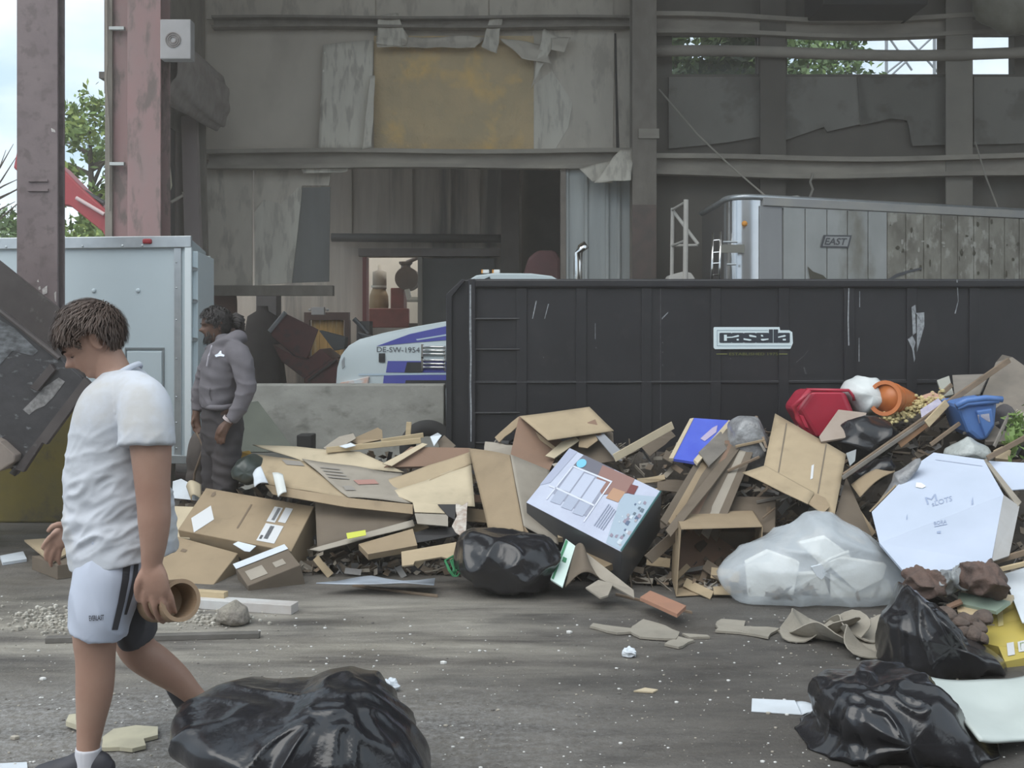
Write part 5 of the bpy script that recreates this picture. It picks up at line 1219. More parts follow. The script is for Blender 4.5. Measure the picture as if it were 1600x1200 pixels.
text_decal('handwriting', 'sLOTS', [(1455,785),(1487,775),(1488,783),(1457,792)], Wt, M_pen, wf, 0.003)
text_decal('printed_words', 'BORA', [(1459,816),(1479,812),(1479,818),(1460,821)], Wt, M_pen, wf, 0.003)
decal('printed_rule', [[(1460,823),(1480,819),(1480,820),(1460,824)]], Wt, M_pen, wf, 0.003); decal('printed_mark', [[(1464,831),(1470,830),(1470,834),(1464,834)]], Wt, M_pen, wf, 0.003)
decal('pen_mark', [[(1518,784),(1520,776),(1521,788),(1518,790)]], Wt, M_pen, wf, 0.003); decal('pen_mark', [[(1416,808),(1418,803),(1418,812),(1416,813)]], Wt, M_pen, wf, 0.003)
decal('foam_scrap', [[(1432,755),(1440,756),(1447,761),(1441,764),(1431,762)]], Wt, mat('bright_scrap', (0.85,0.86,0.8)), wf, 0.006)
decal('fold_crease', [[(1462,718),(1535,728),(1535,729),(1462,719)]], Wt, mat('crease_blue', (0.42,0.47,0.58)), wf, 0.003)
sheet('white_flap_sheet', [(1541,720),(1600,723),(1630,740),(1625,762),(1576,766),(1560,745)], CW, 'white card flap sticking out past the white carton', 'cardboard', off=-0.22)
# clear bag of foam and paper
M_clear = mat('milky_clear_bag', (0.76,0.82,0.87), (0.66,0.72,0.77), 4, 0.2, transp=0.52, bump=0.5, bscale=10)
clear_out = [(1122,898),(1130,878),(1160,858),(1196,842),(1240,820),(1258,805),(1290,805),(1340,824),(1372,850),(1400,880),(1418,910),(1406,940),(1360,945),(1200,946),(1150,938),(1128,918)]
blob('clear_plastic_bag', clear_out, 6.62, 0.62, M_clear, 'big milky clear plastic bag full of white foam on the floor', 'bag', 0.035, 5, 150, 50, sc1=3.5, sc2=10)
M_foam = mat('white_foam', (0.84,0.84,0.78), rough=0.8)
for k, q in enumerate([[(1290,880),(1312,872),(1386,884),(1380,905),(1340,925)], [(1300,900),(1340,925),(1390,908),(1398,935),(1300,942)], [(1165,880),(1200,862),(1250,880),(1240,930),(1170,935)], [(1250,850),(1290,840),(1330,870),(1290,890)], [(1225,900),(1285,895),(1300,938),(1230,940)]]):
    MB().prism([P(u,v,6.60+0.03*k) for u, v in q], (0,0.04,0.01)).build('foam_sheet', M_foam, label='flat white foam piece inside the clear bag, ' + ('upper one at the right end', 'lower one at the right end', 'at the left end', 'topmost one', 'lower one in the middle')[k], cat='foam', group='foam pieces inside the clear bag', bevel=0.004)
MB().tube([P(1272,888,6.34), P(1300,872,6.34), P(1326,862,6.36)], 0.01, 8).build('plastic_stick', M_foam, label='thin white plastic stick on the clear bag', cat='stick')
MB().prism([P(1268,886,6.30), P(1284,882,6.30), P(1292,896,6.30), P(1284,906,6.30), P(1276,900,6.30)], (0,0.02,0)).build('paper_scrap', PAPER, label='white paper flake stuck to the front of the clear bag', cat='paper')
# red tote
rt = thing('red_tote', 'red plastic storage tote lying tipped at the top of the pile', 'tote', S(1290, 670))
M_rt = mat('red_plastic', (0.40,0.022,0.05), (0.34,0.02,0.045), 3, 0.32)
dd = 7.95
def tp(u, v, o_): return P(u, v, dd+o_)
mouth = [tp(1238,640,-0.02), tp(1262,609,0.05), tp(1280,680,-0.06), tp(1246,652,-0.06)]
loop_a = [tp(1241,636,0), tp(1264,610,0.1), tp(1258,612,0.45), tp(1240,640,0.5), tp(1256,690,0.45), tp(1272,684,-0.02), tp(1250,660,-0.1)]
tb2 = MB().prism([tp(1246,640,-0.05), tp(1266,612,-0.05), tp(1322,612,-0.05), tp(1338,650,-0.05), tp(1300,684,-0.05), tp(1272,684,-0.05)], (0,0.42,0)).build('body', M_rt, rt, bevel=0.035)
tb2.modifiers['bevel'].segments = 3
MB().tube([tp(1264,609,-0.08), tp(1240,636,-0.08), tp(1246,652,-0.08), tp(1270,688,-0.08)], 0.022, 10).build('rim', M_rt, rt, smooth=True)
MB().tube([tp(1262,609,-0.03), tp(1326,610,-0.03), tp(1333,618,-0.03), tp(1334,626,-0.03)], 0.012, 10).build('base_edge', M_rt, rt, smooth=True)
MB().box(tp(1249,648,-0.11), tp(1258,668,-0.11)-tp(1249,648,-0.11), (0.03,0,-0.01), (0,0.03,0)).build('handle', M_rt, rt, bevel=0.004)
blob('white_sack', [(1313,610),(1322,594),(1345,587),(1368,592),(1384,604),(1388,630),(1372,648),(1340,650),(1328,630)], 8.05, 0.4, mat('white_sack_plastic', (0.62,0.65,0.65), (0.52,0.55,0.55), 4, 0.4, bump=0.3, bscale=12), 'rounded white plastic sack behind the red tote', 'bag', 0.02, 7, 80, 30, floor=False)
ok = thing('orange_bucket', 'orange plastic bucket lying on its side by the white sack', 'bucket', P(1395, 640, 8.0))
M_or = mat('orange_plastic', (0.50,0.155,0.04), (0.42,0.13,0.04), 4, 0.4)
ax = (P(1424,628,8.15)-P(1384,620,7.85)).normalized()
MB().tube([P(1384,622,7.82), P(1388,622,7.84), P(1402,625,7.95), P(1424,632,8.1)], [0.118,0.112,0.105,0.085], 24).build('body', M_or, ok, smooth=True)
MB().ring(P(1382,622,7.80), ax, 0.10, 0.128, 0.02, 28).build('rim', M_or, ok)
MB().ring(P(1391,623,7.88), ax, 0.10, 0.119, 0.012, 28).build('rib', M_or, ok)
# crumbled yellow foam
fb = MB()
for k in range(420):
    s = r.random(); u = lerp(1378, 1470, s)+r.gauss(0,5); v = lerp(655, 622, s)+r.gauss(0,6); p = S(u, v, -0.12+r.uniform(-0.06,0.06)); q = r.uniform(0.008,0.022)
    fb.ball(p, q, q*0.8, q*0.7, 5, 3)
fb.build('foam_crumbs', mat('yellow_foam', (0.58,0.50,0.26), (0.48,0.40,0.2), 14, 0.95), label='crumbled yellow foam debris beside the orange bucket', cat='debris', kind='stuff')
# long planks
plank(1322,748,1580,566,9, WOODB, 'longest dark timber plank rising diagonally to the top of the right pile', off=-0.3, off2=-0.1, th=0.03)
plank(1318,750,1468,646,6, WOODG, 'weathered lath under the longest diagonal plank', off=-0.34, off2=-0.22, th=0.02)
plank(1408,700,1470,652,10, mat('orange_wood', (0.34,0.19,0.10), (0.26,0.145,0.08), 5), 'broken orange-brown board beneath the longest diagonal plank', off=-0.2, th=0.02)
plank(1452,668,1484,634,12, WOODL, 'splintered pale wood end in the middle of the diagonal plank', off=-0.3, th=0.02)
plank(1456,698,1502,664,6, WOODB, 'thin brown stick pointing at the blue bin', off=-0.2, name='wood_stick', cat='stick')
plank(1450,640,1490,604,7, WOODB, 'red-brown batten beside the grey offcuts at the top right', off=-0.1, name='wood_batten')
# boards at the back right
sheet('particle_board', [(1526,640,0.05),(1556,566,0.1),(1566,554,0.1),(1582,558,0.1),(1640,600,0.1),(1640,690,0.0),(1540,690,0.0)], OSB, 'large brown particle board at the top right of the pile', 'board', th=0.03)
sheet('grey_offcut', [(1488,586,0.05),(1546,584,0.05),(1530,616,0),(1492,622,0)], WOODG, 'wide weathered plywood offcut beside the brown particle board', 'board', th=0.02)
sheet('grey_offcut', [(1464,594),(1483,587),(1490,616),(1473,620)], mat('pale_grey_board', (0.32,0.32,0.285), (0.26,0.26,0.23), 5), 'pale grey board offcut standing beside the weathered plywood', 'board', th=0.02)
sheet('cardboard_scrap', [(1440,618),(1458,612),(1490,628),(1478,640),(1452,636)], mat('salmon_card', (0.42,0.26,0.19)), 'salmon coloured card piece by the crumbled yellow foam', 'cardboard', off=-0.15)
sheet('paper_scrap', [(1438,640),(1466,622),(1476,634),(1450,654),(1440,652)], mat('lilac_print_paper', (0.45,0.43,0.5), (0.3,0.28,0.4), 14), 'crumpled lilac printed paper on the long plank', 'paper', off=-0.22)
sheet('plywood_piece', [(1310,640),(1354,645),(1350,655),(1320,684),(1283,690),(1280,682)], mat('dusty_pink_board', (0.34,0.28,0.235), (0.28,0.225,0.185), 5), 'dusty pinkish board leaning on the red tote', 'board', off=-0.22, th=0.015)
# blue bin
bb = thing('blue_bin', 'blue plastic recycling bin tipped among the planks', 'bin', S(1530, 690))
M_bb = mat('blue_plastic', (0.075,0.17,0.42), (0.10,0.20,0.46), 4, 0.38)
db_ = 7.55
MB().prism([P(1496,632,db_), P(1560,625,db_), P(1556,668,db_), P(1545,686,db_), P(1530,690,db_), P(1513,676,db_)], (0,0.35,0.02)).build('body', M_bb, bb, bevel=0.03)
MB().tube([P(1494,634,db_-0.02), P(1510,626,db_-0.02), P(1540,622,db_-0.02), P(1566,624,db_-0.02)], 0.022, 10).build('rim', M_bb, bb, smooth=True)
MB().tube([P(1496,638,db_-0.02), P(1512,631,db_-0.02), P(1560,627,db_-0.02)], 0.016, 10).build('rim_fold', M_bb, bb, smooth=True)
bp_ = MB().prism([P(1526,642,db_-0.03), P(1550,638,db_-0.03), P(1554,664,db_-0.03), P(1541,684,db_-0.03)], (0,0.04,0)).build('handle_panel', M_bb, bb, bevel=0.01)
decal('sticker', [[(1528,648),(1545,646),(1547,659),(1531,661)]], [bp_], mat('pale_sticker', (0.45,0.45,0.5), (0.3,0.3,0.4), 20), bp_, 0.004)
# torn plastic, foliage, fillers on the right
blob('plastic_film', [(1478,706),(1496,694),(1510,686),(1530,696),(1548,712),(1548,722),(1500,716),(1476,714)], 7.3, 0.25, mat('milky_film', (0.40,0.43,0.42), (0.3,0.32,0.31), 8, 0.3, bump=0.4), 'heap of torn milky plastic film behind the white carton', 'plastic', 0.03, 9, 70, 24, floor=False)
blob('crushed_black_sheet', [(1310,690),(1330,664),(1352,660),(1400,668),(1402,690),(1380,700),(1350,720),(1325,724)], pd(1355,690)-0.08, 0.28, M_bag, 'crumpled black plastic sheet under the longest diagonal plank', 'plastic', 0.05, 12, 80, 30, floor=False)
blob('crushed_black_sheet', [(1330,740),(1370,715),(1392,716),(1398,735),(1380,748),(1335,762)], pd(1360,740)-0.12, 0.2, M_bag, 'folded black plastic lying above the brown curled card by the clear bag', 'plastic', 0.03, 15, 70, 24, floor=False)
patch('cardboard_sheet', [(1330,758,-0.2),(1394,728,-0.2),(1398,738,-0.2),(1344,778,-0.25)], CB, 'curled brown card edge above the clear bag', 'cardboard', bow=0.03)
sheet('metal_scrap', [(1322,708),(1338,702),(1336,720),(1328,728)], mat('bright_metal', (0.6,0.62,0.62), rough=0.2, metal=0.8), 'shiny metal scrap under the diagonal plank', 'scrap', off=-0.25)
sheet('cardboard_sheet', [(1368,790),(1402,742),(1430,722),(1440,722),(1390,790)], CC, 'grey-brown card strip behind the white carton edge', 'cardboard', off=-0.12)
blob('clear_wrap_bundle', [(1370,800),(1384,770),(1400,740),(1440,712),(1444,718),(1410,760),(1384,800)], 7.05, 0.12, M_pouch, 'narrow crumpled clear wrap along the edge of the white carton', 'plastic', 0.02, 17, 70, 20, floor=False)
pl = MB()
for k in range(120):
    p = S(1588+r.gauss(0,9), 675+r.gauss(0,16), -0.2+r.uniform(-0.05,0.05)); a = Vector((r.gauss(0,1), r.gauss(0,0.5), r.gauss(0,1))).normalized(); b = a.cross(Vector((r.gauss(0,1),r.gauss(0,1),r.gauss(0,1)))).normalized()
    L = r.uniform(0.02,0.05); pl.add([p-a*L, p+b*L*0.4, p+a*L, p-b*L*0.4], [[0,1,2,3]])
pl.build('weed_foliage', leaf_mat('leaf_green', (0.17,0.26,0.07), (0.12,0.20,0.05)) if 'leaf_mat' in globals() else mat('leaf_green', (0.17,0.26,0.07), (0.12,0.20,0.05), 1.2, 0.6), label='pulled green weeds beside the blue bin', cat='weeds', kind='stuff')
blob('dark_fabric', [(1556,640),(1572,630),(1592,660),(1590,700),(1560,690),(1550,665)], 7.75, 0.25, mat('dark_fabric', (0.05,0.047,0.05), (0.08,0.075,0.08), 6, 0.9), 'dark fabric bundle between the blue bin and the weeds', 'fabric', 0.02, 19, 60, 20, floor=False)
plank(1545,720,1640,668,8, WOODB, 'brown timber crossing the picture edge below the weeds', off=-0.3, name='wood_batten')
sheet('cardboard_scrap', [(1552,704),(1566,697),(1580,704),(1576,718),(1556,716)], CA, 'tan broken foam block below the blue bin', 'cardboard', off=-0.2, th=0.05)
plank(1556,700,1580,648,5, WOODG, 'thin grey stick standing by the weeds', off=-0.2, name='wood_stick', cat='stick')
# --- lower right
dbag = 5.25
blob('black_bin_bag', [(1382,1040),(1384,990),(1382,965),(1398,950),(1410,912),(1416,905),(1422,930),(1446,936),(1470,960),(1496,1000),(1540,1006),(1568,1030),(1570,1052),(1480,1058),(1400,1060)], 5.3, 0.55, M_bag, 'black bin bag slumped below the white carton', 'bag', 0.055, 21, 150, 60, sc1=4.5, pull=P(1412,880,5.1))
blob('black_bin_bag', [(1246,1164),(1275,1145),(1288,1128),(1276,1096),(1280,1070),(1310,1058),(1370,1062),(1400,1060),(1440,1058),(1470,1090),(1500,1130),(1530,1160),(1562,1182),(1440,1184),(1300,1178)], 4.32, 0.62, M_bag, 'black bin bag at the lower right under the pale foam sheet', 'bag', 0.055, 23, 160, 64, sc1=5, pull=P(1335,1025,4.1))
patch('foam_roll', [(1434,1052),(1640,1046),(1660,1120),(1530,1156)], mat('pale_green_foam', (0.50,0.55,0.53), (0.45,0.50,0.48), 3, 0.7), 'pale grey-green foam sheet draped over the lower right black bag', 'foam', th=0.012, off=-0.3, bow=0.06, wav=0.02, nu=24, nv=16)
sheet('yellow_carton', [(1526,980),(1578,940),(1600,945),(1640,960),(1640,1020),(1570,1034),(1560,1010),(1524,1002)], mat('yellow_card', (0.50,0.40,0.09), (0.44,0.36,0.10), 4, 0.6), 'yellow printed carton with two white labels, lower right', 'box', off=-0.1, th=0.05)
yc_ = [bpy.data.objects['yellow_carton']]
decal('white_label', [[(1573,1006),(1584,1004),(1586,1024),(1575,1026)]], yc_, LABEL, yc_[0], 0.004); decal('white_label', [[(1590,1004),(1606,1000),(1606,1018),(1592,1020)]], yc_, LABEL, yc_[0], 0.004)
decal('tape', [[(1558,956),(1567,952),(1568,978),(1560,980)]], yc_, mat('yellow_tape', (0.58,0.5,0.25), rough=0.3), yc_[0], 0.004)
text_decal('printed_letter', 'F', [(1594,1006),(1600,1005),(1600,1016),(1595,1017)], yc_, mat('label_green', (0.2,0.26,0.12)), yc_[0], 0.006)
sheet('white_flyer', [(1568,897),(1610,884),(1650,890),(1650,985),(1597,972)], PAPER, 'white sheet with faint print leaning over the yellow carton', 'paper', off=-0.2, th=0.006)
lb2 = sheet('cream_board', [(1506,918),(1584,930),(1578,940),(1500,926)], CL, 'cream topped green board stacked by the yellow carton', 'board', off=-0.25, th=0.02)
sheet('green_face', [(1498,925,-0.28),(1578,939,-0.28),(1556,955,-0.28),(1496,942,-0.28)], mat('sage_green', (0.25,0.32,0.26)), parent=lb2, th=0.02)
sheet('brown_batten', [(1494,945),(1548,955),(1530,965),(1496,955)], WOODL, 'short tan wooden block under the cream topped green board', 'plank', off=-0.25, th=0.03)
plank(1520,892,1640,858,9, WOODB, 'brown plank end below the white carton', off=-0.35, off2=-0.4)
plank(1530,902,1640,876,7, WOODL, 'tan plank lying under the brown plank end', off=-0.38, off2=-0.4)
M_rag = mat('brown_rag', (0.13,0.085,0.07), (0.07,0.052,0.045), 8, 0.9, bump=0.5)
blob('brown_rag', [(1416,918),(1424,898),(1440,890),(1452,898),(1466,892),(1476,906),(1462,914),(1466,926),(1438,930)], 5.9, 0.16, M_rag, 'dark brown rag by the top of the slumped black bag', 'rag', 0.09, 31, 90, 30, floor=False, sc1=4, pull=P(1440,888,5.9))
blob('brown_rag', [(1512,910),(1520,888),(1536,892),(1552,886),(1566,906),(1556,914),(1560,924),(1530,920)], 5.75, 0.16, M_rag, 'dark brown rag bundle beside the white flyer', 'rag', 0.09, 33, 90, 30, floor=False, sc1=4, pull=P(1540,884,5.75))
blob('grey_rag', [(1458,914),(1470,896),(1490,892),(1500,884),(1514,898),(1516,918),(1496,922),(1480,930),(1464,924)], 5.85, 0.12, mat('grey_rag', (0.28,0.30,0.31), (0.16,0.17,0.18), 12, 0.5), 'crumpled blue-grey plastic between the two brown rags', 'plastic', 0.08, 35, 90, 30, floor=False, sc1=5, pull=P(1490,884,5.85))
for k, (u, v) in enumerate(((1480,960),(1496,972),(1512,966),(1528,980),(1500,986),(1516,992),(1538,966),(1486,984),(1530,996))):
    blob('earth_clod', [(u+r.uniform(8,13)*math.cos(a_), v+r.uniform(5,9)*math.sin(a_)) for a_ in [x*0.7 for x in range(9)]], 5.55-0.004*(v-960), 0.12, mat('brown_earth', (0.12,0.09,0.075), (0.07,0.055,0.048), 14, 0.95, bump=0.8), 'small brown earthy clump behind the slumped black bag', 'earth', 0.03, 37+k, 36, 14, floor=False, sc1=9, group='earthy clumps behind the slumped black bag')
for k, q in enumerate(([(1440,905),(1470,899),(1474,903),(1446,911)], [(1470,926),(1496,915),(1500,919),(1476,931)], [(1478,945),(1500,935),(1504,941),(1482,950)], [(1430,925),(1445,917),(1452,925),(1438,933)])):
    sheet('torn_strip', q, (WOODL, CL, CD, CC)[k], ('pale splinter across the dark brown rag', 'cream strip under the blue-grey plastic', 'red-brown scrap below the blue-grey plastic', 'grey scrap at the neck of the slumped black bag')[k], 'scrap', off=-0.32, th=0.01)
# --- small black bag mid pile and the near bag
blob('black_bin_bag', [(716,880),(722,842),(740,830),(800,838),(850,842),(868,862),(870,895),(850,915),(790,918),(740,908),(720,895)], 6.78, 0.5, M_bag, 'small black bin bag under the standing carton, mid pile', 'bag', 0.05, 25, 130, 50, sc1=5)
blob('black_bin_bag', [(278,1140),(276,1112),(300,1094),(318,1090),(420,1090),(470,1082),(505,1066),(545,1060),(580,1072),(612,1106),(640,1132),(662,1170),(676,1215),(680,1240),(400,1250),(330,1250),(350,1180),(300,1160)], 3.72, 0.75, M_bag, 'largest black bin bag, cut by the bottom edge, behind which the man steps', 'bag', 0.045, 27, 200, 80, sc1=4.5, sc2=12, pull=P(545,1015,3.5))
# --- things lying on the floor
def flat(name, pts, m, label, cat, th=0.008, jag=0.0, lift=0.0, seed=1, curl=0.0, group=None):
    q = [G(u, v) for u, v in pts]; rr = random.Random(seed); out = []
    for a, b in zip(q, q[1:]+q[:1]):
        n = max(1, int((b-a).length/0.05)) if jag else 1
        for k in range(n):
            p = a.lerp(b, k/n)
            if jag: p = p + Vector((rr.gauss(0,jag), rr.gauss(0,jag), 0))
            out.append(p)
    c = sum(out, Vector())/len(out)
    out = [Vector((p.x, p.y, lift + curl*(p-c).length**2 + 0.002)) for p in out]
    return MB().prism(out, (0,0,th)).build(name, m, label=label, cat=cat, group=group)
flat('cardboard_sheet', [(38,868),(118,862),(170,872),(170,890),(118,884),(80,905)], CA, 'tan printed cardboard lying on the floor behind the walking man hand', 'cardboard', th=0.012, lift=0.10)
flat('cardboard_sheet', [(50,890),(90,906),(180,892),(180,880)], CK, 'dark cardboard under the tan printed piece on the floor', 'cardboard', th=0.09)
flat('paper_sheet', [(0,873),(36,866),(42,878),(4,884)], PAPER, 'white sheet on the floor at the far left', 'paper', th=0.02)
def strip(name, u0, v0, u1, v1, w, h, m, label, cat):
    a, b = G(u0,v0), G(u1,v1); d = b-a; s = Vector((-d.y, d.x, 0)).normalized()*w
    return MB().box(a, d, s, (0,0,h)).build(name, m, label=label, cat=cat, bevel=0.003)
strip('metal_channel', 70, 1006, 405, 998, 0.05, 0.03, mat('dark_channel', (0.09,0.085,0.075), (0.14,0.13,0.12), 6, 0.6), 'long dark metal channel lying across the floor behind the man legs', 'channel')
strip('white_trim', 285, 950, 455, 961, 0.10, 0.055, mat('white_trim', (0.55,0.56,0.56), (0.45,0.42,0.4), 4, 0.5), 'white vinyl trim length on the floor by the grey rubble lump', 'trim piece')
strip('timber_batten', 280, 945, 350, 950, 0.05, 0.09, WOODL, 'short tan batten beside the white vinyl trim', 'plank')
blob('rubble_lump', [(342,968),(348,950),(364,943),(384,950),(388,968),(370,976)], 6.05, 0.2, mat('grey_rubble', (0.26,0.24,0.2), (0.2,0.18,0.16), 12, 0.95, bump=0.8), 'grey plaster rubble lump on the floor in front of the white trim', 'rubble', 0.02, 41, 60, 24)
flat('orange_board', [(1000,958),(1016,947),(1072,972),(1058,986)], mat('terracotta', (0.36,0.185,0.12), (0.31,0.165,0.11), 6), 'orange-brown board piece propped on torn cardboard on the floor', 'board', th=0.02, lift=0.07)
CG = card('cardboard_dirty', (0.30,0.275,0.23))
for k, (q, lb) in enumerate((([(920,982),(928,978),(990,986),(992,992),(960,992)], 'narrow torn grey cardboard, leftmost of the floor scraps by the orange board'), ([(980,990),(1004,972),(1030,978),(1060,992),(1056,1004),(1000,1000)], 'torn grey cardboard under the orange board'),
        ([(1034,1010),(1060,998),(1086,1004),(1058,1015)], 'small torn cardboard in front of the orange board'), ([(1066,994),(1106,996),(1106,999),(1076,1000)], 'thin torn sliver beside the orange board'),
        ([(1120,976),(1128,972),(1162,974),(1164,982),(1216,986),(1200,1000),(1160,992),(1118,990)], 'large torn card sheet lying alone on the dark floor'), ([(1216,988),(1250,984),(1262,990),(1240,998)], 'small torn card beside the white paper ball'))):
    flat('torn_cardboard', q, CG, lb, 'cardboard', th=0.012, jag=0.006, curl=0.12, seed=k)
for k, q in enumerate(([(1262,1008),(1290,992),(1336,994),(1330,1008),(1290,1018)], [(1290,1000),(1340,988),(1390,990),(1392,1004),(1330,1010)], [(1322,1020),(1380,1004),(1396,1014),(1386,1032),(1350,1030)], [(1248,1000),(1280,988),(1300,994),(1276,1004)])):
    a = [G(u,v) for u, v in q]; c = sum(a, Vector())/len(a); mb = MB()
    def fn(s, t, c=c, k=k):
        an = s*2*math.pi; rx = 0.17*(1+0.25*math.sin(3*an+k)); p = c+Vector((math.cos(an)*rx*t*1.1, math.sin(an)*rx*t*0.8, 0)); p.z = 0.01+0.06*t*t*(1+math.sin(2*an+k))+0.015*nz(p,12,k); return p
    mb.grid(fn, 36, 8, 0.006); mb.build('curled_cardboard', CG, label='curled dirty cardboard scrap by the slumped black bag, ' + ('second from the left', 'topmost at the back', 'nearest the bag', 'leftmost and smallest')[k], cat='cardboard', group='curled scraps by the slumped black bag')
def crumb(u, v, rr_, m, label, cat='paper', name='paper_ball', seed=1):
    p = G(u, v); mb = MB()
    def fn(s, t):
        a, b = s*2*math.pi, t*math.pi; q = Vector((math.sin(b)*math.cos(a), math.sin(b)*math.sin(a), math.cos(b)*0.7)); q = q*rr_*(1+0.5*nz(q, 2.5, seed)); w = p+q+Vector((0,0,rr_*0.6)); w.z = max(0.003, w.z); return w
    mb.grid(fn, 14, 10); return mb.build(name, m, label=label, cat=cat)
crumb(983, 1026, 0.035, PAPER, 'crumpled white tissue on the floor below the orange board', seed=2)
crumb(608, 1080, 0.04, PAPER, 'crumpled white tissue on the floor beyond the largest black bag', seed=5)
crumb(1262, 992, 0.035, PAPER, 'white paper ball among the floor cardboard scraps', seed=8)
flat('card_sliver', [(990,1082),(1008,1077),(1028,1080),(1020,1084)], CL, 'tiny cream sliver alone on the dark floor', 'cardboard', th=0.006)
fl1 = flat('white_paper', [(1175,1093),(1242,1096),(1252,1118),(1174,1113)], PAPER, 'white paper rectangle with a curled tail on the near floor', 'paper', th=0.003)
a = [G(1242,1096), G(1252,1118)]
patch('curl', [(1243,1097,0.0),(1288,1116,-0.02),(1288,1124,-0.02),(1253,1118,0.0)], PAPER, parent=fl1, bow=-0.02, th=0.003, nu=8, nv=3)
flat('torn_plaster', [(156,1160),(178,1146),(215,1141),(250,1142),(246,1156),(224,1160),(228,1172),(210,1178),(158,1176)], mat('cream_plasterboard', (0.48,0.45,0.33), (0.4,0.37,0.28), 9), 'torn cream plasterboard piece behind the man near foot', 'plaster', th=0.015, jag=0.006, curl=0.2)
flat('torn_plaster', [(100,1140),(108,1128),(120,1127),(122,1146)], mat('cream_plasterboard', (0.48,0.45,0.33)), 'small cream plaster flake just left of the man ankle', 'plaster', th=0.02, jag=0.004, lift=0.01)
flat('white_card', [(-20,1196),(42,1193),(44,1210),(-20,1214)], PAPER, 'white card at the bottom left corner', 'paper', th=0.004)
# loose grit: rubble by the man, and crumbs everywhere
gb = MB()
for k in range(520):
    u, v = (r.gauss(80,38), r.gauss(970,11)) if k < 330 else (r.gauss(320,40), r.gauss(968,7))
    p = G(u, v); q = abs(r.gauss(0,0.007))+0.003; gb.ball(p+Vector((0,0,q*0.5)), q, q, q*0.8, 5, 3, 0 if r.random() < 0.8 else 1)
gb.build('plaster_rubble', [mat('rubble_grey', (0.33,0.31,0.27), rough=0.95), mat('rubble_pale', (0.5,0.48,0.43), rough=0.95)], label='crumbled plaster rubble spread on the floor behind the man', cat='rubble', kind='stuff')
gb = MB()
for k in range(1900):
    v = 930 + 300*r.random()**1.3; u = r.uniform(-20, 1620)
    if v < 960 and u > 400: continue
    p = G(u, v); q = abs(r.gauss(0,0.0026))+0.0013
    if r.random() < 0.035: q *= 2.0
    gb.ball(p+Vector((0,0,q*0.4)), q*1.3, q, q*0.6, 5, 3, r.choice([0,0,1,1,2]))
gb.build('floor_litter', [mat('crumb_white', (0.62,0.62,0.6)), mat('crumb_tan', (0.36,0.33,0.28)), mat('crumb_dark', (0.14,0.13,0.12))], label='tiny pale crumbs of litter scattered over the whole floor', cat='litter', kind='stuff')
# unremarkable scraps that fill the gaps of the pile
for k in range(70):
    u = r.uniform(500, 1630); fv, tv = tab(FV,u), tab(TV,u)+14; v = lerp(fv-8, tv, r.random())
    w, h, an = r.uniform(16,52), r.uniform(8,22), r.uniform(-0.9,0.9); ca, sa = math.cos(an), math.sin(an)
    q = [(u+x*ca-y*sa, v+x*sa+y*ca, r.uniform(-0.02,0.05)) for x, y in ((-w/2,-h/2),(w/2,-h/2*r.uniform(0.6,1)),(w/2,h/2),(-w/2,h/2*r.uniform(0.6,1)))]
    if any(p[1] > fv-2 for p in q): continue
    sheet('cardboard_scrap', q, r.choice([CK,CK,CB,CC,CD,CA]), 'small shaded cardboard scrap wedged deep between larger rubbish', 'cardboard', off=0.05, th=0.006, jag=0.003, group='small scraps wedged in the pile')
for k in range(26):
    u = r.uniform(1180, 1640); fv, tv = tab(FV,u), tab(TV,u)+14; v = lerp(fv-60, tv, r.random())
    an = r.gauss(-0.5,0.5); L = r.uniform(25,70)
    plank(u, v, u+L*math.cos(an), v+L*math.sin(an), r.uniform(2.5,5), r.choice([WOODB,WOODG,WOODB,WOODL]), 'thin splinter of wood wedged deep in the right of the pile', off=r.uniform(-0.06,0.04), th=0.012, name='wood_splinter', cat='splinter', group='splinters wedged in the pile')

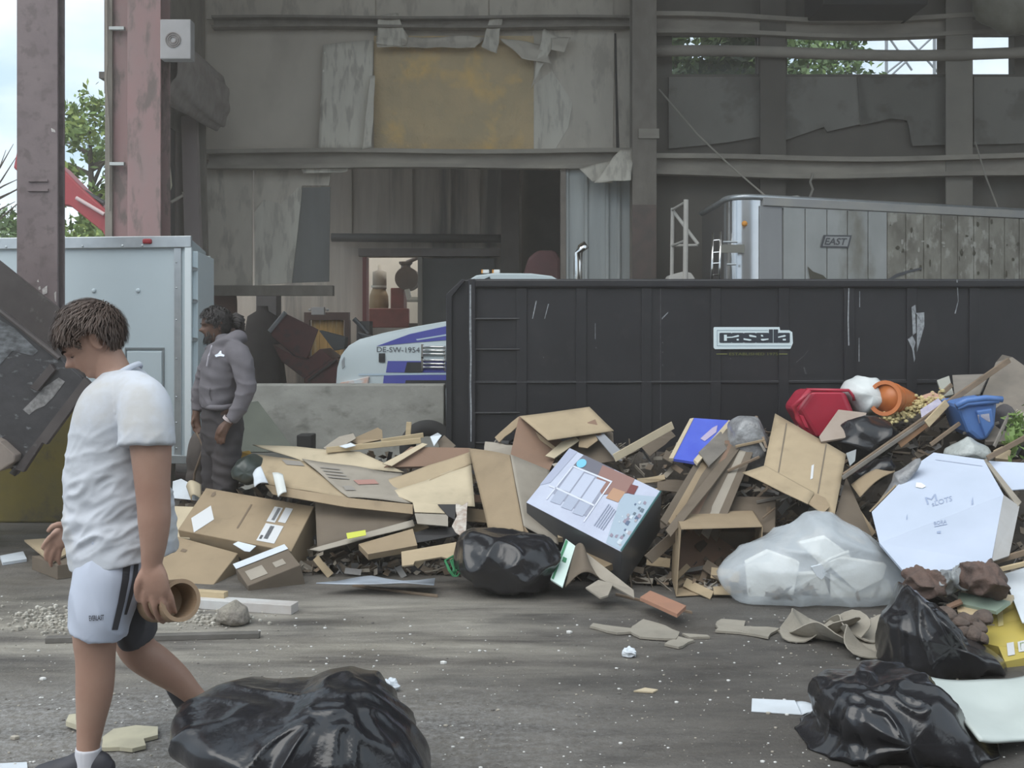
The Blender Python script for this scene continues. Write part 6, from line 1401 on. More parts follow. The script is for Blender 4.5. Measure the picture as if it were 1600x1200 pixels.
# ---------------------------------------------------------------- people
def catmull(P0, P1, P2, P3, t):
    return 0.5*((2*P1) + (P2-P0)*t + (2*P0-5*P1+4*P2-P3)*t*t + (3*P1-P0-3*P2+P3)*t*t*t)
def limb(mb, pts, sub=6, n=26, flat0=False, flat1=False, ref=(0,1,0), pw=1.0):
    """tapered limb: pts = (centre, radius in the side plane, radius across it)"""
    ps = [Vector(p[0]) for p in pts]; ra = [p[1] for p in pts]; rb = [p[2] if len(p) > 2 else p[1] for p in pts]; m = len(ps)
    def at(L, i): return L[max(0, min(m-1, i))]
    C, A, B = [], [], []
    for i in range(m-1):
        for k in range(sub):
            t = k/sub
            C.append(catmull(at(ps,i-1), ps[i], ps[i+1], at(ps,i+2), t)); A.append(catmull(at(ra,i-1), ra[i], ra[i+1], at(ra,i+2), t)); B.append(catmull(at(rb,i-1), rb[i], rb[i+1], at(rb,i+2), t))
    C.append(ps[-1]); A.append(ra[-1]); B.append(rb[-1])
    rings = []
    N = len(C)
    for i in range(N):
        tg = (C[min(i+1,N-1)]-C[max(i-1,0)]).normalized(); rings.append((C[i], tg, A[i], B[i]))
    def caps(c, tg, a, b, sgn): 
        r0 = min(a, b); return [(c+tg*sgn*r0*math.sin(x), tg, a*math.cos(x), b*math.cos(x)) for x in (0.5, 1.0, 1.35, 1.56)]
    pre = [] if flat0 else caps(*rings[0], -1)[::-1]; post = [] if flat1 else caps(*rings[-1], 1)
    rings = pre + rings + post
    k = len(mb.v); rf = Vector(ref)
    for (c, tg, a, b) in rings:
        bv = (rf - tg*rf.dot(tg)).normalized(); av = tg.cross(bv).normalized()
        for q in range(n):
            an = 2*math.pi*q/n; ca, sa = math.cos(an), math.sin(an)
            if pw != 1.0: ca, sa = math.copysign(abs(ca)**pw, ca), math.copysign(abs(sa)**pw, sa)
            mb.v.append(c + av*ca*a + bv*sa*b)
    for i in range(len(rings)-1):
        for q in range(n):
            w = (q+1) % n; mb.f.append([k+i*n+q, k+i*n+w, k+(i+1)*n+w, k+(i+1)*n+q]); mb.m.append(0)
    mb.f.append([k+q for q in range(n)][::-1]); mb.m.append(0)
    L = k+(len(rings)-1)*n; mb.f.append([L+q for q in range(n)]); mb.m.append(0)
    return mb
def fuse(mb, voxel, smooth=6, wr=None):
    """one continuous skin over overlapping shapes; returns an MB"""
    me = bpy.data.meshes.new('fuse'); me.from_pydata([tuple(v) for v in mb.v], [], mb.f); me.update()
    o = bpy.data.objects.new('fuse', me); sc.collection.objects.link(o)
    md = o.modifiers.new('r', 'REMESH'); md.mode = 'VOXEL'; md.voxel_size = voxel
    if smooth:
        sm = o.modifiers.new('s', 'SMOOTH'); sm.iterations = smooth; sm.factor = 0.5
    dg = bpy.context.evaluated_depsgraph_get()
    e = o.evaluated_get(dg); m2 = bpy.data.meshes.new_from_object(e)
    out = MB(); vs = [v.co.copy() for v in m2.vertices]
    if wr:
        vs = [v.co + v.normal*wr(v.co, v.normal) for v in m2.vertices]
    out.v = vs; out.f = [list(p.vertices) for p in m2.polygons]; out.m = [0]*len(out.f)
    bpy.data.objects.remove(o); bpy.data.meshes.remove(me); bpy.data.meshes.remove(m2)
    return out

def interp(tb_, z):
    for (a, b), (c, d) in zip(tb_[:-1], tb_[1:]):
        if z <= c:
            t = (z-a)/(c-a); return lerp(b, d, t)
    return tb_[-1][1]
H_F = [(0,0.050),(0.008,0.075),(0.02,0.090),(0.033,0.091),(0.045,0.084),(0.054,0.092),(0.062,0.0885),(0.070,0.095),(0.08,0.091),(0.095,0.089),(0.118,0.086),(0.135,0.097),(0.15,0.097),(0.17,0.094),(0.19,0.085),(0.21,0.066),(0.225,0.042),(0.236,0.0)]
H_B = [(0,0.0),(0.02,0.02),(0.045,0.055),(0.07,0.08),(0.1,0.095),(0.13,0.102),(0.16,0.101),(0.185,0.091),(0.21,0.068),(0.225,0.044),(0.236,0.0)]
H_W = [(0,0.026),(0.015,0.042),(0.035,0.054),(0.06,0.061),(0.09,0.067),(0.12,0.072),(0.15,0.075),(0.175,0.073),(0.2,0.061),(0.22,0.038),(0.236,0.0)]
NOSE = [(0.074,0.0),(0.082,0.013),(0.090,0.031),(0.096,0.035),(0.105,0.027),(0.115,0.017),(0.125,0.008),(0.138,0.002),(0.15,0.0)]
def head_pt(th, z):
    c, s = math.cos(th), math.sin(th)
    w = interp(H_W, z); f = interp(H_F, z) if c > 0 else interp(H_B, z)
    e = 0.86 if c > 0 else 0.95
    x = math.copysign(abs(c)**e, c)*f; y = math.copysign(abs(s)**0.92, s)*w
    if c > 0:
        x += interp(NOSE, z)*math.exp(-(y/0.0125)**2) + 0.35*interp(NOSE, z+0.004)*math.exp(-((abs(y)-0.013)/0.007)**2)*(1 if z < 0.1 else 0.2)
        x -= 0.010*math.exp(-((abs(y)-0.031)/0.013)**2 - ((z-0.119)/0.010)**2)
        x += 0.004*math.exp(-((abs(y)-0.03)/0.018)**2 - ((z-0.137)/0.007)**2)
        x -= 0.004*math.exp(-((z-0.0625)/0.002)**2)*(1 if abs(y) < 0.024 else 0)
        x += 0.003*math.exp(-((abs(y)-0.042)/0.016)**2 - ((z-0.095)/0.016)**2)
    return Vector((x, y, z))
class Head:
    def __init__(s, ear, pitch, yaw=0.0, scale=1.0):
        # facing -X, pitched down, yawed towards the viewer (-Y)
        R = Matrix.Rotation(math.pi, 3, 'Z')
        s.R = Matrix.Rotation(yaw, 3, 'Z') @ Matrix.Rotation(-pitch, 3, 'Y') @ R
        s.ear, s.k = Vector(ear), scale
    def w(s, p): return s.ear + s.R @ ((Vector(p) - Vector((-0.005, 0, 0.118)))*s.k)
    def add(s, mb):
        mb.grid(lambda a, t: s.w(head_pt(2*math.pi*a, 0.236*(t if t > 0 else 0.0))), 72, 70)
        for sg in (-1, 1):
            c = Vector((-0.010, sg*0.074, 0.118))
            for k in range(14):                  # ear rim and lobe as overlapping beads
                a = math.radians(-110 + k*20); q = c + Vector((-0.006+0.015*math.cos(a)*(0.9), sg*(0.006 + 0.004*math.sin(a*0.5)), 0.028*math.sin(a)))
                mb.ball(s.w(q), 0.0068*s.k, 0.0055*s.k, 0.0068*s.k, 8, 6)
            mb.ball(s.w(c+Vector((-0.004, sg*0.001, 0))), 0.014*s.k, 0.006*s.k, 0.024*s.k, 10, 8)
    def hair(s, name, parent, m, mask, thick, ntuft, seed, length=0.05, flow=None, width=0.004, lift=1.0):
        mb = MB(); n, k = 96, 70; r = random.Random(seed); idx = {}
        def pos(th, z, ex): 
            p = head_pt(th, z); c = Vector((0, 0, 0.13)); d = (p-c).normalized(); return p + d*ex
        for j in range(k+1):
            for i in range(n):
                th, z = 2*math.pi*i/n, 0.045+0.191*j/k
                if mask(th, z): idx[(i,j)] = len(mb.v); mb.v.append(s.w(pos(th, z, thick(th, z)*(0.85+0.35*noise.noise(Vector((math.cos(th)*6, math.sin(th)*6, z*45)))))))
        for j in range(k):
            for i in range(n):
                f = [(i,j), ((i+1) % n,j), ((i+1) % n,j+1), (i,j+1)]
                if all(q in idx for q in f): mb.f.append([idx[q] for q in f]); mb.m.append(0)
        got = 0
        while got < ntuft:
            th, z = r.uniform(0, 2*math.pi), 0.05+0.186*r.random()**0.75
            if not mask(th, z): continue
            got += 1
            ex = thick(th, z); d = (flow(th, z) if flow else Vector((0.3,0,-1))) + Vector((r.gauss(0,.25), r.gauss(0,.25), r.gauss(0,.25)))
            p0 = pos(th, z, ex*0.5); nn = (p0-Vector((0,0,0.13))).normalized(); d = (d - nn*d.dot(nn)).normalized(); sd = d.cross(nn).normalized()*width*r.uniform(0.6,1.4)
            L = length*r.uniform(0.6,1.2)
            if not mask(th, z-0.75*L) and d.z < -0.2: L *= 0.3
            pts = [p0, p0+d*L*0.4+nn*ex*0.75*lift, p0+d*L*0.8+nn*ex*0.72*lift, p0+d*L+nn*ex*0.45*lift]
            k0 = len(mb.v)
            for q, wd in zip(pts, (1, 1, 0.7, 0.08)): mb.v.extend([s.w(q-sd*wd), s.w(q+sd*wd)])
            for q in range(3): mb.f.append([k0+2*q, k0+2*q+1, k0+2*q+3, k0+2*q+2]); mb.m.append(0)
        return mb.build(name, m, parent, smooth=True)

def skin(name, c, c2): return mat(name, c, c2, 5, 0.5, bump=0.05, bscale=90, spec=0.35)
# ---- the walking man in white
D1 = 4.0
def Q(u, v, dy=0.0): return P(u, v, D1+dy)
def px(n): return n/F*D1
bm_ = MB()
hd = Head(Q(147, 535, 0.0), math.radians(32), yaw=math.radians(19), scale=1.06)
hd.add(bm_)
limb(bm_, [(Q(196,625,0.0), 0.085, 0.10), (Q(180,588,0.0), 0.066, 0.064), (Q(168,562,0.0), 0.062, 0.058), (Q(158,540,0.0), 0.06, 0.055)])
limb(bm_, [(Q(190,890,0.0), 0.14, 0.15), (Q(188,820,0.0), 0.15, 0.15), (Q(186,720,0.0), 0.15, 0.16), (Q(188,640,0.0), 0.13, 0.17), (Q(192,612,0.0), 0.09, 0.13)])
# near arm
limb(bm_, [(Q(220,625,-0.14), 0.075, 0.07), (Q(231,660,-0.19), 0.075, 0.07), (Q(236,705,-0.205), 0.070, 0.064), (Q(238,750,-0.21), 0.062, 0.056), (Q(240,785,-0.21), 0.058, 0.052), (Q(241,815,-0.21), 0.056, 0.05), (Q(240,850,-0.205), 0.046, 0.042), (Q(237,880,-0.20), 0.036, 0.032), (Q(237,892,-0.20), 0.036, 0.03)])
limb(bm_, [(Q(237,882,-0.20), 0.036, 0.024), (Q(240,900,-0.205), 0.048, 0.025), (Q(243,918,-0.20), 0.050, 0.024), (Q(244,928,-0.195), 0.046, 0.021)])
for f in ([(227,920,-.205),(226,940,-.20),(232,958,-.175),(240,966,-.15)], [(238,925,-.205),(241,948,-.20),(248,966,-.17),(255,972,-.14)], [(250,924,-.20),(256,946,-.195),(261,964,-.165),(266,970,-.135)], [(259,916,-.195),(267,934,-.185),(271,950,-.16),(274,957,-.14)]):
    limb(bm_, [(Q(*f[0]), 0.0125), (Q(*f[1]), 0.0112), (Q(*f[2]), 0.0102), (Q(*f[3]), 0.0085)], n=12)
limb(bm_, [(Q(226,892,-.205), 0.017), (Q(217,908,-.215), 0.0145), (Q(214,924,-.21), 0.0125), (Q(217,938,-.195), 0.0105)], n=12)
# far arm
limb(bm_, [(Q(192,628,0.15), 0.072, 0.07), (Q(180,680,0.21), 0.068, 0.064), (Q(172,730,0.24), 0.06, 0.056), (Q(165,770,0.25), 0.055, 0.052), (Q(146,796,0.25), 0.05, 0.047), (Q(124,816,0.24), 0.040, 0.037), (Q(112,826,0.23), 0.031, 0.03)])
limb(bm_, [(Q(114,825,0.23), 0.030, 0.026), (Q(103,834,0.23), 0.040, 0.022), (Q(93,842,0.23), 0.042, 0.02), (Q(88,847,0.23), 0.036, 0.018)])
for f in ([(92,832,.22),(80,838,.205),(71,848,.20),(66,856,.20)], [(86,840,.22),(77,852,.21),(72,864,.205),(72,874,.21)], [(88,850,.225),(82,864,.215),(79,876,.215),(80,884,.22)], [(95,853,.235),(92,866,.23),(91,875,.23),(93,881,.235)]):
    limb(bm_, [(Q(*f[0]), 0.012), (Q(*f[1]), 0.0108), (Q(*f[2]), 0.0098), (Q(*f[3]), 0.0082)], n=12)
limb(bm_, [(Q(104,822,.215), 0.016), (Q(92,820,.195), 0.0135), (Q(82,823,.185), 0.0115), (Q(76,829,.18), 0.0098)], n=12)
# legs
limb(bm_, [(Q(172,880,-0.08), 0.11, 0.105), (Q(158,940,-0.09), 0.092, 0.09), (Q(149,990,-0.09), 0.079, 0.076), (Q(149,1025,-0.085), 0.070, 0.066), (Q(149,1055,-0.08), 0.068, 0.064), (Q(147,1088,-0.075), 0.064, 0.06), (Q(142,1130,-0.07), 0.050, 0.048), (Q(138,1165,-0.07), 0.041, 0.040), (Q(137,1195,-0.07), 0.042, 0.040), (Q(134,1206,-0.07), 0.04, 0.038)])
limb(bm_, [(Q(195,880,0.09), 0.11, 0.10), (Q(203,940,0.11), 0.088, 0.085), (Q(207,990,0.13), 0.074, 0.07), (Q(217,1017,0.15), 0.069, 0.066), (Q(245,1038,0.18), 0.067, 0.062), (Q(275,1060,0.21), 0.055, 0.052), (Q(300,1084,0.24), 0.041, 0.040), (Q(314,1098,0.255), 0.037, 0.037), (Q(322,1112,0.265), 0.038, 0.038)])
sk1 = skin('skin_light', (0.36,0.225,0.17), (0.31,0.18,0.135))
man = fuse(bm_, 0.0055, 5).build('person', sk1, smooth=True, label='man in white t-shirt and white shorts walking with bowed head', cat='person')
# t-shirt
def tee_w(p, n):
    q = Vector((p.x*2.2+p.z*1.4, p.y*2.0, p.z*5.2-p.x*3.0)); low = max(0.0, min(1.0, (Zat(640,D1)-p.z)/0.35))*max(0.15, min(1.0, (p.z-Zat(874,D1))/0.10))
    return low*(0.013*(ridge(q, 2.4, 3)**2) + 0.008*ridge(q, 5, 9)) + 0.003*nz(p, 9, 2)
tm = MB()
def tring(v, uf, ub, w, dy=0.0): return (Q((uf+ub)/2, v, dy), px(ub-uf)/2, w)
limb(tm, [tring(578,162,214,0.085), tring(592,150,230,0.14), tring(612,137,244,0.185), tring(650,121,256,0.205), tring(700,113,258,0.195), tring(760,109,258,0.185), tring(815,109,264,0.185), tring(850,111,271,0.19), tring(874,114,275,0.195)], n=48, flat1=True, flat0=True)
limb(tm, [(Q(205,616,-0.10), 0.09, 0.08), (Q(224,632,-0.16), 0.094, 0.088), (Q(229,662,-0.20), 0.094, 0.084), (Q(229,696,-0.215), 0.096, 0.084)], n=30, flat1=True)
limb(tm, [(Q(195,616,0.10), 0.09, 0.08), (Q(190,640,0.17), 0.092, 0.085), (Q(182,690,0.22), 0.09, 0.08)], n=30, flat1=True)
tee = fuse(tm, 0.007, 4, tee_w).build('t_shirt', mat('white_cotton', (0.52,0.545,0.60), (0.475,0.50,0.54), 3, 0.9, c3=(0.45,0.45,0.45), s3=2.5, bump=0.15, bscale=14), man, smooth=True)
MB().tube([hd.ear + Vector((0,0,0))] * 2, 0.001, 4)
nk = MB()
def collar(s, t):
    a, b = s*2*math.pi, t*2*math.pi; c = Q(187,581,0.0); ax_ = Vector((-0.55,0,0.83)).normalized(); e1 = Vector((0.83,0,0.55)); e2 = Vector((0,1,0))
    d = e1*math.cos(a)*0.078 + e2*math.sin(a)*0.079
    return c + d + d.normalized()*0.005*math.cos(b) + ax_*0.011*math.sin(b) - ax_*0.016
nk.grid(collar, 40, 10); nk.build('collar', mat('white_cotton_rib', (0.50,0.53,0.6), rough=0.9), man, smooth=True)
# shorts
def sh_w(p, n):
    q = Vector((p.x*3, p.y*3, p.z*1.6+p.x*1.2)); return 0.008*ridge(q, 2.6, 5)**2 + 0.004*nz(q, 5, 2)
sm_ = MB()
limb(sm_, [(Q(186,845,-0.01), 0.165, 0.175), (Q(180,872,-0.03), 0.150, 0.165), (Q(171,905,-0.07), 0.125, 0.135), (Q(160,950,-0.09), 0.110, 0.122), (Q(151,988,-0.09), 0.098, 0.115)], n=40, flat1=True)
limb(sm_, [(Q(205,850,0.05), 0.12, 0.13), (Q(208,880,0.09), 0.095, 0.12), (Q(208,900,0.11), 0.085, 0.11)], n=30)
shr = fuse(sm_, 0.007, 4, sh_w).build('shorts', mat('white_polyester', (0.47,0.515,0.62), (0.425,0.465,0.56), 3, 0.6, bump=0.1, bscale=10), man, smooth=True)
bk = MB(); limb(bk, [(Q(205,865,0.04), 0.10, 0.11), (Q(209,910,0.06), 0.085, 0.13), (Q(211,950,0.09), 0.071, 0.12), (Q(213,980,0.11), 0.067, 0.105), (Q(214,995,0.12), 0.064, 0.10)], n=36, flat1=True)
M_ksh = mat('charcoal_polyester', (0.035,0.035,0.042), (0.05,0.05,0.058), 4, 0.7)
fuse(bk, 0.007, 3, sh_w).build('shorts_dark_leg', M_ksh, man, smooth=True)
def ribbon(L, R_, n):
    out = []
    for k in range(n+1):
        t = k/n
        def ev(P_): 
            x = t*(len(P_)-1); i = min(int(x), len(P_)-2); f = x-i; return (lerp(P_[i][0],P_[i+1][0],f), lerp(P_[i][1],P_[i+1][1],f))
        out.append((ev(L), ev(R_)))
    return out
decal('side_stripe', [ribbon([(193,868),(190,905),(184,940),(174,984)], [(205,868),(201,905),(194,940),(183,984)], 24)], [shr], M_ksh, man, 0.0035)
decal('side_stripe', [ribbon([(211,868),(206,905),(199,935),(193,960)], [(217,868),(214,905),(205,935),(197,960)], 24)], [shr], M_ksh, man, 0.0035)
text_decal('lettering', 'EVERLAST', [(139.5,961.5),(162,960),(162,968),(140,970)], [shr], mat('print_charcoal', (0.06,0.06,0.075)), man, 0.004, bold=0.02)
# sock, shoe
so = MB(); limb(so, [(Q(138.5,1168,-0.07), 0.046, 0.045), (Q(137,1190,-0.07), 0.047, 0.045), (Q(134,1204,-0.07), 0.048, 0.046), (Q(128,1212,-0.07), 0.045, 0.045)], flat0=True)
fuse(so, 0.005, 2).build('sock', mat('white_sock', (0.54,0.54,0.58), (0.48,0.48,0.52), 30, 0.95, stretch=(4,4,0.3)), man, smooth=True)
def shoe(name, ankle, yaw_toe, m, parent, zf=0.0, pitch=0.0):
    s = MB(); L = 0.275; R = Matrix.Rotation(pitch, 3, 'Y')
    prof = [(-0.075,0.035,0.030,0.04),(-0.05,0.045,0.036,0.055),(0.0,0.05,0.04,0.06),(0.06,0.038,0.045,0.044),(0.12,0.030,0.046,0.034),(0.165,0.024,0.036,0.026)]
    limb(s, [(ankle + R @ Vector((-x, 0, -0.075+h)), hh, w) for x, h, w, hh in prof], n=24)
    f = fuse(s, 0.006, 3)
    if pitch == 0.0: f.v = [Vector((p.x, p.y, max(p.z, zf))) for p in f.v]
    return f.build(name, m, parent, smooth=True)
M_shoe = mat('dark_trainer', (0.022,0.022,0.028), (0.04,0.04,0.05), 8, 0.6)
shoe('shoe', Vector((Q(134,1206,-0.07).x, D1-0.07, 0.085)), 0, M_shoe, man)
shoe('shoe', Q(325,1118,0.265), 0, M_shoe, man, pitch=math.radians(55))
# hair, brow and eye
def mask1(th, z):
    a = abs((th+math.pi) % (2*math.pi) - math.pi)            # 0 = face
    if a < 0.75: return z > 0.166 + 0.004*math.sin(th*9)
    if a < 1.25: return z > lerp(0.166, 0.138, (a-0.75)/0.5)
    if a < 1.75: return z > (0.128 if a < 1.36 else 0.153)
    return z > lerp(0.150, 0.062, min(1, (a-1.75)/0.35))
def thick1(th, z):
    top = max(0.0, min(1.0, (z-0.10)/0.10)); c = math.cos(th)
    return 0.008 + 0.013*top + 0.010*top*(1 if c < 0 else 0.1)
def flow1(th, z): return Vector((0.9 if z > 0.16 else 0.35, 0.15*math.sin(th), -0.25 if z > 0.19 else -0.8))
M_hair = mat('brown_hair', (0.070,0.046,0.036), (0.105,0.072,0.056), 25, 0.55, stretch=(1,1,0.3))
hd.hair('hair', man, M_hair, mask1, thick1, 6500, 3, 0.055, flow1, 0.0016)
fr_ = MB()
rr = random.Random(9)
for k in range(700):                                         # fringe over the forehead
    y = rr.uniform(-0.062, 0.062); x = 0.088*(1-(abs(y)/0.09)**2.2); p0 = Vector((x-0.02, y, 0.183+rr.uniform(-0.01,0.018))); L = rr.uniform(0.008,0.034)
    dy = rr.gauss(0,0.006); pts = [p0, p0+Vector((0.020,dy*0.3,0.004)), p0+Vector((0.034,dy,-0.4*L-0.006)), p0+Vector((0.033,dy*1.6,-0.85*L-0.010))]
    k0 = len(fr_.v)
    for q, wd in zip(pts, (1,1,0.8,0.15)): fr_.v.extend([hd.w(q+Vector((0,-0.002*wd,0))), hd.w(q+Vector((0,0.002*wd,0)))])
    for q in range(3): fr_.f.append([k0+2*q, k0+2*q+1, k0+2*q+3, k0+2*q+2]); fr_.m.append(0)
fr_.build('fringe', M_hair, man, smooth=True)
for sg in (-1, 1):
    eb_ = MB(); 
    for k in range(24):
        t = k/23; p = head_pt(sg*lerp(0.16, 0.62, t), 0.137+0.005*math.sin(t*2.6)); d = Vector((0.002, sg*0.010, 0.001)); n_ = Vector((0.003,0,0))
        eb_.add([hd.w(p+n_), hd.w(p+n_+d+Vector((0,0,0.003))), hd.w(p+n_+d-Vector((0,0,0.004))), hd.w(p+n_-Vector((0,0,0.005)))], [[0,1,2,3]])
    eb_.build('eyebrow', M_hair, man)
    ey = MB()
    for k in range(12):
        t0, t1 = k/12, (k+1)/12
        def lid(t, dz): return hd.w(head_pt(sg*lerp(0.26, 0.52, t), 0.1165 - 0.004*math.sin(math.pi*t) + dz) + Vector((0.0025,0,0)))
        ey.add([lid(t0,0), lid(t1,0), lid(t1,-0.0035), lid(t0,-0.0035)], [[0,1,2,3]])
    ey.build('eyelash', mat('lash_dark', (0.03,0.02,0.018)), man)
    lp = MB()
for sgn in (1,):
    lm_ = MB()
    lm_.grid(lambda a, t: hd.w(head_pt(lerp(-0.26,0.26,a), lerp(0.052,0.0735,t)) + Vector((0.0012*(math.sin(math.pi*a))**0.5,0,0))), 24, 10)
    lm_.build('lips', mat('lip_pink', (0.34,0.155,0.13), rough=0.4), man, smooth=True)
# the cardboard tube in his hand
ct_ = thing('cardboard_tube', 'short tan cardboard tube carried in the walking man hand', 'tube', Q(262,940,-0.1))
a0, a1 = Q(244,940,-0.02), Q(283,938,-0.16); axd = (a1-a0).normalized()
MB().ring(a0, axd, 0.060, 0.074, (a1-a0).length, 36).build('wall', mat('tube_tan', (0.34,0.235,0.15), (0.28,0.19,0.12), 5, 0.8), ct_)
MB().ring(a1-axd*0.12, axd, 0.0, 0.060, 0.004, 30).build('inner_cap', mat('tube_cap', (0.46,0.34,0.23), rough=0.8), ct_)

# ---- the hooded man behind the boxes
D2_ = 8.2
def Q2(u, v, dy=0.0): return P(u, v, D2_+dy)
def px2(n): return n/F*D2_
b2 = MB()
h2 = Head(Q2(339, 509, 0.0), math.radians(4), yaw=math.radians(24), scale=1.08)
h2.add(b2)
limb(b2, [(Q2(352,552,0.0), 0.085, 0.10), (Q2(346,536,0.0), 0.062, 0.062), (Q2(343,522,0.0), 0.058, 0.056), (Q2(342,510,0.0), 0.055, 0.053)])
limb(b2, [(Q2(346,640,0.0), 0.13, 0.15), (Q2(348,590,0.0), 0.13, 0.16), (Q2(352,556,0.0), 0.10, 0.16)])
limb(b2, [(Q2(374,556,-0.17), 0.06, 0.06), (Q2(381,585,-0.20), 0.055, 0.052), (Q2(380,612,-0.21), 0.047, 0.045), (Q2(370,640,-0.22), 0.040, 0.038), (Q2(358,660,-0.23), 0.030, 0.028), (Q2(354,664,-0.23), 0.03, 0.028)])
limb(b2, [(Q2(355,662,-0.23), 0.032, 0.024), (Q2(349,670,-0.235), 0.042, 0.024), (Q2(345,678,-0.235), 0.042, 0.022)])
for f in ([(341,672,-.235),(338,679,-.235),(337,686,-.225)], [(343,677,-.235),(340,685,-.235),(340,692,-.225)], [(347,680,-.235),(345,688,-.235),(345,694,-.225)], [(351,681,-.235),(350,688,-.235),(350,692,-.225)], [(350,666,-.25),(346,673,-.26),(343,678,-.255)]):
    limb(b2, [(Q2(*f[0]), 0.012), (Q2(*f[1]), 0.0108), (Q2(*f[2]), 0.009)], n=10)
limb(b2, [(Q2(336,556,0.17), 0.06, 0.06), (Q2(322,590,0.22), 0.052, 0.05), (Q2(312,612,0.24), 0.045, 0.043), (Q2(308,636,0.22), 0.036, 0.034), (Q2(306,650,0.20), 0.028, 0.026)])
limb(b2, [(Q2(306,648,0.20), 0.03, 0.024), (Q2(306,660,0.20), 0.036, 0.026), (Q2(307,668,0.19), 0.032, 0.024)])
for f in ([(303,664,.18),(303,671,.17),(306,675,.165)], [(306,667,.18),(306,674,.17),(309,677,.165)], [(309,667,.185),(310,673,.175),(312,676,.17)], [(311,664,.19),(313,670,.18),(314,673,.175)], [(303,654,.18),(300,661,.165),(302,667,.16)]):
    limb(b2, [(Q2(*f[0]), 0.012), (Q2(*f[1]), 0.0108), (Q2(*f[2]), 0.009)], n=10)
limb(b2, [(Q2(352,650,-0.09), 0.085, 0.085), (Q2(350,760,-0.09), 0.06, 0.06), (Q2(349,838,-0.09), 0.045, 0.045)])
limb(b2, [(Q2(336,650,0.09), 0.085, 0.085), (Q2(334,760,0.10), 0.06, 0.06), (Q2(333,834,0.10), 0.045, 0.045)])
sk2 = skin('skin_brown', (0.13,0.072,0.05), (0.10,0.054,0.038))
man2 = fuse(b2, 0.006, 4).build('person', sk2, smooth=True, label='bearded man in grey hooded sweatshirt and dark trousers standing behind the cartons', cat='person')
def hd_w(p, n):
    q = Vector((p.x*2+p.z*1.2, p.y*2, p.z*4)); return 0.010*ridge(q, 2.4, 13)**2 + 0.007*nz(q, 4, 19)
hm2 = MB()
def r2(v, uf, ub, w, dy=0.0): return (Q2((uf+ub)/2, v, dy), px2(ub-uf)/2, w)
limb(hm2, [r2(536,336,368,0.11), r2(548,324,380,0.17), r2(562,319,385,0.20), r2(590,316,385,0.205), r2(614,314,383,0.20), r2(628,315,376,0.195), r2(637,318,370,0.185)], n=44, flat1=True)
limb(hm2, [(Q2(366,548,-0.12), 0.08, 0.08), (Q2(377,562,-0.18), 0.078, 0.076), (Q2(383,590,-0.21), 0.070, 0.066), (Q2(383,614,-0.22), 0.064, 0.06), (Q2(372,638,-0.23), 0.056, 0.052), (Q2(360,656,-0.235), 0.042, 0.040)], n=28, flat1=True)
limb(hm2, [(Q2(338,550,0.12), 0.08, 0.08), (Q2(328,570,0.19), 0.074, 0.074), (Q2(318,596,0.23), 0.064, 0.062), (Q2(311,616,0.24), 0.056, 0.054), (Q2(308,642,0.21), 0.042, 0.040)], n=28, flat1=True)
# hood lying behind the neck
limb(hm2, [(Q2(330,544,-0.07), 0.03, 0.035), (Q2(346,540,-0.10), 0.045, 0.045), (Q2(364,532,-0.08), 0.06, 0.05), (Q2(372,528,0.0), 0.065, 0.06), (Q2(362,530,0.09), 0.055, 0.05), (Q2(340,540,0.10), 0.04, 0.04)], n=20, ref=(0,0.2,1))
M_hood = mat('grey_fleece', (0.145,0.135,0.15), (0.115,0.108,0.12), 4, 0.95, bump=0.2, bscale=16)
hood_ = fuse(hm2, 0.008, 5, hd_w).build('hooded_sweatshirt', M_hood, man2, smooth=True)
MB().tube([Q2(318,634,-0.1), Q2(330,637,-0.2), Q2(348,637,-0.215), Q2(366,634,-0.16)], 0.02, 12).build('waist_rib', M_hood, man2, smooth=True)
M_logo = mat('logo_white', (0.72,0.76,0.85), rough=0.7)
decal('chest_logo', [[(336,555),(341,553),(344,549),(346,549),(346,553),(351,555),(350,558),(344,557),(338,558)]], [hood_], M_logo, man2, 0.006)
MB().tube([Q2(331,540,-0.15), Q2(326,556,-0.21), Q2(323,572,-0.20)], 0.006, 8).build('drawstring', mat('pale_cord', (0.42,0.40,0.44)), man2)
decal('pocket_seam', [ribbon([(328,606),(327,616),(330,626)], [(329.5,606),(328.5,616),(331.5,626)], 8)], [hood_], mat('seam_dark', (0.06,0.055,0.06)), man2, 0.004)
MB().ring(Q2(355.5,657,-0.232), (0.55,0,0.83), 0.034, 0.042, 0.022, 20).build('wrist_band', mat('pale_band', (0.42,0.36,0.36)), man2)
tr2 = MB()
limb(tr2, [(Q2(346,630,0.0), 0.14, 0.16), (Q2(347,660,-0.01), 0.15, 0.165), (Q2(349,690,-0.03), 0.14, 0.15)], n=36)
limb(tr2, [(Q2(355,660,-0.08), 0.11, 0.11), (Q2(354,720,-0.09), 0.10, 0.10), (Q2(351,790,-0.09), 0.085, 0.085), (Q2(350,838,-0.09), 0.080, 0.080)], n=30, flat1=True)
limb(tr2, [(Q2(338,660,0.08), 0.11, 0.11), (Q2(336,720,0.10), 0.10, 0.10), (Q2(334,790,0.10), 0.085, 0.085), (Q2(333,834,0.10), 0.080, 0.080)], n=30, flat1=True)
fuse(tr2, 0.009, 4, hd_w).build('trousers', mat('charcoal_trousers', (0.052,0.045,0.048), (0.038,0.034,0.037), 4, 0.9), man2, smooth=True)
shoe('shoe', Vector((Q2(349,0,-0.09).x, D2_-0.09, 0.085)), 0, M_shoe, man2)
shoe('shoe', Vector((Q2(333,0,0.10).x, D2_+0.10, 0.085)), 0, M_shoe, man2)
M_hair2 = mat('black_hair', (0.018,0.015,0.015), (0.032,0.027,0.026), 30, 0.7)
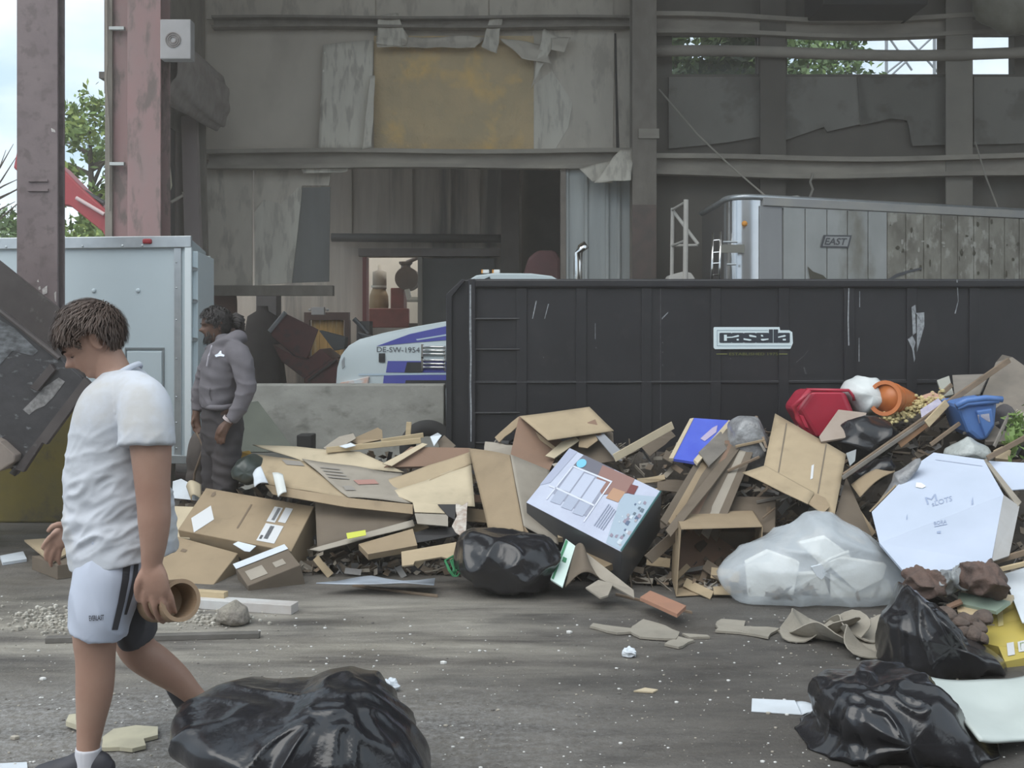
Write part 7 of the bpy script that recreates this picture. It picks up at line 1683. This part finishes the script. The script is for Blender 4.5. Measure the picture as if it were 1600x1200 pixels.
def mask2(th, z):
    a = abs((th+math.pi) % (2*math.pi) - math.pi)
    if a < 0.9: return z > 0.172
    if a < 1.3: return z > 0.135
    if a < 1.75: return z > 0.11
    return z > 0.06
h2.hair('hair', man2, M_hair2, mask2, lambda th, z: 0.010+0.012*max(0,(z-0.1)/0.13), 700, 21, 0.035, None, 0.004)
bd = MB(); rr = random.Random(6)
for k in range(34):                                          # tied locks behind the head
    a = rr.uniform(0, 6.28); q = Vector((-0.10, 0.035*math.cos(a), 0.14+0.035*math.sin(a))); e = Vector((-0.165-rr.uniform(0,0.02), 0.075*math.cos(a), 0.115+0.055*math.sin(a))); f = Vector((-0.165, 0.06*math.cos(a), 0.075+0.04*math.sin(a)))
    bd.tube([h2.w(q), h2.w(q.lerp(e,0.5)+Vector((0,0,0.02))), h2.w(e), h2.w(f)], [0.010,0.013,0.013,0.006], 7)
bd.build('tied_locks', M_hair2, man2, smooth=True)
bd = MB()
for k in range(420):                                         # beard
    th = rr.gauss(0, 0.55); z = rr.uniform(0.004, 0.05) if abs(th) < 0.7 else rr.uniform(0.02, 0.085)
    if abs(th) > 1.35: continue
    p = head_pt(th, z); d = Vector((0.35*math.cos(th), 0.2*math.sin(th), -1)).normalized(); L = rr.uniform(0.02,0.05)*(1.0 if abs(th) < 0.5 else 0.5)
    s_ = Vector((-math.sin(th), math.cos(th), 0))*0.004; n_ = Vector((math.cos(th), math.sin(th), 0))*0.006
    bd.add([h2.w(p-s_), h2.w(p+s_), h2.w(p+d*L+n_+s_*0.3), h2.w(p+d*L+n_-s_*0.3)], [[0,1,2,3]])
bd.build('beard', M_hair2, man2)
for sg in (-1, 1):
    e = MB(); e.ball(h2.w(head_pt(sg*0.38, 0.118)+Vector((-0.006,0,0))), 0.011, 0.011, 0.010, 12, 8); e.build('eye', mat('eye_white', (0.45,0.42,0.4), rough=0.3), man2, smooth=True)
    e = MB(); e.ball(h2.w(head_pt(sg*0.38, 0.118)+Vector((0.002,0,0))), 0.005, 0.005, 0.005, 10, 6); e.build('iris', mat('iris_dark', (0.02,0.012,0.01), rough=0.2), man2, smooth=True)
    eb_ = MB()
    for k in range(14):
        t = k/13; p = head_pt(sg*lerp(0.16, 0.62, t), 0.137+0.004*math.sin(t*2.6)); d = Vector((0.002, sg*0.010, 0.001)); n_ = Vector((0.003,0,0))
        eb_.add([h2.w(p+n_), h2.w(p+n_+d+Vector((0,0,0.002))), h2.w(p+n_+d-Vector((0,0,0.004))), h2.w(p+n_-Vector((0,0,0.004)))], [[0,1,2,3]])
    eb_.build('eyebrow', M_hair2, man2)
l2 = MB(); l2.grid(lambda a, t: h2.w(head_pt(lerp(-0.26,0.26,a), lerp(0.052,0.0735,t)) + Vector((0.0012,0,0))), 20, 8); l2.build('lips', mat('lip_brown', (0.15,0.07,0.06), rough=0.4), man2, smooth=True)
MB().tube([Q2(307,676,0.165), Q2(318,700,0.1), Q2(304,740,0.2), Q2(300,790,0.25), Q2(298,838,0.3)], 0.010, 8).build('picking_stick', WOODB, label='thin bent stick held in the hooded man far hand', cat='stick')
blob('dark_sack', [(296,700),(302,676),(322,668),(330,690),(326,730),(330,830),(296,830)], 8.75, 0.3, mat('dark_sack', (0.06,0.05,0.045), (0.09,0.075,0.068), 8, 0.9), 'dark brown sack behind the hooded man legs beside the trailer corner', 'bag', 0.02, 51, 60, 24, floor=False)
sheet('yellow_rag', [(368,714),(376,706),(390,704),(392,710),(384,717),(372,719)], mat('amber_rag', (0.55,0.32,0.06), (0.48,0.27,0.05), 8), 'small bright amber rag beside the hooded man trousers', 'rag', off=0.05, th=0.02, jag=0.004)
blob('dark_green_bag', [(366,745),(372,720),(395,714),(410,724),(414,748),(390,756)], 8.0, 0.3, mat('bottle_green_bag', (0.03,0.04,0.035), (0.045,0.055,0.05), 6, 0.35), 'dark green bag between the hooded man and the flattened carton', 'bag', 0.03, 53, 60, 24, floor=False)

# ---------------------------------------------------------------- outside: trees and a red boom
M_bark = mat('bark', (0.10,0.085,0.07), rough=0.95)
def leaf_mat(name, c, c2):
    m = mat(name, c, c2, 1.2, 0.6)
    return m
def tree(base, height, rx, rz, zc, n, lm, label, leaf=0.11, seed=1, lean=0.0, spiky=0.0):
    r = random.Random(seed); base = Vector(base)
    t = thing('leafy_tree', label, 'tree', base, 'trees seen past the hall')
    tb_ = MB(); tb_.tube([base, base+Vector((0.1,0,height*0.45)), base+Vector((lean,0,height*0.92))], [0.2,0.13,0.03], 8)
    for k in range(14):
        h = r.uniform(0.35, 0.85)*height; a = r.uniform(0, 6.28); L = rx*r.uniform(0.5, 0.95)
        p0 = base+Vector((lean*h/height,0,h)); p1 = p0+Vector((math.cos(a)*L, math.sin(a)*L, L*r.uniform(0.2,0.8)))
        tb_.tube([p0, (p0+p1)/2+Vector((0,0,0.1)), p1], [0.06,0.035,0.012], 5)
    tb_.build('trunk', M_bark, t)
    cb = MB(); c0 = base+Vector((lean*0.7,0,zc))
    clumps = []
    for k in range(46):
        a, b = r.uniform(0,6.28), math.acos(r.uniform(-1,1)); q = r.uniform(0.35,1.0)**0.6
        clumps.append((c0+Vector((math.sin(b)*math.cos(a)*rx*q, math.sin(b)*math.sin(a)*rx*q, math.cos(b)*rz*q)), r.uniform(0.25,0.6)*rx*0.55))
    for k in range(n):
        c, rr = clumps[k % len(clumps)]
        p = c + Vector((r.gauss(0,1), r.gauss(0,1), r.gauss(0,0.8)))*rr*0.6
        a = Vector((r.gauss(0,1), r.gauss(0,1), r.gauss(0,1))).normalized(); b = a.cross(Vector((r.gauss(0,1), r.gauss(0,1), r.gauss(0,1)))).normalized()
        s = leaf*r.uniform(0.6,1.3)
        cb.add([p-a*s, p+b*s*0.45, p+a*s, p-b*s*0.45], [[0,1,2,3]], 0 if r.random() < 0.7 else 1)
    cb.build('foliage', lm, t, kind='stuff')
    return t
L1 = [leaf_mat('leaf_green', (0.17,0.26,0.07), (0.12,0.20,0.05)), leaf_mat('leaf_lime', (0.30,0.38,0.10), (0.22,0.30,0.07))]
L2 = [leaf_mat('leaf_deep', (0.10,0.17,0.05), (0.07,0.12,0.04)), leaf_mat('leaf_green', (0.17,0.26,0.07), (0.12,0.20,0.05))]
tree((Xat(140,24), 24, 0), 6.6, 1.25, 2.4, 4.4, 5200, L1, 'tall light green leafy tree standing between the two left steel columns', 0.10, 3)
tree((Xat(110,21), 21, 0), 3.6, 1.0, 1.4, 2.4, 3600, L1, 'lower bushy green tree under the red boom, behind the cargo trailer', 0.08, 5)
tree((Xat(-10,28), 28, 0), 4.4, 1.5, 1.6, 3.2, 3600, L2, 'dark green tree with bare twigs at the edge of the picture, above the trailer roof', 0.10, 8)
mb = MB(); r_ = random.Random(4)
tree((Xat(1105,24), 24, 0), 9.6, 2.0, 2.2, 7.4, 5200, L2, 'leafy tree filling the window strip nearest the steel column', 0.13, 12)
tree((Xat(1262,32), 32, 0), 10.6, 1.9, 2.2, 9.0, 4200, L2, 'leafy tree seen at one end of the middle window strip', 0.13, 15)
# bare twigs
bt = MB(); b0 = P(-20, 330, 25.6)
for k in range(12):
    p0 = b0 + Vector((r_.uniform(-0.3,0.2), 0, r_.uniform(-0.6,0.4))); p1 = p0 + Vector((r_.uniform(0.3,1.0), r_.uniform(-0.2,0.2), r_.uniform(0.2,1.5)))
    bt.tube([p0, (p0+p1)/2+Vector((0.05,0,0.05)), p1], [0.03,0.02,0.006], 5)
bt.tube([Vector((b0.x,b0.y,0)), b0], [0.1,0.04], 6)
bt.build('bare_sapling', M_bark, label='bare leafless sapling twigs against the sky, above the dark green tree', cat='tree')
# pylon bracing beyond the windows
py = thing('steel_truss', 'thin steel cross bracing of a tower seen through the middle windows', 'tower', P(1420, 584, 40))
for a, b in (((1390,60),(1425,110)), ((1455,60),(1385,125)), ((1400,40),(1470,118)), ((1365,130),(1410,95))):
    MB().tube([P(*a,40), P(*b,40)], 0.04, 6).build('brace', mat('pylon_grey', (0.25,0.27,0.29)), py)
for u in (1385, 1460):
    MB().tube([Vector((Xat(u,40),40,-0.4)), P(u,20,40)], 0.06, 6).build('tower_leg', mat('pylon_grey', (0.25,0.27,0.29)), py)
# red boom of a machine in the yard
bm = thing('excavator_boom', 'red machine boom slanting down behind the cargo trailer roof', 'machine', P(150, 640, 17))
M_br = mat('machine_red', (0.42,0.045,0.06), (0.34,0.04,0.05), 3, 0.45)
db = 17.0
MB().prism([P(30,215,db), P(97,262,db), P(130,296,db), P(170,332,db), P(215,420,db), P(190,420,db), P(160,362,db), P(110,322,db), P(85,318,db), P(20,262,db)], (0,0.35,0)).build('boom', M_br, bm, bevel=0.03)
MB().tube([P(119,309,db-0.05), P(163,335,db-0.05)], 0.03, 10).build('hydraulic_rod', mat('pink_white_rod', (0.7,0.55,0.55)), bm)
MB().tube([P(128,298,db+0.1), P(163,318,db+0.1)], 0.045, 10).build('hose', M_tk, bm)
MB().box(Vector((Xat(185,db),db,0)), (0.8,0,0), (0,1.2,0), (0,0,Zat(415,db))).build('machine_body', M_br, bm, bevel=0.05)
